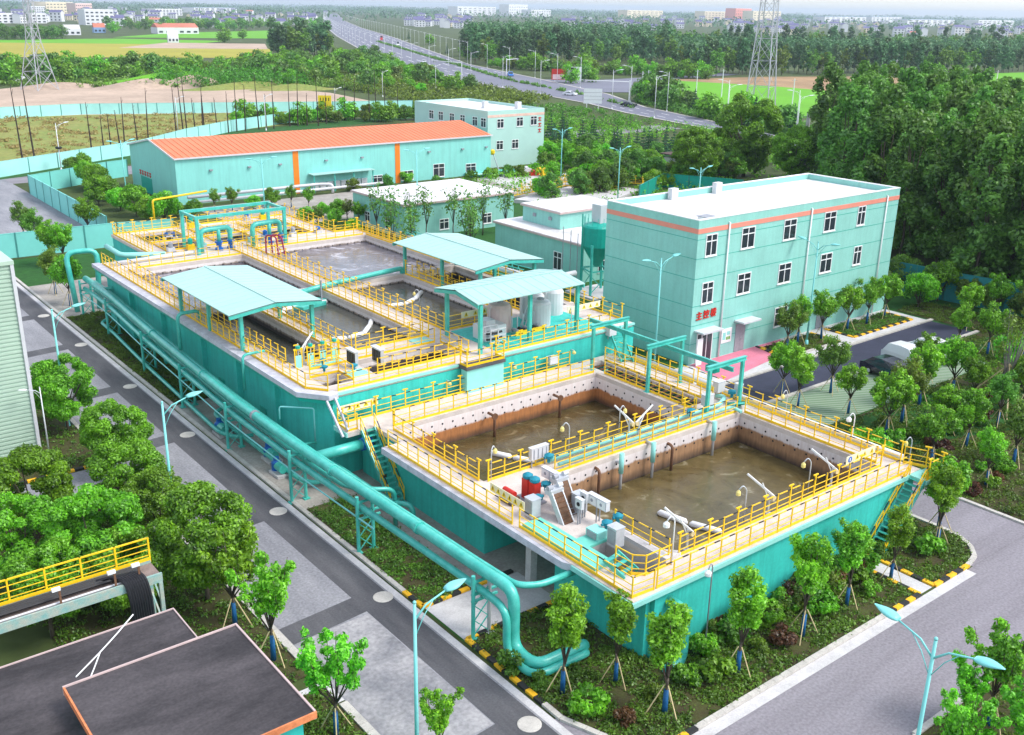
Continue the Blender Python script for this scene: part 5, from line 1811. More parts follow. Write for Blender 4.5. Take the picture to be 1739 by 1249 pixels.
davit('white davit crane with a slanted arm on the front walkway, leftmost by the camera post', 35.6, 29.95, Z, R(115))
davit('white davit crane with a slanted arm on the front walkway, middle of the three', 42.2, 30.0, Z, R(115))
davit('white davit crane with a slanted arm on the front walkway, rightmost by the sign row', 47.9, 29.95, Z, R(115))
davit('white davit crane on the middle walkway with its arm over the rear pool', 43.3, 42.0, Z, R(120), 1.5)
davit('white davit crane on the middle walkway with its arm pointing right', 43.9, 41.7, Z, R(-10), 1.4)
davit('white davit crane at the pump yard under the left canopy', 30.6, 61.9, Z6, R(20), 1.5)


# goose neck lights and camera posts
def goose(label, x, y, z, h, az, mat_head=SIGNY, mat=GALV, s=0.13, cat='floodlight'):
    t = thing('gooseneck_lamp' if cat == 'floodlight' else 'camera_post', label, cat, (x, y, z))
    d = Vector((math.cos(az), math.sin(az), 0)) * 0.45
    p = Vector((x, y, z))
    MB().tube([p, p + Vector((0, 0, h)), p + d * 0.5 + Vector((0, 0, h + 0.28)), p + d + Vector((0, 0, h - 0.02))], 0.035, 6, 0.3).build('post', mat, t, True)
    c = p + d + Vector((0, 0, h - 0.25))
    MB().lathe(tuple(c), [(0.03, -0.12), (s, -0.05), (s, 0.12), (0.05, 0.24)], 10).build('lamp_head' if cat == 'floodlight' else 'camera_dome', mat_head, t, False)
    if cat != 'floodlight':
        MB().lathe(tuple(c), [(0.02, -0.16), (s * 0.8, -0.06)], 10).build('lens', BLACK, t)


LY = M('lamp_yellow', (0.80, 0.66, 0.22), 0.4, 0.1, 3.0)
for x, y, az, lab in ((32.4, 42.3, 0.4, 'at the near corner of the rear brown pool'), (38.5, 42.4, 2.6, 'on the middle walkway facing the rear pool'), (42.9, 42.5, 0.0, 'on the middle walkway beside the davits'),
                      (46.2, 30.3, 2.6, 'on the front walkway between the right two davits'), (40.4, 30.2, 2.6, 'on the front walkway between the left two davits'), (54.9, 38.5, 3.0, 'near the parking trees'),
                      (57.6, 30.6, 2.8, 'on a thin post right of the front tank'), (50.6, 56.0, 1.0, 'at the front railing of the raised tank'), (47.0, 72.0, 2.4, 'in the right dark pool')):
    goose('yellow globe floodlight on a goose neck %s' % lab, x, y, Z if x < 50.5 and y < 50 else (0.0 if x > 54 else Z6 if x < 50.7 and y < 60 else 4.5), 1.9 if x < 54 else (5.6 if x < 56 else 4.2), az, LY)
goose('white camera post with a dome camera at the near corner of the front pool', 33.9, 29.4, Z, 2.5, 2.8, WHITE, WHITE, 0.17, 'camera')
goose('white camera post with a dome camera outside the right edge of the front tank', 55.0, 33.3, Z - 1, 2.6, 2.8, WHITE, WHITE, 0.17, 'camera')
goose('grey camera post with a dome camera standing before the front tank wall', 34.1, 27.0, 0, 5.0, 3.4, WHITE, GREY, 0.17, 'camera')
for i, (x, lab) in enumerate(((31.7, 'above the left landing stair'), (38.4, 'left of the balcony'), (44.3, 'right of the balcony'), (50.2, 'near the rear gantry'))):
    t = thing('wall_lamp', 'small cream lamp on the raised tank front wall, %s' % lab, 'wall lamp', (x, 55.4, 4.9))
    MB().box(x - 0.04, x + 0.04, 55.1, 55.45, 4.95, 5.02).build('bracket', GALV, t)
    MB().lathe((x, 55.1, 4.75), [(0.03, 0.25), (0.16, 0.12), (0.16, 0.0), (0.05, -0.05)], 10).build('lamp_head', LY, t)


# warning sign rows
def signrow(label, p0, p1, z, n, blue=-1, h=0.5, tri=True):
    t = thing('warning_sign_row', label, 'warning signs', (*p0, z))
    d = Vector((p1[0] - p0[0], p1[1] - p0[1], 0))
    L = d.length
    d.normalize()
    nn = Vector((d.y, -d.x, 0))
    if nn.dot(Vector((-p0[0], -p0[1], 0))) < 0:
        nn = -nn
    a = Vector((*p0, z))
    U = Vector((0, 0, 1))
    MB().beam(a + U * h / 2, a + d * L + U * h / 2, 0.03, h).build('panel', M('sign_cream', (0.80, 0.74, 0.52), 0.5, 0.04), t)
    for i in range(n):
        c = a + d * (L * (i + 0.5) / n) + nn * 0.018
        b = MB()
        if i == blue:
            b.quad(*[c + nn * 0.004 + d * (0.2 * math.cos(k * 0.52)) + U * (h * 0.52 + 0.2 * math.sin(k * 0.52)) for k in range(12)])
            o = b.build('round_sign', SIGNB, t)
            q = MB().quad(*[c + nn * 0.008 + d * u + U * v for u, v in ((-0.04, h * 0.3), (0.04, h * 0.3), (0.04, h * 0.72), (-0.04, h * 0.72))])
            q.build('mark', WHITE, o)
        else:
            s_ = h * 0.42
            b.quad(c + U * (h * 0.16) - d * s_, c + U * (h * 0.16) + d * s_, c + U * (h * 0.9))
            o = b.build('triangle_sign', SIGNY, t)
            q = MB().quad(c + nn * 0.006 + U * (h * 0.3) - d * 0.03, c + nn * 0.006 + U * (h * 0.3) + d * 0.03, c + nn * 0.006 + U * (h * 0.66) + d * 0.04, c + nn * 0.006 + U * (h * 0.66) - d * 0.04)
            q.build('mark', BLACK, o)


signrow('long row of yellow warning triangles on the railing before the red pump', (30.75, 40.2), (30.75, 37.2), Z + 0.7, 6)
signrow('row of yellow warning triangles above the left stair landing', (29.3, 54.9), (32.4, 54.9), Z + 0.75, 5)
signrow('row of warning signs with a blue disc at the right front tank corner', (49.6, 30.2), (52.6, 30.2), Z + 0.8, 4, 0)
signrow('row of four warning signs with a blue disc in front of the right dark pool', (44.6, 62.3), (48.2, 62.3), Z6 + 0.8, 4, 3)
signrow('row of yellow warning triangles at the front right of the raised tank near the stair', (52.3, 58.4), (55.9, 58.4), Z6 + 0.85, 5)

# dosing plant under the middle canopy
for i, (x, y, r_, h, m_, lab) in enumerate(((50.2, 59.3, 0.85, 2.1, PVC, 'round white plastic dosing tank, the front one by the canopy column'), (50.6, 62.6, 1.0, 2.2, PVC, 'round white plastic dosing tank behind the canopy, left one'),
                                            (52.9, 63.2, 0.85, 2.2, PVC, 'round white plastic dosing tank behind the canopy, right one'), (46.6, 60.0, 0.95, 2.3, PVCP, 'brownish pink dosing tank in the middle of the platform'))):
    if y > 62:
        y = 61.2
        x += 0.3
    t = thing('dosing_tank', lab, 'dosing tank', (x, y, Z6))
    MB().lathe((x, y, Z6 + 0.05), [(r_, 0), (r_, h * 0.85), (r_ * 0.85, h * 0.95), (r_ * 0.4, h)], 20).build('vessel', m_, t)
    MB().lathe((x, y, Z6 + 0.05 + h), [(0.3, 0), (0.3, 0.12), (0.1, 0.16)], 12).build('lid', GREY, t)
    MB().tube([(x - r_ - 0.06, y - 0.1, Z6 + 0.1), (x - r_ - 0.06, y - 0.1, Z6 + h * 0.9), (x, y, Z6 + h + 0.2)], 0.04, 6, 0.3).build('feed_pipe', PVC, t)
t = thing('dosing_skid', 'white and grey dosing skid with pipes at the left of the platform', 'machine', (44.6, 58.6, Z6))
MB().box(43.9, 45.9, 58.2, 59.8, Z6 + 0.05, Z6 + 1.15).build('housing', PVC, t)
MB().box(44.1, 45.0, 58.4, 59.4, Z6 + 1.15, Z6 + 1.6).build('motor_cover', GALV, t)
MB().box(44.0, 45.0, 58.17, 58.197, Z6 + 0.3, Z6 + 0.9).build('panel', GREY, t)
t = thing('sluice_rack', 'open white pipe rack with dark hoses at the left edge of the platform', 'machine', (43.6, 57.5, Z6))
b = MB()
for x in (43.5, 44.2, 44.9):
    for y in (57.0, 58.0):
        b.beam((x, y, Z6 + 0.05), (x, y, Z6 + 1.35), 0.06)
for z in (0.4, 0.85, 1.35):
    for y in (57.0, 58.0):
        b.beam((43.5, y, Z6 + z), (44.9, y, Z6 + z), 0.06)
b.build('frame', PVC, t)
for z in (0.5, 0.95):
    MB().tube([(43.5, 57.5, Z6 + z), (44.2, 57.6, Z6 + z - 0.12), (44.9, 57.45, Z6 + z)], 0.09, 6, 0.3).build('hose', BLACK, t)
t = thing('pump_bank', 'row of small dark pumps with yellow guards below the middle column', 'pump', (47.5, 58.4, Z6))
for k in range(5):
    x = 47.0 + k * 0.55
    MB().tube([(x, 58.1, Z6 + 0.35), (x, 58.7, Z6 + 0.35)], 0.17, 10).build('motor', BLACK if k % 2 else GREY, t)
    MB().tube([(x, 58.9, Z6 + 0.05), (x, 58.9, Z6 + 1.4)], 0.05, 6).build('riser', GALV, t)
MB().box(46.7, 49.6, 57.95, 58.05, Z6 + 0.05, Z6 + 0.4).build('guard', YEL, t)
t = thing('ladder_frame', 'grey lattice ladder leaning beside the white dosing tank', 'ladder', (48.8, 59.2, Z6))
for dy in (0, 0.5):
    MB().beam((48.3, 59.0 + dy, Z6 + 0.05), (49.2, 59.0 + dy, Z6 + 2.2), 0.06).build('rail', GALV, t)
for k in range(6):
    MB().beam((48.4 + k * 0.14, 59.0, Z6 + 0.3 + k * 0.33), (48.4 + k * 0.14, 59.5, Z6 + 0.3 + k * 0.33), 0.04).build('rung', GALV, t)
# sluice boxes and yard things at the front left corner of the raised tank
for i, x in enumerate((33.0, 34.7)):
    t = thing('sluice_machine', 'grey boxed sluice machine with dark front beside the narrow pool, %s' % ('left one', 'right one')[i], 'machine', (x, 59.6, Z6))
    MB().box(x - 0.12, x + 0.12, 58.6 - 0.6 * i, 59.8 - 0.6 * i, Z6 + 0.15, Z6 + 1.25).build('housing', GALV, t)
    b = MB()
    for k in range(5):
        y = 58.68 + k * 0.23 - 0.6 * i
        b.box(x - 0.16, x - 0.122, y, y + 0.14, Z6 + 0.3, Z6 + 1.15)
    b.build('grille', BLACK, t)
    MB().box(x - 0.22, x + 0.22, 58.55 - 0.6 * i, 59.85 - 0.6 * i, Z6 + 1.25, Z6 + 1.33).build('hood', PVC, t)
for i in range(4):
    x = 29.9 + i * 0.95
    t = thing('sluice_gate', 'yellow sluice gate stand in the pump yard, %s from the left' % ORD[i], 'sluice gate', (x, 61.3, Z6))
    MB().box(x - 0.3, x - 0.24, 61.27, 61.33, Z6, Z6 + 1.3).box(x + 0.24, x + 0.3, 61.27, 61.33, Z6, Z6 + 1.3).box(x - 0.34, x + 0.34, 61.25, 61.35, Z6 + 1.3, Z6 + 1.42).build('frame', YEL, t)
    MB().box(x - 0.22, x + 0.22, 61.28, 61.32, Z6, Z6 + 0.9).build('gate_plate', TEALL, t)
    MB().tube([(x, 61.3, Z6 + 0.9), (x, 61.3, Z6 + 1.8)], 0.035, 6).build('spindle', GALV, t)
    MB().tube([(x, 61.3, Z6 + 1.42), (x, 61.3, Z6 + 1.6)], 0.17, 10).build('gearbox', TEALD, t)
for x, y, lab in ((30.6, 58.9, 'beside the open hatch'), (32.4, 58.0, 'on the plate near the hatch'), (31.2, 60.2, 'in the middle of the pump yard')):
    valve('petrol blue valve actuator in the pump yard, %s' % lab, x, y, Z6 + 0.3, 0.24)
for i, (x0, x1, y0, y1) in enumerate(((31.9, 33.3, 57.4, 58.6), (30.6, 33.0, 60.7, 61.2), (39.4, 40.9, 60.7, 62.0))):
    tag(MB().box(x0, x1, y0, y1, Z6 + 0.003, Z6 + 0.07).box(x0 + 0.2, x0 + 0.3, y0 + 0.15, y0 + 0.3, Z6 + 0.07, Z6 + 0.12).build('cover_plate', TEALL), ('mint cover plate beside the open hatch of the raised tank', 'narrow mint cover plate in the front pump yard', 'mint cover plate where the central walkway meets the front walkway')[i], 'cover plate')
# lifebuoy ladder by the right grey pool
t = thing('ladder_frame', 'dark red A-shaped ladder frame at the back end of the central walkway', 'ladder', (43.9, 93.5, Z6))
PUR = M('maroon_paint', (0.28, 0.02, 0.07), 0.5, 0.1)
for dx in (-0.35, 0.35):
    MB().tube([(43.4 + dx, 94.2, Z6), (43.3 + dx * 0.8, 94.0, Z6 + 2.0), (43.9 + dx * 0.8, 92.9, Z6 + 2.0), (44.0 + dx, 92.6, Z6)], 0.08, 8, 0.4).build('hoop', PUR, t)
b = MB()
for k in range(6):
    b.beam((43.55, 92.75 + 0.03 * k, Z6 + 0.3 + k * 0.3), (44.35, 92.75 + 0.03 * k, Z6 + 0.3 + k * 0.3), 0.06)
b.build('rung', PUR, t)
t = thing('pontoon', 'turquoise pontoon under the pipe beside the central walkway', 'pontoon', (38, 77.5, 4.6))
MB().prism([(37.2, 77.0), (37.9, 76.2), (40.3, 76.6), (40.9, 77.6), (40.3, 78.6), (37.9, 78.4)], 5.15, 5.5).build('deck', TEALP, t)
MB().tube([(40.3, 77.4, 5.4), (40.3, 77.4, 7.3)], 0.09, 6).build('mast', GREY, t)
q = random.Random(5)
for i in range(18):
    x, y = q.uniform(34.2, 53), (100.4 if i % 3 == 0 else q.choice((111.0, 105.7, 100.3)))
    hgt = q.uniform(0.7, 1.3)
    t = thing('pump_unit', 'small pump unit on the rear deck of the raised tank', 'pump', (x, y, Z6), 'pump units on the rear deck')
    MB().box(x - 0.35, x + 0.35, y - 0.3, y + 0.3, Z6, Z6 + hgt * 0.45).build('base', (GALV, PVC, TEALL, YEL)[i % 4], t)
    MB().lathe((x, y, Z6 + hgt * 0.45), [(0.22, 0), (0.25, 0.1), (0.25, hgt * 0.4), (0.08, hgt * 0.5)], 10).build('motor', (BLUE, GREY, PVC, TEALD)[i % 4], t)

# pumps on the bare concrete by the rack
for i, (qx, qy, lab) in enumerate(((378, 738, 'under the fourth rack support'), (462, 782, 'between the third and fourth rack supports'), (476, 806, 'nearest the planted strip'))):
    x, y = at(qx, qy)
    t = thing('ground_pump', 'turquoise and blue pump on the bare concrete, %s' % lab, 'pump', (x, y, 0))
    MB().box(x - 0.5, x + 0.5, y - 0.7, y + 0.7, 0, 0.2).build('base', CONC, t)
    MB().tube([(x, y - 0.55, 0.55), (x, y + 0.35, 0.55)], 0.3, 12).build('motor', TEALP, t)
    MB().lathe((x, y + 0.5, 0.2), [(0.35, 0), (0.35, 0.55), (0.2, 0.7), (0.2, 0.9)], 12).build('volute', BLUE, t)
b = MB().box(28.3, 31.2, 58.2, 58.3, 0.0, 1.2)

# silo
sx, sy = 75.3, 79.5
t = thing('powder_silo', 'turquoise powder silo on legs with white filter box, half hidden by the control building', 'silo', (sx, sy, 0))
MB().lathe((sx, sy, 0), [(0.3, 3.2), (1.75, 5.6), (1.75, 7.7), (1.6, 7.9), (0.5, 8.2)], 24).build('vessel', TEALD, t)
for k in range(4):
    a = k * math.pi / 2 + 0.785 - 0.3
    MB().tube([(sx + 1.75 * math.cos(a), sy + 1.75 * math.sin(a), 0), (sx + 1.75 * math.cos(a), sy + 1.75 * math.sin(a), 5.9)], 0.16, 8).build('leg', TEALP, t)
b = MB()
for k in range(4):
    a0, a1 = k * math.pi / 2 + 0.485, (k + 1) * math.pi / 2 + 0.485
    p, q_ = (sx + 1.75 * math.cos(a0), sy + 1.75 * math.sin(a0)), (sx + 1.75 * math.cos(a1), sy + 1.75 * math.sin(a1))
    b.beam((*p, 0.5), (*q_, 2.8), 0.08).beam((*p, 2.9), (*q_, 2.9), 0.12, 0.16)
b.build('brace', TEALP, t)
MB().box(sx - 0.4, sx + 1.0, sy - 0.7, sy + 0.7, 8.1, 10.1).build('filter_box', PVC, t)
MB().box(sx - 2.4, sx + 2.4, sy - 2.4, sy + 2.4, 0.02, 0.3).build('plinth', CONC, t)
b = MB()
for k in range(16):
    a = k * 0.393
    b.beam((sx + 1.6 * math.cos(a), sy + 1.6 * math.sin(a), 7.9), (sx + 1.6 * math.cos(a), sy + 1.6 * math.sin(a), 8.8), 0.04)
b.build('top_rail', TEALP, t)
MB().tube([(sx - 1.9, sy + 0.5, 0.3), (sx - 1.9, sy + 0.5, 9.2)], 0.07, 8).build('fill_pipe', TEALD, t)
for i, (x, y) in enumerate(((73.6, 83.3), (74.3, 82.8), (75.0, 82.4))):
    tag(MB().tube([(x, y, 0), (x, y, 7.2 - 0.4 * i)], 0.05, 6).build('vent_pipe', GREY), 'thin dark vent pipe standing beside the silo, %s of three' % ORD[i], 'vent pipe')
t = thing('pipe_bridge', 'curved turquoise lattice pipe bridge with a white pipe beside the blower house', 'pipe bridge', (63, 83, 0))
pth = [(64.5, 101, 3.9), (64.3, 92, 3.9), (64.0, 84, 3.9), (64.6, 78.5, 3.9), (67.0, 76.4, 3.9), (69.5, 76.6, 3.9)]
MB().tube(pth, 0.3, 10, 2.0).build('duct', PVC, t, True)
for dx in (-0.5, 0.5):
    MB().tube([(p[0] + dx, p[1], 3.5) for p in pth[:4]], 0.08, 6).tube([(p[0] + dx, p[1], 4.6) for p in pth[:4]], 0.06, 6).build('chord', TEALP, t)
b = MB()
for k in range(20):
    y = 79.5 + k * 1.05
    b.beam((64.6, y, 3.5), (64.6, y + 0.52, 4.6), 0.05).beam((64.6, y + 0.52, 4.6), (64.6, y + 1.05, 3.5), 0.05)
b.build('lattice', TEALP, t)
for y in (80, 88, 96):
    MB().box(64.2, 64.4, y, y + 0.2, 0, 3.5).build('leg', TEALP, t)


# ------------------------------------------------------------------ cable bridge at the lower left
cx1, cx0, cyb, czb = 12.0, -7.0, 39.6, 6.75
t = thing('cable_bridge', 'rusty cable bridge with turquoise beam and yellow rail ending above the dark roof', 'cable bridge', (cx1, cyb, 0))
PEEL = M('peeling_turquoise', (0.25, 0.55, 0.52), 0.7, 0.3, 2.5, col2=(0.45, 0.42, 0.34), fine=0.5)
MB().box(cx0, cx1, cyb - 0.75, cyb - 0.65, czb - 0.3, czb + 0.12).build('beam', PEEL, t)
MB().box(cx0, cx1, cyb + 0.65, cyb + 0.75, czb - 0.3, czb + 0.12).build('beam', PEEL, t)
MB().box(cx0, cx1, cyb - 0.65, cyb + 0.65, czb - 0.1, czb - 0.04).build('deck', M('rust_deck', (0.22, 0.17, 0.15), 0.85, 0.3, 1.5, fine=0.4), t)
b = MB()
for k in range(4):
    b.tube([(cx0, cyb - 0.1 + k * 0.16, czb + 0.12), (cx1 - 0.7, cyb - 0.1 + k * 0.16, czb + 0.14)], 0.07, 6)
b.build('cable_bundle', BLACK, t)
MB().tube([(cx0, cyb - 0.42, czb + 0.06), (cx1 - 1.0, cyb - 0.42, czb + 0.06)], 0.05, 6).build('conduit', PVC, t)
b = MB()
for k in range(14):
    z0 = 0.7
    xk = cx0 + 0.4 + k * 1.43
    b.box(xk - 0.035, xk + 0.035, cyb + 0.66, cyb + 0.73, czb, czb + 1.2)
for z in (0.35, 0.62, 0.9, 1.2):
    r_ = 0.06 if z == 1.2 else 0.03
    b.box(cx0, cx1, cyb + 0.7 - r_ / 2, cyb + 0.7 + r_ / 2, czb + z - r_, czb + z)
b.box(cx0, cx1, cyb + 0.64, cyb + 0.66, czb + 0.1, czb + 0.25)
b.build('railing', YEL, t)
for xk in (2.0, 5.2, 7.9, 10.1, 11.1):
    MB().box(xk - 0.04, xk + 0.04, cyb - 0.62, cyb - 0.55, czb, czb + 0.75).build('stub_post', RUST, t)
    if xk > 4:
        MB().box(xk - 0.28, xk + 0.05, cyb - 0.64, cyb - 0.5, czb + 0.72, czb + 0.85).build('lamp_head', WHITE, t)
b = MB()
for k in range(9):
    xk = cx1 - 1.55 + k * 0.1
    b.tube([(xk - 0.9, cyb + 0.2 - 0.05 * k, czb + 0.14), (xk - 0.25, cyb - 0.15, czb + 0.3), (xk, cyb - 0.75, czb + 0.25), (xk + 0.08, cyb - 1.0, czb - 0.5), (xk + 0.12 + 0.02 * (k % 3), cyb - 1.05, 2.0)], 0.085, 6, 0.5)
b.build('hanging_cables', BLACK, t)
b = MB()
for yy in (cyb - 0.7, cyb + 0.7):
    b.beam((cx1 - 0.1, yy, 0), (cx1 - 0.1, yy, czb - 0.3), 0.16)
for k in range(5):
    b.beam((cx1 - 0.1, cyb - 0.7, 0.5 + k * 1.2), (cx1 - 0.1, cyb + 0.7, 1.7 + k * 1.2), 0.07)
b.build('trestle', PEEL, t)
b = MB()
for yy in (cyb - 0.7, cyb + 0.7):
    b.beam((1.0, yy, 0), (1.0, yy, czb - 0.3), 0.18)
b.build('trestle', PEEL, t)


# ------------------------------------------------------------------ street lamps
def lamp(label, H, arms, mat, group, head=0.98, reach=1.5):
    t = thing('street_lamp', label, 'street lamp', (0, 0, 0), group)
    MB().tube([(0, 0, 0), (0, 0, H)], [0.1, 0.06], 10).lathe((0, 0, 0), [(0.2, 0), (0.2, 0.08), (0.14, 0.5)], 10).lathe((0, 0, H), [(0.07, 0), (0.075, 0.05), (0.03, 0.1)], 8).build('pole', mat, t, True)
    for s_ in arms:
        MB().tube([(0, 0, H - 0.75), (s_ * reach * 0.35, 0, H - 0.25), (s_ * reach, 0, H + 0.05)], [0.045, 0.04, 0.035], 6).tube([(0, 0, H - 1.5), (s_ * reach * 0.28, 0, H - 0.7), (s_ * reach * 0.6, 0, H - 0.12)], 0.02, 5).build('arm', mat, t, True)
        b = MB()
        n = 10
        for k in range(9):
            u = k / 8
            x = reach - 0.1 + u * head
            wd = 0.24 * math.sin(math.pi * (0.12 + 0.86 * u) ** 0.8) + 0.02
            z = H + 0.06 + 0.13 * u
            for j in range(n):
                a = 6.283 * j / n
                b.v.append((s_ * x, wd * math.cos(a), z + wd * 0.42 * math.sin(a)))
        for k in range(8):
            for j in range(n):
                q_ = (k * n + j, k * n + (j + 1) % n, (k + 1) * n + (j + 1) % n, (k + 1) * n + j)
                b.f.append(q_ if s_ < 0 else q_[::-1])
                b.m.append(0)
        b.f.append(tuple(range(n)))
        b.f.append(tuple(8 * n + j for j in range(n)))
        b.m += [0, 0]
        b.build('lamp_head', mat, t, True)
    return proto(t)


l1 = lamp('', 9, (1,), LAMPP, 'single armed lamps of the left road')
l2 = lamp('', 10, (-1, 1), LAMPP, 'double armed turquoise lamps')
l3 = lamp('', 8.6, (1,), LAMPW, 'white lamps')
for x, y, lab in ((17.6, 27.6, 'single armed turquoise street lamp in the bottom foreground beside the dark roofs'), (17.35, 52.8, 'single armed street lamp rising among the round trees of the left road'), (17.5, 74.9, 'single armed street lamp by the corrugated hall')):
    place(l1, x, y, label=lab)
for x, y, a, lab in ((29.7, 13.8, R(90), 'large double armed turquoise street lamp in the bottom right foreground'), (62.6, 58.1, 0, 'double armed turquoise lamp before the shaded side of the control building'), (79.6, 54.4, R(90), 'double armed turquoise lamp before the windows of the control building'),
                     (105.7, 92.0, 0, 'double armed pale lamp rising behind the control building roof'), (110.8, 112.9, 0, 'double armed pale lamp by the far pit'), (119.8, 136.8, 0, 'double armed pale lamp right of the office block'),
                     (50.2, 158.8, R(10), 'double armed lamp at the left end of the warehouse'), (59.9, 130.6, 0, 'thin double armed lamp before the left part of the warehouse wall'), (83.0, 127.3, 0, 'thin double armed lamp before the right part of the warehouse wall')):
    place(l2, x, y, rz=a, label=lab)
for x, y, lab in ((52.1, 200.9, 'white lamp pole with two hanging rings at the left hoarding'), (15.0, 70.5, 'thin white lamp at the corner of the corrugated hall')):
    place(l3, x, y, label=lab, rz=math.pi if x < 20 else 0, sc=0.58 if x < 20 else 1)
for i, (qx, qy) in enumerate(((303, 228), (452, 222), (570, 205), (650, 165), (740, 150))):
    place(l3, *at(qx, qy), label='white lamp pole standing in the waste ground, %s from the left' % ORD[i])
lt = l3
ring = MB().lathe((52.1, 200.9, 4.0), [(0.45, 0), (0.6, 0.1), (0.6, 0.3), (0.45, 0.4), (0.3, 0.3), (0.3, 0.1)], 14).build('tyre_ring', BLACK)
tag(ring, 'dark rings hung on the white lamp pole at the left hoarding', 'ring')

hl = lamp('', 12, (1,), LAMPW, 'white lamps along the highway', 1.6, 2.2)
i = 0
for side, t_, rot in ((0, 0.02, 0), (1, 0.98, 1)):
    s_ = 2.2
    while s_ < 10.9:
        k = int(s_)
        L = math.dist(HW_LO[k], HW_LO[k + 1])
        x, y = hw(s_, t_)
        p, q_ = hw(s_, t_), hw(min(11.9, s_ + 0.05), t_)
        a = math.atan2(q_[1] - p[1], q_[0] - p[0])
        place(hl, x, y, 0.1, a - math.pi / 2 + (math.pi if side else 0), label='white lamp pole along the %s edge of the highway' % ('far' if side else 'near'), group='white lamps along the %s edge of the highway' % ('far' if side else 'near'))
        s_ += 34 / L
        i += 1

# ------------------------------------------------------------------ hoardings and walls
def fence(label, pts, h, mat, step=3.0, group=None, grp=None):
    t = thing('hoarding_fence', label, 'fence', (*pts[0], 0))
    b = MB()
    for p, q_ in zip(pts[:-1], pts[1:]):
        b.beam((*p, h / 2), (*q_, h / 2), 0.08, h)
        b.beam((*p, h + 0.04), (*q_, h + 0.04), 0.14, 0.08)
    b.build('panel', mat, t)
    posts = []
    for p, q_ in zip(pts[:-1], pts[1:]):
        n = max(1, int(math.dist(p, q_) / step))
        for i in range(n + 1):
            posts.append(lerp(p, q_, i / n))
    me = MB().box(-0.09, 0.09, -0.09, 0.09, 0, h + 0.1).mesh('post', FENCED)
    for x, y in posts[:95]:
        o = link('post', me, t)
        o.matrix_parent_inverse = Matrix.Identity(4)
        o.location = (x - pts[0][0], y - pts[0][1], 0)
    return t


fence('turquoise hoarding running away beside the grey yard at the left', [(40.9, 178), (40.3, 137.0)], 3.1, FENCE, 4.4)
fence('turquoise hoarding facing the camera behind the young trees at the far left', [(8, 134.0), (40.2, 132.6), (47, 131)], 3.0, FENCE, 4)
fence('pale turquoise hoarding along the left edge of the dry grass field', [(28, 196.2), (40.7, 198.2), (52.7, 205), (72, 215.5), (88, 231), (104, 243), (125, 254), (150, 262)], 2.7, FENCEP, 5)
fence('long pale hoarding across the bare earth in the middle distance', [(30, 300), (64, 300), (85.2, 300.8), (118, 288), (150.1, 275.2), (173, 267.2)], 2.9, FENCEP, 5)
fence('dark turquoise hoarding under the tall poplars at the right', [(104.5, 66), (104.9, 62), (105.7, 55.3), (106.6, 49), (107.5, 34), (108, 20)], 3.3, M('dark_hoarding', (0.03, 0.24, 0.26), 0.55), 3.2)
fence('low turquoise hoarding behind the far pit', px((1085, 340), (1125, 318), (1260, 330)), 2.4, TEALD, 4)
fence('turquoise hoarding between the bushes and the warehouse end', [(41, 178), (56, 186.5), (60, 187.8)], 3.0, FENCE, 4)

# ------------------------------------------------------------------ vehicles
def car(label, x, y, az, mat, group=None, L=4.7, W_=1.85, H=1.5, z=0.03, suv=0.0):
    t = thing('parked_car' if group is None else 'moving_car', label, 'car', (0, 0, 0), group)
    prof = [(-L / 2, 0.35), (-L / 2, 0.75), (-L / 2 + 0.15, 0.92), (-L * 0.22, 0.98), (-L * 0.08, H * 0.96), (L * 0.1, H), (L * (0.28 + suv), H * 0.95), (L * (0.42 + suv * 0.5), 0.98), (L / 2, 0.9), (L / 2, 0.35)]
    b = MB()
    n = len(prof)
    for sg in (-1, 1):
        for px_, pz in prof:
            wd = W_ / 2 * (0.82 if pz > 1.05 else 1.0)
            b.v.append((px_, sg * wd, pz))
    b.f.append(tuple(range(n)))
    b.f.append(tuple(n + k for k in range(n))[::-1])
    b.m += [0, 0]
    for k in range(n):
        b.f.append((k, n + k, n + (k + 1) % n, (k + 1) % n))
        b.m.append(0)
    b.build('body', mat, t)
    g = MB()
    g.quad((-L * 0.215, -W_ * 0.43, 1.0), (-L * 0.085, -W_ * 0.38, H * 0.93), (-L * 0.085, W_ * 0.38, H * 0.93), (-L * 0.215, W_ * 0.43, 1.0))
    g.v = [(v[0] - 0.02, v[1], v[2] + 0.02) for v in g.v]
    g.build('windscreen', GLASS, t)
    for sg in (-1, 1):
        s_ = MB()
        y0, y1 = sg * (W_ * 0.5 + 0.004), sg * (W_ * 0.41 + 0.012)
        s_.quad((-L * 0.18, y0 * 0.985, 1.02), (L * (0.38 + suv * 0.4), y0 * 0.985, 1.02), (L * (0.26 + suv), y1, H * 0.9), (-L * 0.07, y1, H * 0.9))
        s_.build('side_window', GLASS, t)
        for xx in (-L * 0.31, L * 0.3):
            o = MB().tube([(xx, sg * (W_ / 2 - 0.18), 0.33), (xx, sg * (W_ / 2 + 0.02), 0.33)], 0.33, 14).build('wheel', BLACK, t)
            MB().tube([(xx, sg * (W_ / 2 + 0.0), 0.33), (xx, sg * (W_ / 2 + 0.035), 0.33)], 0.19, 10).build('rim', GALV, o)
        MB().box(-L / 2 - 0.015, -L / 2 + 0.1, sg * W_ * 0.36 - 0.18, sg * W_ * 0.36 + 0.18, 0.66, 0.8).build('headlight', PVC, t)
        MB().box(L / 2 - 0.1, L / 2 + 0.015, sg * W_ * 0.36 - 0.18, sg * W_ * 0.36 + 0.18, 0.7, 0.85).build('tail_light', RED, t)
    t.location = (x, y, z)
    t.rotation_euler = (0, 0, az)
    return t


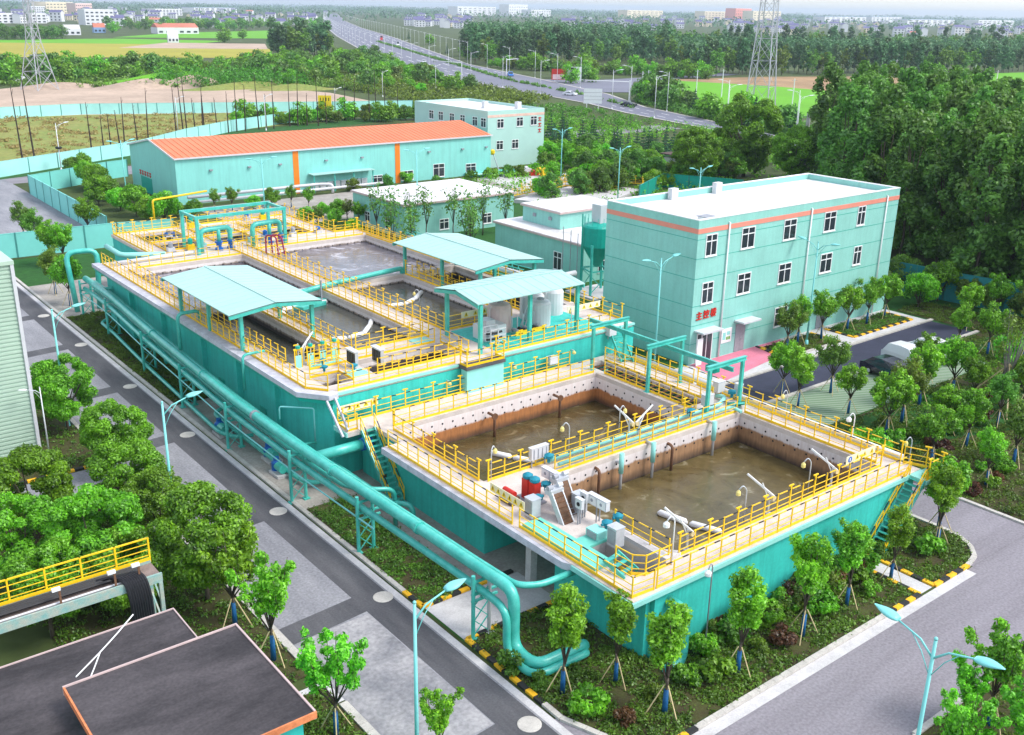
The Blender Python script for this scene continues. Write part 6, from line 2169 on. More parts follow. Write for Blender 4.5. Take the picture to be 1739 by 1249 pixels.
car('dark car parked on the grass pavers behind the garden trees', 78.0, 44.4, R(82), CARB, L=5.2, W_=2.05, H=1.65)
car('white car parked on the grass pavers with its tailgate spare wheel, beside the dark car', 82.4, 45.3, R(82), CARW, L=4.8, W_=1.95, H=1.75, suv=0.1)
car('white car parked behind the garden trees, farther from the tank', 86.2, 45.0, R(80), CARW, L=5.0, W_=2.0, H=1.7)
for qx, qy, m_, lab, L, H in ((1068, 182, CARB, 'dark car driving alone on the right part of the highway', 5, 1.5), (968, 163, CARW, 'white car by the sign boards at the crossing', 5, 1.6), (720, 107, CARW, 'white car on the left part of the highway', 5, 1.6),
                              (867, 130, CARBL, 'blue vehicle at the crossing of the highway', 6, 2.0), (676, 78, CARW, 'white lorry on the far lanes of the highway', 9, 3.4), (648, 69, CARR, 'red lorry far away on the highway', 12, 4.2)):
    x, y = at(qx, qy)
    car(lab, x, y, math.atan2(205, -80) if y < 300 else math.atan2(220, 140), m_, 'vehicles on the highway', L, 2.3, H, 0.13, 0.12 if H > 2 else 0)
for i, (qx, qy) in enumerate(((30, 140), (95, 137), (132, 135), (178, 131))):
    x, y = at(qx, qy)
    car('pale vehicle under the dark trees of the left wood, %s from the left' % ORD[i], x, y, R(10 * i), CARW, 'vehicles under the left wood', 6, 2.4, 2.2, 0.05, 0.14)

# ------------------------------------------------------------------ signs by the highway
def board(label, qx, qy, wd, ht, zb, mat, az, marks=(), cat='sign', name='sign_board'):
    x, y = at(qx, qy)
    t = thing(name, label, cat, (x, y, 0))
    d = Vector((math.cos(az), math.sin(az), 0))
    nn = Vector((d.y, -d.x, 0))
    p = Vector((x, y, 0))
    for s_ in (-0.32, 0.32):
        c = p + d * wd * s_ - nn * 0.1
        MB().tube([c, c + Vector((0, 0, zb + ht * 0.8))], 0.12, 8).build('post', LAMPW, t)
    MB().beam(p - d * wd / 2 + Vector((0, 0, zb + ht / 2)), p + d * wd / 2 + Vector((0, 0, zb + ht / 2)), 0.1, ht).build('panel', mat, t)
    for (u0, u1, v0, v1, m_) in marks:
        q_ = [p + d * (wd * (u - 0.5)) + Vector((0, 0, zb + ht * v)) + nn * 0.07 for u, v in ((u0, v0), (u1, v0), (u1, v1), (u0, v1))]
        MB().quad(*q_).build('marking', m_, t)
    return t


AZ = R(-39)
board('white traffic sign board seen from behind with a bracing grid by the highway', 1006, 185, 5.8, 4.6, 1.6, LAMPW, AZ, [(0, 1, 0.245, 0.265, GREY), (0, 1, 0.49, 0.51, GREY), (0, 1, 0.735, 0.755, GREY)])
board('red advertising board with a pale lower half beyond the crossing', 953, 140, 8.5, 4.5, 1.0, RED, AZ, [(0.06, 0.92, 0.05, 0.5, M('board_pale', (0.8, 0.55, 0.58), 0.6))])
board('patterned black and white advertising board beyond the crossing', 975, 142, 6.0, 6.0, 0.8, LAMPW, AZ, [(0.1, 0.6, 0.75, 0.95, BLACK), (0.2, 0.5, 0.5, 0.62, BLACK), (0.55, 0.7, 0.4, 0.7, GREY), (0.1, 0.3, 0.12, 0.4, RED)])
board('yellow square notice board over the hedge behind the warehouse', 553, 206, 3.6, 4.2, 2.6, SIGNY, AZ, [(0.16, 0.22, 0.68, 0.86, BLACK), (0.36, 0.42, 0.68, 0.86, BLACK), (0.58, 0.64, 0.66, 0.86, BLACK), (0.78, 0.84, 0.66, 0.86, BLACK), (0.46, 0.58, 0.36, 0.54, BLACK)])


def gantry_arm(label, qx, qy, H, reach, az):
    x, y = at(qx, qy)
    t = thing('signal_gantry', label, 'signal mast', (x, y, 0))
    MB().tube([(x, y, 0), (x, y, H)], [0.22, 0.16], 8).build('pole', LAMPW, t)
    MB().tube([(x, y, H - 0.6), (x + reach * math.cos(az), y + reach * math.sin(az), H - 0.2)], [0.16, 0.1], 8).build('arm', LAMPW, t)
    c = (x + reach * 0.9 * math.cos(az), y + reach * 0.9 * math.sin(az), H - 0.9)
    MB().box(c[0] - 0.4, c[0] + 0.4, c[1] - 0.4, c[1] + 0.4, c[2], c[2] + 0.8).build('signal_head', GREY, t)


gantry_arm('white signal mast with a long arm at the left of the crossing', 784, 146, 9.5, 14, R(115))
gantry_arm('white signal mast with a long arm at the right of the highway', 1068, 175, 7.5, 17, R(140))
gantry_arm('white signal mast with a short arm at the far side of the crossing', 860, 130, 8, 7, R(0))

# ------------------------------------------------------------------ pylons
def pylon(label, x, y, w0, H, az, zw, waist):
    t = thing('transmission_pylon', label, 'pylon', (x, y, 0))
    ca, sa = math.cos(az), math.sin(az)

    def W(u, v, z):
        return (x + u * ca - v * sa, y + u * sa + v * ca, z)

    def half(z):
        if z < zw:
            return w0 / 2 * (1 - (1 - waist) * z / zw)
        return w0 / 2 * waist * (1 - 0.55 * (z - zw) / (H - zw))
    legs = [(-1, -1), (1, -1), (1, 1), (-1, 1)]
    levels = [H * f for f in (0, 0.15, 0.28, 0.39, 0.49, 0.58, 0.66, 0.73, 0.8, 0.87, 0.94, 1.0)]
    for a, c in legs:
        b = MB()
        for z0, z1 in zip(levels[:-1], levels[1:]):
            b.beam(W(a * half(z0), c * half(z0), z0), W(a * half(z1), c * half(z1), z1), 0.26)
        b.build('leg', LATT, t)
    b = MB()
    for i, (z0, z1) in enumerate(zip(levels[:-1], levels[1:])):
        for k in range(4):
            p, q_ = legs[k], legs[(k + 1) % 4]
            h0, h1 = half(z0), half(z1)
            b.beam(W(p[0] * h0, p[1] * h0, z0), W(q_[0] * h1, q_[1] * h1, z1), 0.1)
            b.beam(W(q_[0] * h0, q_[1] * h0, z0), W(p[0] * h1, p[1] * h1, z1), 0.1)
            if i:
                b.beam(W(p[0] * h0, p[1] * h0, z0), W(q_[0] * h0, q_[1] * h0, z0), 0.1)
    b.build('bracing', LATT, t)
    for z, ln in ((H * 0.56 if zw > 20 else H * 0.74, 8.5), (H * 0.75 if zw > 20 else H * 0.86, 7), (H * 0.92, 5.5)):
        b = MB()
        for sg in (-1, 1):
            b.beam(W(sg * half(z), 0, z), W(sg * ln, 0, z + 0.4), 0.2).beam(W(sg * half(z), 0, z + 2), W(sg * ln, 0, z + 0.4), 0.16)
        b.build('crossarm', LATT, t)
    return t


pylon('tall steel lattice pylon by the highway at the right, cut by the top edge', 258, 203, 7.6, 58, R(20), 26, 0.6)
pylon('tall steel lattice pylon on the waste ground at the far left', 98, 392, 8.8, 42, R(25), 17, 0.36)
wr = thing('power_line', 'pair of thin power lines crossing the sky at the top right', 'power line', (258, 203, 50))
for k, (dz, dx) in enumerate(((0, 0), (-5, 6))):
    pts = []
    for i in range(25):
        u = i / 24
        pts.append((258 + u * 900 + dx, 203 - u * 210, 52 + dz - 26 * math.sin(math.pi * u) * 0.5 + 10 * u))
    MB().tube(pts, 0.09, 4).build('wire', GREY, wr)
for i, (qx, qy, h) in enumerate(((1182, 160, 9), (1225, 165, 10), (1345, 180, 9), (1520, 128, 8), (1605, 155, 8), (1653, 140, 8), (1690, 152, 8), (1089, 172, 10), (1099, 169, 10), (1362, 300, 12))):
    x, y = at(qx, qy)
    t = thing('utility_pole', 'pale utility pole in the right fields, %s from the left' % ORD[i] if i < 7 else ('pale twin pole beside the highway, first of two', 'pale twin pole beside the highway, second of two', 'thick grey utility pole with transformers by the tall poplars')[i - 7], 'utility pole', (x, y, 0))
    MB().tube([(x, y, 0), (x, y, h)], [0.2, 0.13] if i < 9 else [0.5, 0.35], 8).build('pole', LAMPW if i < 9 else CONC, t)
    MB().beam((x - 0.8, y + 0.5, h - 0.6), (x + 0.8, y - 0.5, h - 0.6), 0.12).build('crossarm', GREY, t)

# bare poles of the dead saplings
for i in range(34):
    if i < 14:
        qx, qy = ((42, 293), (62, 290), (158, 272), (178, 268), (190, 262), (205, 256), (212, 250), (234, 244), (252, 240), (300, 232), (312, 230), (318, 229), (333, 232), (345, 231))[i]
    else:
        qx, qy = 352 + (i - 14) * 17 + rnd.uniform(-6, 6), 230 - (i - 14) * 1.7 + rnd.uniform(-3, 3)
    x, y = at(qx, qy)
    h = rnd.uniform(14, 19) if i < 2 else rnd.uniform(8, 14)
    t = thing('bare_sapling', 'thin bare brown sapling trunk standing along the pale hoardings', 'bare tree', (x, y, 0), 'bare saplings along the hoardings')
    l_ = rnd.uniform(-0.5, 0.5)
    MB().tube([(x, y, 0), (x + l_ * 0.5, y, h * 0.5), (x + l_, y, h)], [0.19, 0.13, 0.05], 6).build('trunk', BARKD, t)
    MB().tube([(x + l_ * 0.9, y, h * 0.88), (x + l_ + 0.4, y + 0.2, h * 0.95)], 0.03, 4).build('twig', BARKD, t)

# ------------------------------------------------------------------ trees and planting near the tanks
for i, (qx, qy, sc, lab) in enumerate(((104, 655, 0.92, 'round camphor tree against the corrugated hall'), (50, 822, 0.92, 'round camphor tree at the left edge below the corrugated hall'), (196, 728, 0.86, 'bright round camphor tree left of the middle left road lamp'),
                                     (212, 802, 0.86, 'round camphor tree below the middle left road lamp'), (342, 905, 1.05, 'large round camphor tree nearest the left road, above the young trees'), (158, 905, 1.0, 'round camphor tree behind the yellow rail of the cable bridge'),
                                     (30, 905, 0.9, 'yellowish round tree at the left edge behind the cable bridge'), (268, 850, 0.78, 'small camphor tree between the middle lamp and the largest tree'), (75, 985, 0.85, 'dark round tree just above the cable bridge'), (215, 960, 0.8, 'camphor tree right above the cable bridge end'))):
    place(BIG[i % 3], *at(qx, qy, 3.9 * sc), 0.03, i * 1.3, sc * 0.87, lab)
for i, (qx, qy, sc) in enumerate(((955, 1180, 1.02), (1045, 1160, 0.9), (1128, 1215, 1.08), (1252, 1145, 1.02), (1362, 1082, 1.05), (1437, 1030, 0.9), (1512, 985, 0.82), (1590, 930, 0.95))):
    x, y = at(qx, qy)
    place(YNG[i % 3] if i != 1 else SPR[0] if False else YNG[2], x, y, 0.04, i * 2.1, sc, '%s staked young tree from the left in the strip along the front kerb' % ORD[i], 'staked trees along the front kerb')
for i, (x, y, sc, lab) in enumerate(((16.72, 32.7, 1.0, 'open bright young tree with bare limbs right of the orange roof edge'), (16.95, 39.3, 1.1, 'open young tree beside the dark roofs, second from the near lamp'), (16.7, 43.2, 1.05, 'open young tree below the large camphor tree'), (19.3, 28.6, 0.7, 'young tree crown at the foot of the near lamp'))):
    place(YUP[i % 2], x, y, 0.04, i * 1.7, sc, lab)
for i, (x, y, sc, k) in enumerate(((35.7, 14.6, 0.85, 0), (40.3, 15.7, 1.0, 1), (37.9, 13.0, 0.95, 0), (41.9, 14.4, 0.95, 1), (39.0, 16.3, 0.7, 0))):
    place(YUP[k], x, y, 0.04, i * 1.1, sc, 'open leafy tree in the bottom right corner beside the large lamp, %s' % ('leftmost', 'tallest one behind', 'front one', 'rightmost', 'smallest one')[i])
gtree = [(1327, 672, 0), (1354, 693, 0), (1440, 703, 0), (1530, 720, 1), (1570, 649, 2), (1616, 672, 0), (1693, 724, 1), (1676, 603, 2), (1736, 615, 1), (1580, 788, 2), (1504, 742, 0), (1674, 825, 0), (1592, 906, 0), (1640, 760, 2), (1720, 790, 1), (1410, 668, 1), (1625, 590, 0), (1560, 690, 0), (1650, 690, 2), (1700, 660, 0), (1740, 560, 1), (1690, 545, 2), (1640, 560, 0), (1540, 905, 0), (1445, 905, 2), (1605, 740, 0), (1735, 700, 0)]
for i, (qx, qy, k) in enumerate(gtree):
    x, y = at(qx, qy) if i not in (23, 24) else ((56.9, 33.0), (45.7, 26.8))[i - 23]
    place(GRD[k], x, y, 0.05, i * 1.9, (0.95 + 0.12 * math.sin(i * 2.7)) * (0.66 if i == 24 else 1), 'garden tree with a blue wrapped trunk right of the front tank' if i < 24 else 'leafy dark tree just left of the right stair' if i == 24 else 'garden tree with a blue wrapped trunk right of the front tank', 'garden trees right of the front tank' if i != 24 else None)
for i, (x, y, k) in enumerate(((76.4, 54.3, 1), (79.0, 55.0, 0), (82.2, 54.6, 2), (86.8, 54.8, 0), (90.5, 55.0, 2), (94.0, 55.2, 0))):
    place(GRD[k], x, y, 0.05, i * 1.2, 0.95, 'blue wrapped tree before the control building, %s from the red paving' % ORD[i], 'trees before the control building')
x, y = at(1700, 690)
t = thing('propped_tree', 'grey bare branched tree propped by long bamboo poles at the right edge', 'tree', (x, y, 0))
b = MB()
b.tube([(x, y, 0), (x + 0.1, y, 2.5)], [0.17, 0.14], 8)
q = random.Random(3)
cl = []
for k in range(11):
    a = k * 2.4
    e = (x + 1.5 * math.cos(a) * q.uniform(0.4, 1), y + 1.5 * math.sin(a) * q.uniform(0.4, 1), q.uniform(5.5, 8.5))
    b.tube([(x + 0.1, y, q.uniform(1.8, 2.5)), ((x + e[0]) / 2, (y + e[1]) / 2, 4), e], [0.09, 0.05, 0.02], 5)
    cl.append((e[0], e[1], e[2] - 0.8, 0.6, 0.6, 0.9))
b.build('trunk', M('grey_bark', (0.22, 0.2, 0.18), 0.9, 0.2, 4.0), t)
link('crown', leaves('crown', cl, 900, 0.12, 4, L_OLV, fill=0.6), t).matrix_parent_inverse = Matrix.Translation(-t.location)
for k in range(4):
    a = 0.6 + k * 1.57
    MB().tube([(x + 3.3 * math.cos(a), y + 3.3 * math.sin(a), 0), (x + 0.1, y, 3.6)], 0.06, 6).build('prop', BAMB, t)

for i, (qx, qy, k) in enumerate(((1110, 1190, 0), (1165, 1160, 1), (1215, 1150, 1), (1290, 1110, 0), (1325, 1095, 2), (1395, 1045, 1), (1480, 1010, 1), (1415, 1000, 2), (1575, 940, 1), (920, 1170, 0), (870, 1140, 0), (1000, 1215, 1), (1060, 1230, 2), (1335, 1030, 1), (1250, 1075, 0), (1665, 800, 1), (1600, 770, 2), (1560, 745, 1), (1690, 820, 2))):
    x, y = at(qx, qy)
    place(SHR[k], x, y, 0.04, i, 0.75 + 0.25 * (i % 3), 'rounded shrub in the planting below the front tank' if i < 15 else 'rounded shrub in the garden right of the front tank', 'shrubs below the front tank' if i < 15 else 'shrubs in the right garden')
q = random.Random(12)
for i in range(46):
    x, y = q.uniform(34, 53), q.uniform(26.6, 28.0)
    if 47.6 < x < 49.2:
        continue
    place(SHR[q.choice((0, 0, 1, 2))], x, y, 0.02, i, q.uniform(0.7, 1.25), 'leafy shrub against the foot of the front tank wall', 'shrubs along the front tank wall')
for i in range(40):
    x, y = q.uniform(61.5, 88), q.uniform(24.5, 40)
    place(SHR[q.choice((0, 0, 1, 2))], x, y, 0.04, i, q.uniform(0.6, 1.2), 'small shrub scattered in the garden right of the front tank', 'scattered garden shrubs')
for k, per, lab in (('front', 17, 'dark low planting in the bed below the front tank'), ('corner', 17, 'dark low planting in the rounded bed by the right stair'), ('rack', 17, 'low green planting under the pipe rack'), ('back', 17, 'thick green planting under the far part of the pipe rack'),
                    ('garden', 10, 'mixed low planting in the garden right of the front tank'), ('west', 8, 'low green planting under the round trees'), ('west_near', 15, 'low green planting beside the dark roofs'), ('west_far', 4, 'low planting along the far left kerb'), ('forecourt_east', 12, 'low planting in the right bed before the control building'),
                    ('forecourt_west', 12, 'low planting in the left bed before the control building'), ('south', 3, 'low planting at the bottom right corner')):
    scatter_cover('ground_cover', BEDS[k] if k != 'south' else [(34.6, 10), (50, 10), (50, 17), (37.2, 17), (34.6, 13.3)], per, 0.07, len(k), L_GC, lab=lab)

# behind the raised tank
mid = [(165, 326), (205, 358), (140, 306), (180, 342), (232, 368), (150, 320), (255, 376), (280, 380), (128, 306), (168, 350)]
for i, (qx, qy) in enumerate(mid):
    x, y = at(qx, qy)
    place(WOOD[(0, 3, 0, 1, 0)[i % 5]], x, y, 0, i, 0.58, 'dense green tree in the clump left of the warehouse', 'trees left of the warehouse')
for i, (qx, qy) in enumerate(((60, 425), (88, 452), (152, 405), (42, 410), (110, 455), (120, 520), (95, 500))):
    x, y = at(qx, qy)
    place(GRD[(1, 2, 2)[i % 3]], x, y, 0, i, 1.05, 'tall young tree before the left hoarding, %s of the row' % ORD[i], 'young trees before the left hoarding')
for i, (qx, qy) in enumerate(((300, 368), (330, 372), (365, 360), (395, 358), (430, 355), (462, 350), (495, 352), (525, 358), (550, 368), (575, 372), (540, 392), (570, 398), (600, 398), (520, 385), (590, 380), (610, 385), (640, 362 + 20))):
    x, y = at(qx, qy)
    place((WOOD[3], WOOD[0], GRD[1], GRD[2])[i % 4], x, y, 0, i, 0.36 if i % 4 < 2 else 0.7, 'small leafy tree between the rear deck and the warehouse', 'small trees before the warehouse')
for i, (x, y) in enumerate(((71.2, 119.6), (70.9, 115.3), (72.4, 112.6), (75.5, 113.6), (79.5, 113.0), (83.4, 111.4), (86.5, 110.2), (77.7, 106.4), (66.5, 108), (64.8, 101), (75.0, 103.5), (73.5, 100.5))):
    place(SPR[i % 2], x, y, 0, i * 1.3, 1.1, 'sparse slender tree with dark leaves before the pump house, %s from the left' % ORD[i] if i < 7 else 'sparse slender tree with dark leaves between the pump house and the rear canopy', 'sparse trees before the pump house')
for i, (qx, qy) in enumerate(((740, 320), (835, 303), (862, 300), (885, 300), (905, 295), (600, 325), (655, 318), (690, 310), (800, 310), (710, 305))):
    x, y = at(qx, qy)
    place(SHR[(0, 1, 0)[i % 3]], x, y, 0, i, 2.0, 'low green bush along the foot of the warehouse wall', 'bushes at the warehouse foot')
for i, (qx, qy, k) in enumerate(((868, 296, 5), (905, 290, 2), (850, 282, 4), (925, 290, 4))):
    pass
hp = thing('heap_of_goods', 'heap of coloured sheets and machine parts at the foot of the office block', 'goods heap', (*at(890, 296), 0))
for i, (qx, qy, m_) in enumerate(((868, 298, BLUE), (880, 296, TEALL), (893, 297, PVC), (905, 298, RED), (915, 296, YEL), (925, 300, YEL), (858, 300, GALV))):
    x, y = at(qx, qy)
    MB().prism([(x - 1.0, y - 0.6), (x + 0.8, y - 0.8), (x + 1.0, y + 0.5), (x - 0.5, y + 0.8)], 0, 0.6 + 0.3 * (i % 3)).lathe((x, y, 0.6 + 0.3 * (i % 3)), [(0.4, 0), (0.5, 0.2), (0.2, 0.45)], 8).build('bundle', m_, hp)
t = thing('site_hoist', 'slanted white post with a yellow head before the office block', 'hoist', (*at(848, 292), 0))
x, y = at(848, 292)
MB().beam((x, y, 0), (x - 0.8, y + 1.0, 3.4), 0.2).build('post', PVC, t)
MB().lathe((x - 0.9, y + 1.1, 3.2), [(0.3, 0), (0.5, 0.3), (0.5, 0.8), (0.2, 1.0)], 10).build('head', YEL, t)
t = thing('condenser_shed', 'small mint canopy over a row of white condensers before the warehouse', 'shed', (*at(560, 320), 0))
x, y = at(575, 322)
MB().box(x - 5.5, x + 6.5, y - 1.5, y + 2.6, 3.0, 3.12).build('roof', ROOFC, t)
for xx in (x - 5.2, x - 1.3, x + 2.4, x + 6.2):
    MB().box(xx - 0.08, xx + 0.08, y - 1.3, y - 1.14, 0, 3.0).build('post', TEALP, t)
for k in range(8):
    MB().box(x - 4.8 + k * 1.35, x - 3.7 + k * 1.35, y, y + 0.9, 0.1, 1.5).build('condenser', PVC, t)
pipe('pair of white insulated pipes on low stands before the warehouse', [(57.5, 152.8, 1.6), (80.0, 153.2, 1.6), (82.2, 152.0, 1.6), (82.2, 152.0, 0.2)], 0.25, 0.8, PVC)
pipe('lower white insulated pipe before the warehouse', [(58.5, 151.6, 1.0), (92.0, 152.0, 1.0)], 0.2, 0.8, PVC)
pipe('yellow green pipe portal at the left corner of the warehouse', [(47.5, 139.5, 0), (47.5, 139.5, 4.2), (56.5, 142.5, 4.2)], 0.14, 0.4, YEL)
pk = thing('pipe_stack', 'stack of turquoise pipes lying before the office block', 'pipe stack', (*at(835, 298), 0))
x, y = at(835, 298)
for k in range(4):
    MB().tube([(x - 5, y + k * 0.8, 0.4), (x + 5, y - 2 + k * 0.8, 0.4)], 0.36, 10).build('pipe', TEALP, pk)

# mid ground wood on the right
q = random.Random(21)
lab_b, grp_b = 'bushy tree in the green belt behind the control building', 'bushy trees behind the control building'
n = 0
while n < 92:
    qx, qy = q.uniform(915, 1400), q.uniform(232, 345)
    if qy > 345 - (qx - 915) * 0.12 or qy < 262 + (qx - 915) * 0.10:
        continue
    x, y = at(qx, qy)
    if 121 < x < 137 and 158 < y < 188 or (x < 121 and y > 130):
        continue
    place(WOOD[q.choice((0, 1, 3, 3, 0, 2))], x, y, 0, q.uniform(0, 6), q.uniform(0.4, 0.66), lab_b, grp_b)
    n += 1
for i in range(44):
    qx = q.uniform(890, 1240)
    qy = 243 + (qx - 900) * 0.135 + q.uniform(-16, 18)
    x, y = at(qx, qy)
    place(CON[i % 2], x, y, 0, q.uniform(0, 6), q.uniform(0.42, 0.66), 'dark conifer on the near side of the highway', 'conifers beside the highway')
x, y = at(1262, 300)
place(BIG[0], x, y, 0, 1.0, 2.15, 'large round dark green tree rising between the highway and the tall poplars')
place(BIG[1], *at(1345, 318), 0, 2.0, 1.5, 'broad round tree left of the tall poplars, behind the control building roof')
place(BIG[2], *at(1180, 318), 0, 2.0, 1.5, 'broad dark round tree above the silo side of the control building')
t = thing('brick_hut', 'small hut with a dark brown roof among the bushes', 'hut', (*at(1165, 300), 0))
x, y = at(1160, 296)
MB().box(x - 3, x + 3, y - 2.5, y + 2.5, 0, 3.2).build('wall', CONC, t)
MB().beam((x - 3.5, y - 1.5, 3.9), (x + 3.5, y - 1.5, 3.9), 3.6, 0.15).beam((x - 3.5, y + 1.5, 3.9), (x + 3.5, y + 1.5, 3.9), 3.6, 0.15).build('roof', M('brown_tile', (0.10, 0.06, 0.05), 0.8, 0.2), t)
poly = [(108.5, 26), (107.5, 50), (109, 66), (116, 76), (166, 116), (184, 104), (168, 60), (140, 26)]
grid = [(x, y) for x in np.arange(109, 186, 5.4) for y in np.arange(26, 118, 5.2)]
pl = [(x + q.uniform(-1.6, 1.6), y + q.uniform(-1.6, 1.6)) for x, y in grid]
pl = [p for p in pl if inside(*p, poly)]
for i, (x, y) in enumerate(pl):
    place(POP[i % 3], x, y, 0, q.uniform(0, 6), (q.uniform(0.95, 1.1),) * 2 + (q.uniform(0.86, 1.06),), 'tall dark poplar in the dense stand at the right', 'tall poplars at the right')
for i in range(26):
    x, y = q.uniform(98, 106.5), q.uniform(22, 66)
    place(WOOD[(0, 2, 1)[i % 3]], x + (4 if i % 2 else 1.2), y, 0, i, q.uniform(0.4, 0.6), 'bushy tree along the dark hoarding under the poplars', 'bushes along the dark hoarding')

# highway belts
for i in range(60):
    s_ = q.uniform(5.6, 7.6)
    x, y = hw(s_, q.uniform(-1.5, -0.2) if s_ < 6.5 else q.uniform(-0.8, -0.2))
    place(FARB[i % 3] if i % 4 else WOOD[3], x, y, 0, q.uniform(0, 6), q.uniform(0.45, 0.8), 'leafy tree in the belt on the near side of the highway', 'trees on the near side of the highway')
for i in range(50):
    s_ = q.uniform(2.2, 4.4) if i < 30 else q.uniform(5.5, 9)
    x, y = hw(s_, q.uniform(1.15, 2.2) if s_ < 4 else q.uniform(1.1, 1.7))
    place(FARB[(1, 1, 0)[i % 3]] if i % 3 else CON[0], x, y, 0, q.uniform(0, 6), q.uniform(0.5, 0.85), 'dark leafy tree in the belt on the far side of the highway', 'trees on the far side of the highway')

# woods beyond the fields
def row(protos, a, c, n, depth, sc0, sc1, label, group, jit=6):
    for i in range(n):
        u = (i + q.uniform(0.1, 0.9)) / n
        k = q.uniform(0, 1)
        qx, qy = a[0] + (c[0] - a[0]) * u, a[1] + (c[1] - a[1]) * u
        x, y = at(qx, qy)
        d = Vector((x, y)).normalized() * depth * k
        place(q.choice(protos), x + d.x, y + d.y, 0, q.uniform(0, 6), q.uniform(sc0, sc1), label, group)


row(FARP, (1139, 131), (1760, 124), 85, 45, 0.75, 1.0, 'grey green poplar in the wood edge behind the right fields', 'wood behind the right fields')
row([FARP[1], FARP[2]], (1100, 96), (1760, 96), 55, 160, 0.9, 1.2, 'grey green poplar in the second wood behind the right fields', 'second wood behind the right fields')
row(FARP, (782, 112), (1140, 112), 62, 120, 0.8, 1.15, 'grey green poplar in the tall wood beyond the highway crossing', 'tall wood beyond the crossing')
row([FARB[0], FARB[2], WOOD[3]], (830, 116), (1200, 136), 42, 14, 0.55, 0.95, 'bright leafy tree in front of the wood beyond the crossing', 'bright trees beyond the crossing')
row([FARB[0], FARB[1], FARB[2]], (-30, 143), (470, 140), 70, 75, 0.6, 0.95, 'dark leafy tree in the belt before the ripe fields', 'belt before the ripe fields')
row([FARB[0], FARB[1], FARB[2]], (470, 150), (620, 138), 34, 150, 0.6, 1.0, 'leafy tree between the bare earth and the highway', 'trees between bare earth and highway')
row(FARP, (462, 100), (560, 98), 26, 60, 0.95, 1.2, 'poplar in the dense oval clump beside the highway', 'oval poplar clump')
row([FARB[1]], (0, 69), (110, 68), 14, 40, 0.8, 1.1, 'dark leafy tree at the far edge of the ripe fields', 'trees at the far edge of the ripe fields')
for i, (qx, qy, s_) in enumerate(((381, 73, 1.1), (412, 66, 0.8))):
    place(FARB[0], *at(qx, qy), 0, 0, s_, 'single round tree in the green field, %s' % ('larger one', 'smaller one farther away')[i])
row([FARB[0], WOOD[3], WOOD[1]], (395, 216), (720, 205), 30, 10, 0.4, 0.62, 'leafy shrub tree in the hedge behind the warehouse roof', 'hedge behind the warehouse')
row([FARB[1], FARB[0]], (180, 60), (560, 50), 44, 350, 0.8, 1.3, 'dark tree among the far houses at the left', 'trees among the far houses')

# ------------------------------------------------------------------ far town
def house_mesh(name, wd, dp, h, rh, wall, roof, wins=True):
    b = MB()
    b.box(-wd / 2, wd / 2, -dp / 2, dp / 2, 0, h)
    b.c = 1
    b.quad((-wd / 2 - 0.4, -dp / 2 - 0.4, h), (wd / 2 + 0.4, -dp / 2 - 0.4, h), (wd / 2 + 0.4, 0, h + rh), (-wd / 2 - 0.4, 0, h + rh))
    b.quad((wd / 2 + 0.4, dp / 2 + 0.4, h), (-wd / 2 - 0.4, dp / 2 + 0.4, h), (-wd / 2 - 0.4, 0, h + rh), (wd / 2 + 0.4, 0, h + rh))
    b.c = 0
    b.quad((-wd / 2, -dp / 2, h), (-wd / 2, 0, h + rh - 0.2), (-wd / 2, dp / 2, h))
    b.quad((wd / 2, -dp / 2, h), (wd / 2, dp / 2, h), (wd / 2, 0, h + rh - 0.2))
    b.c = 2
    if wins:
        for s_ in range(int(h / 3)):
            for k in range(3):
                x = -wd / 2 + wd * (k + 0.5) / 3
                b.quad((x - 0.8, -dp / 2 - 0.03, 1 + 3 * s_), (x + 0.8, -dp / 2 - 0.03, 1 + 3 * s_), (x + 0.8, -dp / 2 - 0.03, 2.5 + 3 * s_), (x - 0.8, -dp / 2 - 0.03, 2.5 + 3 * s_))
    return b.mesh(name, [wall, roof, GLASS])


HM = [house_mesh('village_house', 11, 9, 7, 2.5, HOUSEW, HOUSER), house_mesh('village_house', 13, 9, 9.5, 2.2, HOUSEW, HOUSER), house_mesh('village_house', 10, 9, 6.5, 2.6, CREAM, HOUSER), house_mesh('village_house', 14, 10, 6, 2.2, HOUSEW, HOUSEO)]


def town(n, region, label, group, seed, stretch=1.0):
    g = random.Random(seed)
    k = 0
    while k < n:
        qx = g.uniform(region[0], region[1])
        v = g.random()
        qy = region[2] + (region[3] - region[2]) * v + (qx - 870) * 0.0168
        x, y = at(qx, qy)
        o = link('village_house', g.choice(HM[:3] if g.random() < 0.93 else HM), None)
        o.location = (x, y, 0)
        o.rotation_euler = (0, 0, R(-40) + g.choice((0, 0, 0.3, 1.57)) + g.uniform(-0.1, 0.1))
        s_ = g.uniform(0.85, 1.35) * stretch
        o.scale = (s_ * 1.1, s_, s_ * g.uniform(0.85, 1.15))
        tag(o, label, 'house', group)
        k += 1


town(100, (-40, 560, 28, 56), 'small pale house of the far town at the upper left', 'far town at the upper left', 3)
town(45, (690, 800, 32, 50), 'small pale house of the far village left of the big wood', 'far village in the middle', 4)
town(152, (960, 1780, 28, 52), 'small pale house of the far town at the upper right', 'far town at the upper right', 5)


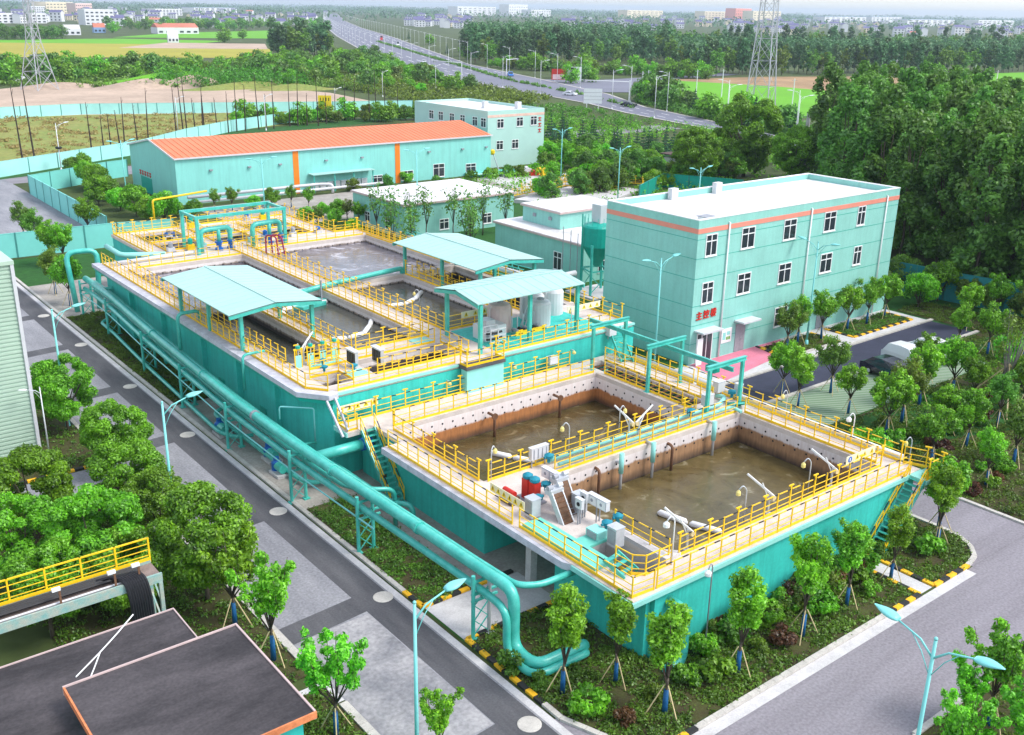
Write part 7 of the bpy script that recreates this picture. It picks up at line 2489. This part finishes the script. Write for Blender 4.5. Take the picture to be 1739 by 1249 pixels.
def block(label, qx0, qx1, qyb, qyt, mat, roof=None, name='far_block'):
    x0, y0 = at(qx0, qyb)
    x1, y1 = at(qx1, qyb)
    t = thing(name, label, 'building', ((x0 + x1) / 2, (y0 + y1) / 2, 0))
    d = math.hypot((x0 + x1) / 2, (y0 + y1) / 2)
    h = max(5, d * (qyb - qyt) / FPX * 1.03)
    wv = Vector((x1 - x0, y1 - y0, 0))
    L = wv.length
    wv.normalize()
    nn = Vector((-wv.y, wv.x, 0))
    dp = min(L * 0.5, 40)
    a = Vector((x0, y0, 0))
    pts = [a, a + wv * L, a + wv * L + nn * dp, a + nn * dp]
    MB().prism([(p.x, p.y) for p in pts], 0, h).build('wall', mat, t)
    if name == 'farmhouse':
        m0, m1 = (pts[0] + pts[3]) / 2 + Vector((0, 0, h + 4)), (pts[1] + pts[2]) / 2 + Vector((0, 0, h + 4))
        U = Vector((0, 0, h + 0.01))
        MB().quad(pts[0] + U, pts[1] + U, m1, m0).quad(pts[2] + U, pts[3] + U, m0, m1).quad(pts[1] + U, pts[2] + U, m1).quad(pts[3] + U, pts[0] + U, m0).build('roof', roof or WHITE, t)
    else:
        MB().prism([(p.x, p.y) for p in pts], h + 0.01, h + 0.6).build('roof', roof or WHITE, t)
    rows = max(1, min(4, int(h / 3.4)))
    n = max(3, min(8, int(L / 6)))
    for s_ in range(rows):
        z = 1.2 + s_ * (h - 1) / rows
        for k in range(n):
            c = a + wv * (L * (k + 0.5) / n) - nn * 0.15 + Vector((0, 0, z))
            e_ = wv * (L / n * 0.27)
            MB().quad(c - e_, c + e_, c + e_ + Vector((0, 0, 1.7)), c - e_ + Vector((0, 0, 1.7))).build('window', GLASS, t)


for args in ((('cream long block with many windows in the upper left town'), 80, 126, 24, 8, CREAM), ('pinkish white three storey block at the upper left, nearest the fields', 146, 195, 43, 22, HOUSEW), ('pale pink block behind the white one at the upper left', 130, 158, 26, 10, M('house_pink', (0.7, 0.5, 0.45), 0.8)),
             ('white block at the far left edge', -5, 25, 40, 27, HOUSEW), ('white low block left of the cream one', 55, 78, 24, 14, HOUSEW), ('long white shed in the upper left fields', 265, 310, 27, 18, HOUSEW), ('white and blue block at the far left edge below the pylon', 55, 80, 40, 27, HOUSEW),
             ('wide white factory on the horizon left of the middle', 777, 842, 27, 14, HOUSEW), ('white tower block on the horizon in the middle', 864, 896, 28, 11, HOUSEW), ('white low block on the horizon right of the tower block', 902, 935, 29, 19, HOUSEW), ('long pale factory on the horizon right of the middle', 1065, 1125, 31, 20, CREAM),
             ('pale block on the horizon left of the pylon', 1196, 1240, 34, 22, CREAM), ('pinkish block on the horizon behind the pylon', 1248, 1275, 35, 18, SALMON), ('cream block right of the pylon on the horizon', 1278, 1325, 36, 22, CREAM), ('long blue roofed hall at the right horizon', 1400, 1470, 40, 31, HOUSEW, FACT),
             ('long white hall at the far right horizon', 1540, 1620, 45, 36, HOUSEW, FACT), ('white block at the far right horizon', 1660, 1720, 48, 38, HOUSEW), ('long blue factory behind the upper left town', 330, 400, 22, 15, HOUSEW, FACT), ('low white hall with blue roof at the right horizon edge', 1480, 1530, 39, 31, HOUSEW, FACT)):
    block(*args)
for lab, qx0, qx1, qyb, qyt, wall_, roof_ in (('white farmhouse with a red roof in the green field', 268, 338, 58, 49, HOUSEW, HOUSEO), ('small red roofed shed beside the field road', 160, 180, 56, 49, FACT, HOUSEO), ('long grey low shed beside the field road', 110, 138, 60, 53, HOUSEW, CONC), ('low white shed on the bare field strip', 286, 304, 73, 71, HOUSEW, HOUSEW)):
    block(lab, qx0, qx1, qyb, qyt, wall_, roof_, 'farmhouse')

# far wooded land up to the horizon
g = np.random.default_rng(9)
cl = []
q2 = random.Random(31)
for i in range(2600):
    az_ = math.atan2(fw.y, fw.x) + R(q2.uniform(-34, 34))
    d = 2100 * (4.6 ** q2.random())
    if q2.random() < 0.75 and d < 4200:
        continue
    x, y = d * math.cos(az_), d * math.sin(az_)
    r_ = q2.uniform(7, 14) * (1 + d / 4000)
    L_ = q2.uniform(1, 4)
    cl.append((x, y, r_ * 0.35, r_ * L_, r_ * L_, r_ * 0.5))
me = leaves('far_woodland', cl, 60000, 4.2, 77, L_POP, fill=0.5)
stuff(link('far_woodland', me), 'blurred belt of far trees reaching to the horizon', 'woodland')
q2 = random.Random(41)
cl = []
for i in range(420):
    qx, qy = q2.uniform(1000, 1780), q2.uniform(80, 108)
    x, y = at(qx, qy + (qx - 1139) * 0.006)
    cl.append((x, y, 7.5, 5, 5, 7))
for i in range(260):
    qx, qy = q2.uniform(790, 1140), q2.uniform(66, 92)
    x, y = at(qx, qy)
    cl.append((x, y, 10, 5, 5, 9.5))
me = leaves('distant_wood', cl, 60000, 1.0, 78, L_POP, fill=0.5)
stuff(link('distant_wood', me), 'continuous grey green wood behind the separate poplars', 'woodland')

# waste ground weeds and undergrowth
def weeds(name, lab, poly, n, r0_, r1_, size, mat, seed, h=1.0):
    g_ = random.Random(seed)
    x0, x1 = min(p[0] for p in poly), max(p[0] for p in poly)
    y0, y1 = min(p[1] for p in poly), max(p[1] for p in poly)
    cl_ = []
    while len(cl_) < n:
        x, y = g_.uniform(x0, x1), g_.uniform(y0, y1)
        if inside(x, y, poly):
            r_ = g_.uniform(r0_, r1_)
            cl_.append((x, y, r_ * 0.4 * h, r_, r_, r_ * 0.6 * h))
    stuff(link(name, leaves(name, cl_, n * 26, size, seed, mat, fill=0.6)), lab, 'undergrowth')


weeds('undergrowth', 'tangled green undergrowth behind the control building', [(100, 62), (100, 150), (140, 160), (190, 230), (215, 190), (200, 120), (160, 110), (108, 66)], 900, 0.7, 1.9, 0.24, L_BIG, 5)
weeds('undergrowth', 'green undergrowth between the highway and the office block', [(140, 165), (140, 200), (190, 262), (225, 262), (215, 205)], 500, 0.8, 2.0, 0.3, L_SHR, 6)
weeds('undergrowth', 'weeds over the waste ground beyond the bare earth', px((-40, 146), (120, 150), (560, 150), (640, 160), (620, 135), (300, 128), (-40, 132)), 800, 1.0, 2.6, 0.5, L_OLV, 7)
weeds('undergrowth', 'green weeds on the earth heaps', px((255, 150), (520, 152), (540, 142), (300, 134)), 260, 1.2, 3.0, 0.45, L_SHR, 14, 3.0)
weeds('dry_weeds', 'tufts of dry and green grass over the fenced field', [(35, 205), (70, 222), (95, 245), (165, 266), (150, 273), (85, 298), (40, 300)], 420, 0.7, 2.2, 0.3, leafmat('leaf_straw', (0.28, 0.27, 0.07), (0.60, 0.54, 0.17), 0.05), 15, 0.35)
weeds('undergrowth', 'undergrowth along the near side of the highway', [hw(5.2, -0.15), hw(6, -0.15), hw(7, -0.15), hw(7, -1.6), hw(6, -1.6), hw(5.2, -1.8)], 900, 1.0, 2.8, 0.5, L_OLV, 8)
weeds('undergrowth', 'undergrowth along the far side of the highway', [hw(1.6, 1.08), hw(2.6, 1.08), hw(3.6, 1.05), hw(4.3, 1.05), hw(4.3, 2.0), hw(3.6, 2.4), hw(2.6, 2.6), hw(1.6, 2.6)], 500, 1.0, 2.6, 0.45, L_DRK, 9)
weeds('undergrowth', 'weeds in the yard between the rear deck and the warehouse', [(58.5, 100), (58.5, 131), (70, 131), (72, 105), (63, 100)], 260, 0.4, 1.0, 0.14, L_SHR, 10)
weeds('median_hedge', 'low hedge on the median of the highway', [hw(4.1, 0.50), hw(5, 0.5), hw(6, 0.5), hw(8.5, 0.5), hw(8.5, 0.54), hw(6, 0.55), hw(5, 0.56), hw(4.1, 0.56)], 420, 0.7, 1.5, 0.4, L_DRK, 11)

# ------------------------------------------------------------------ air
hz = MB().box(-8000, 13000, -2500, 14500, -1, 84).build('haze', [])
hm = bpy.data.materials.new('haze')
hm.use_nodes = True
hn, hl_ = hm.node_tree.nodes, hm.node_tree.links
hn.remove(hn['Principled BSDF'])
vol = hn.new('ShaderNodeVolumePrincipled')
vol.inputs['Color'].default_value = (0.72, 0.85, 1.0, 1)
vol.inputs['Density'].default_value = 0.00011
vol.inputs['Anisotropy'].default_value = 0.2
hl_.new(vol.outputs[0], hn['Material Output'].inputs['Volume'])
hz.data.materials.append(hm)
stuff(hz, 'pale blue haze over the far fields and town', 'haze')

# ------------------------------------------------------------------ manholes
for i, (x, y) in enumerate(((23.8, 105.4), (24.05, 93.9), (24.0, 80.5), (24.0, 68.1), (23.97, 53.2), (24.1, 40.9), (23.9, 28.2))):
    tag(MB().lathe((x, y, 0.02), [(0.55, 0), (0.55, 0.02), (0.5, 0.03)], 20).build('manhole_cover', KERB), 'pale round manhole cover in the dark trench strip, %s from the far end' % ORD[i], 'manhole cover', 'manhole covers along the left road')
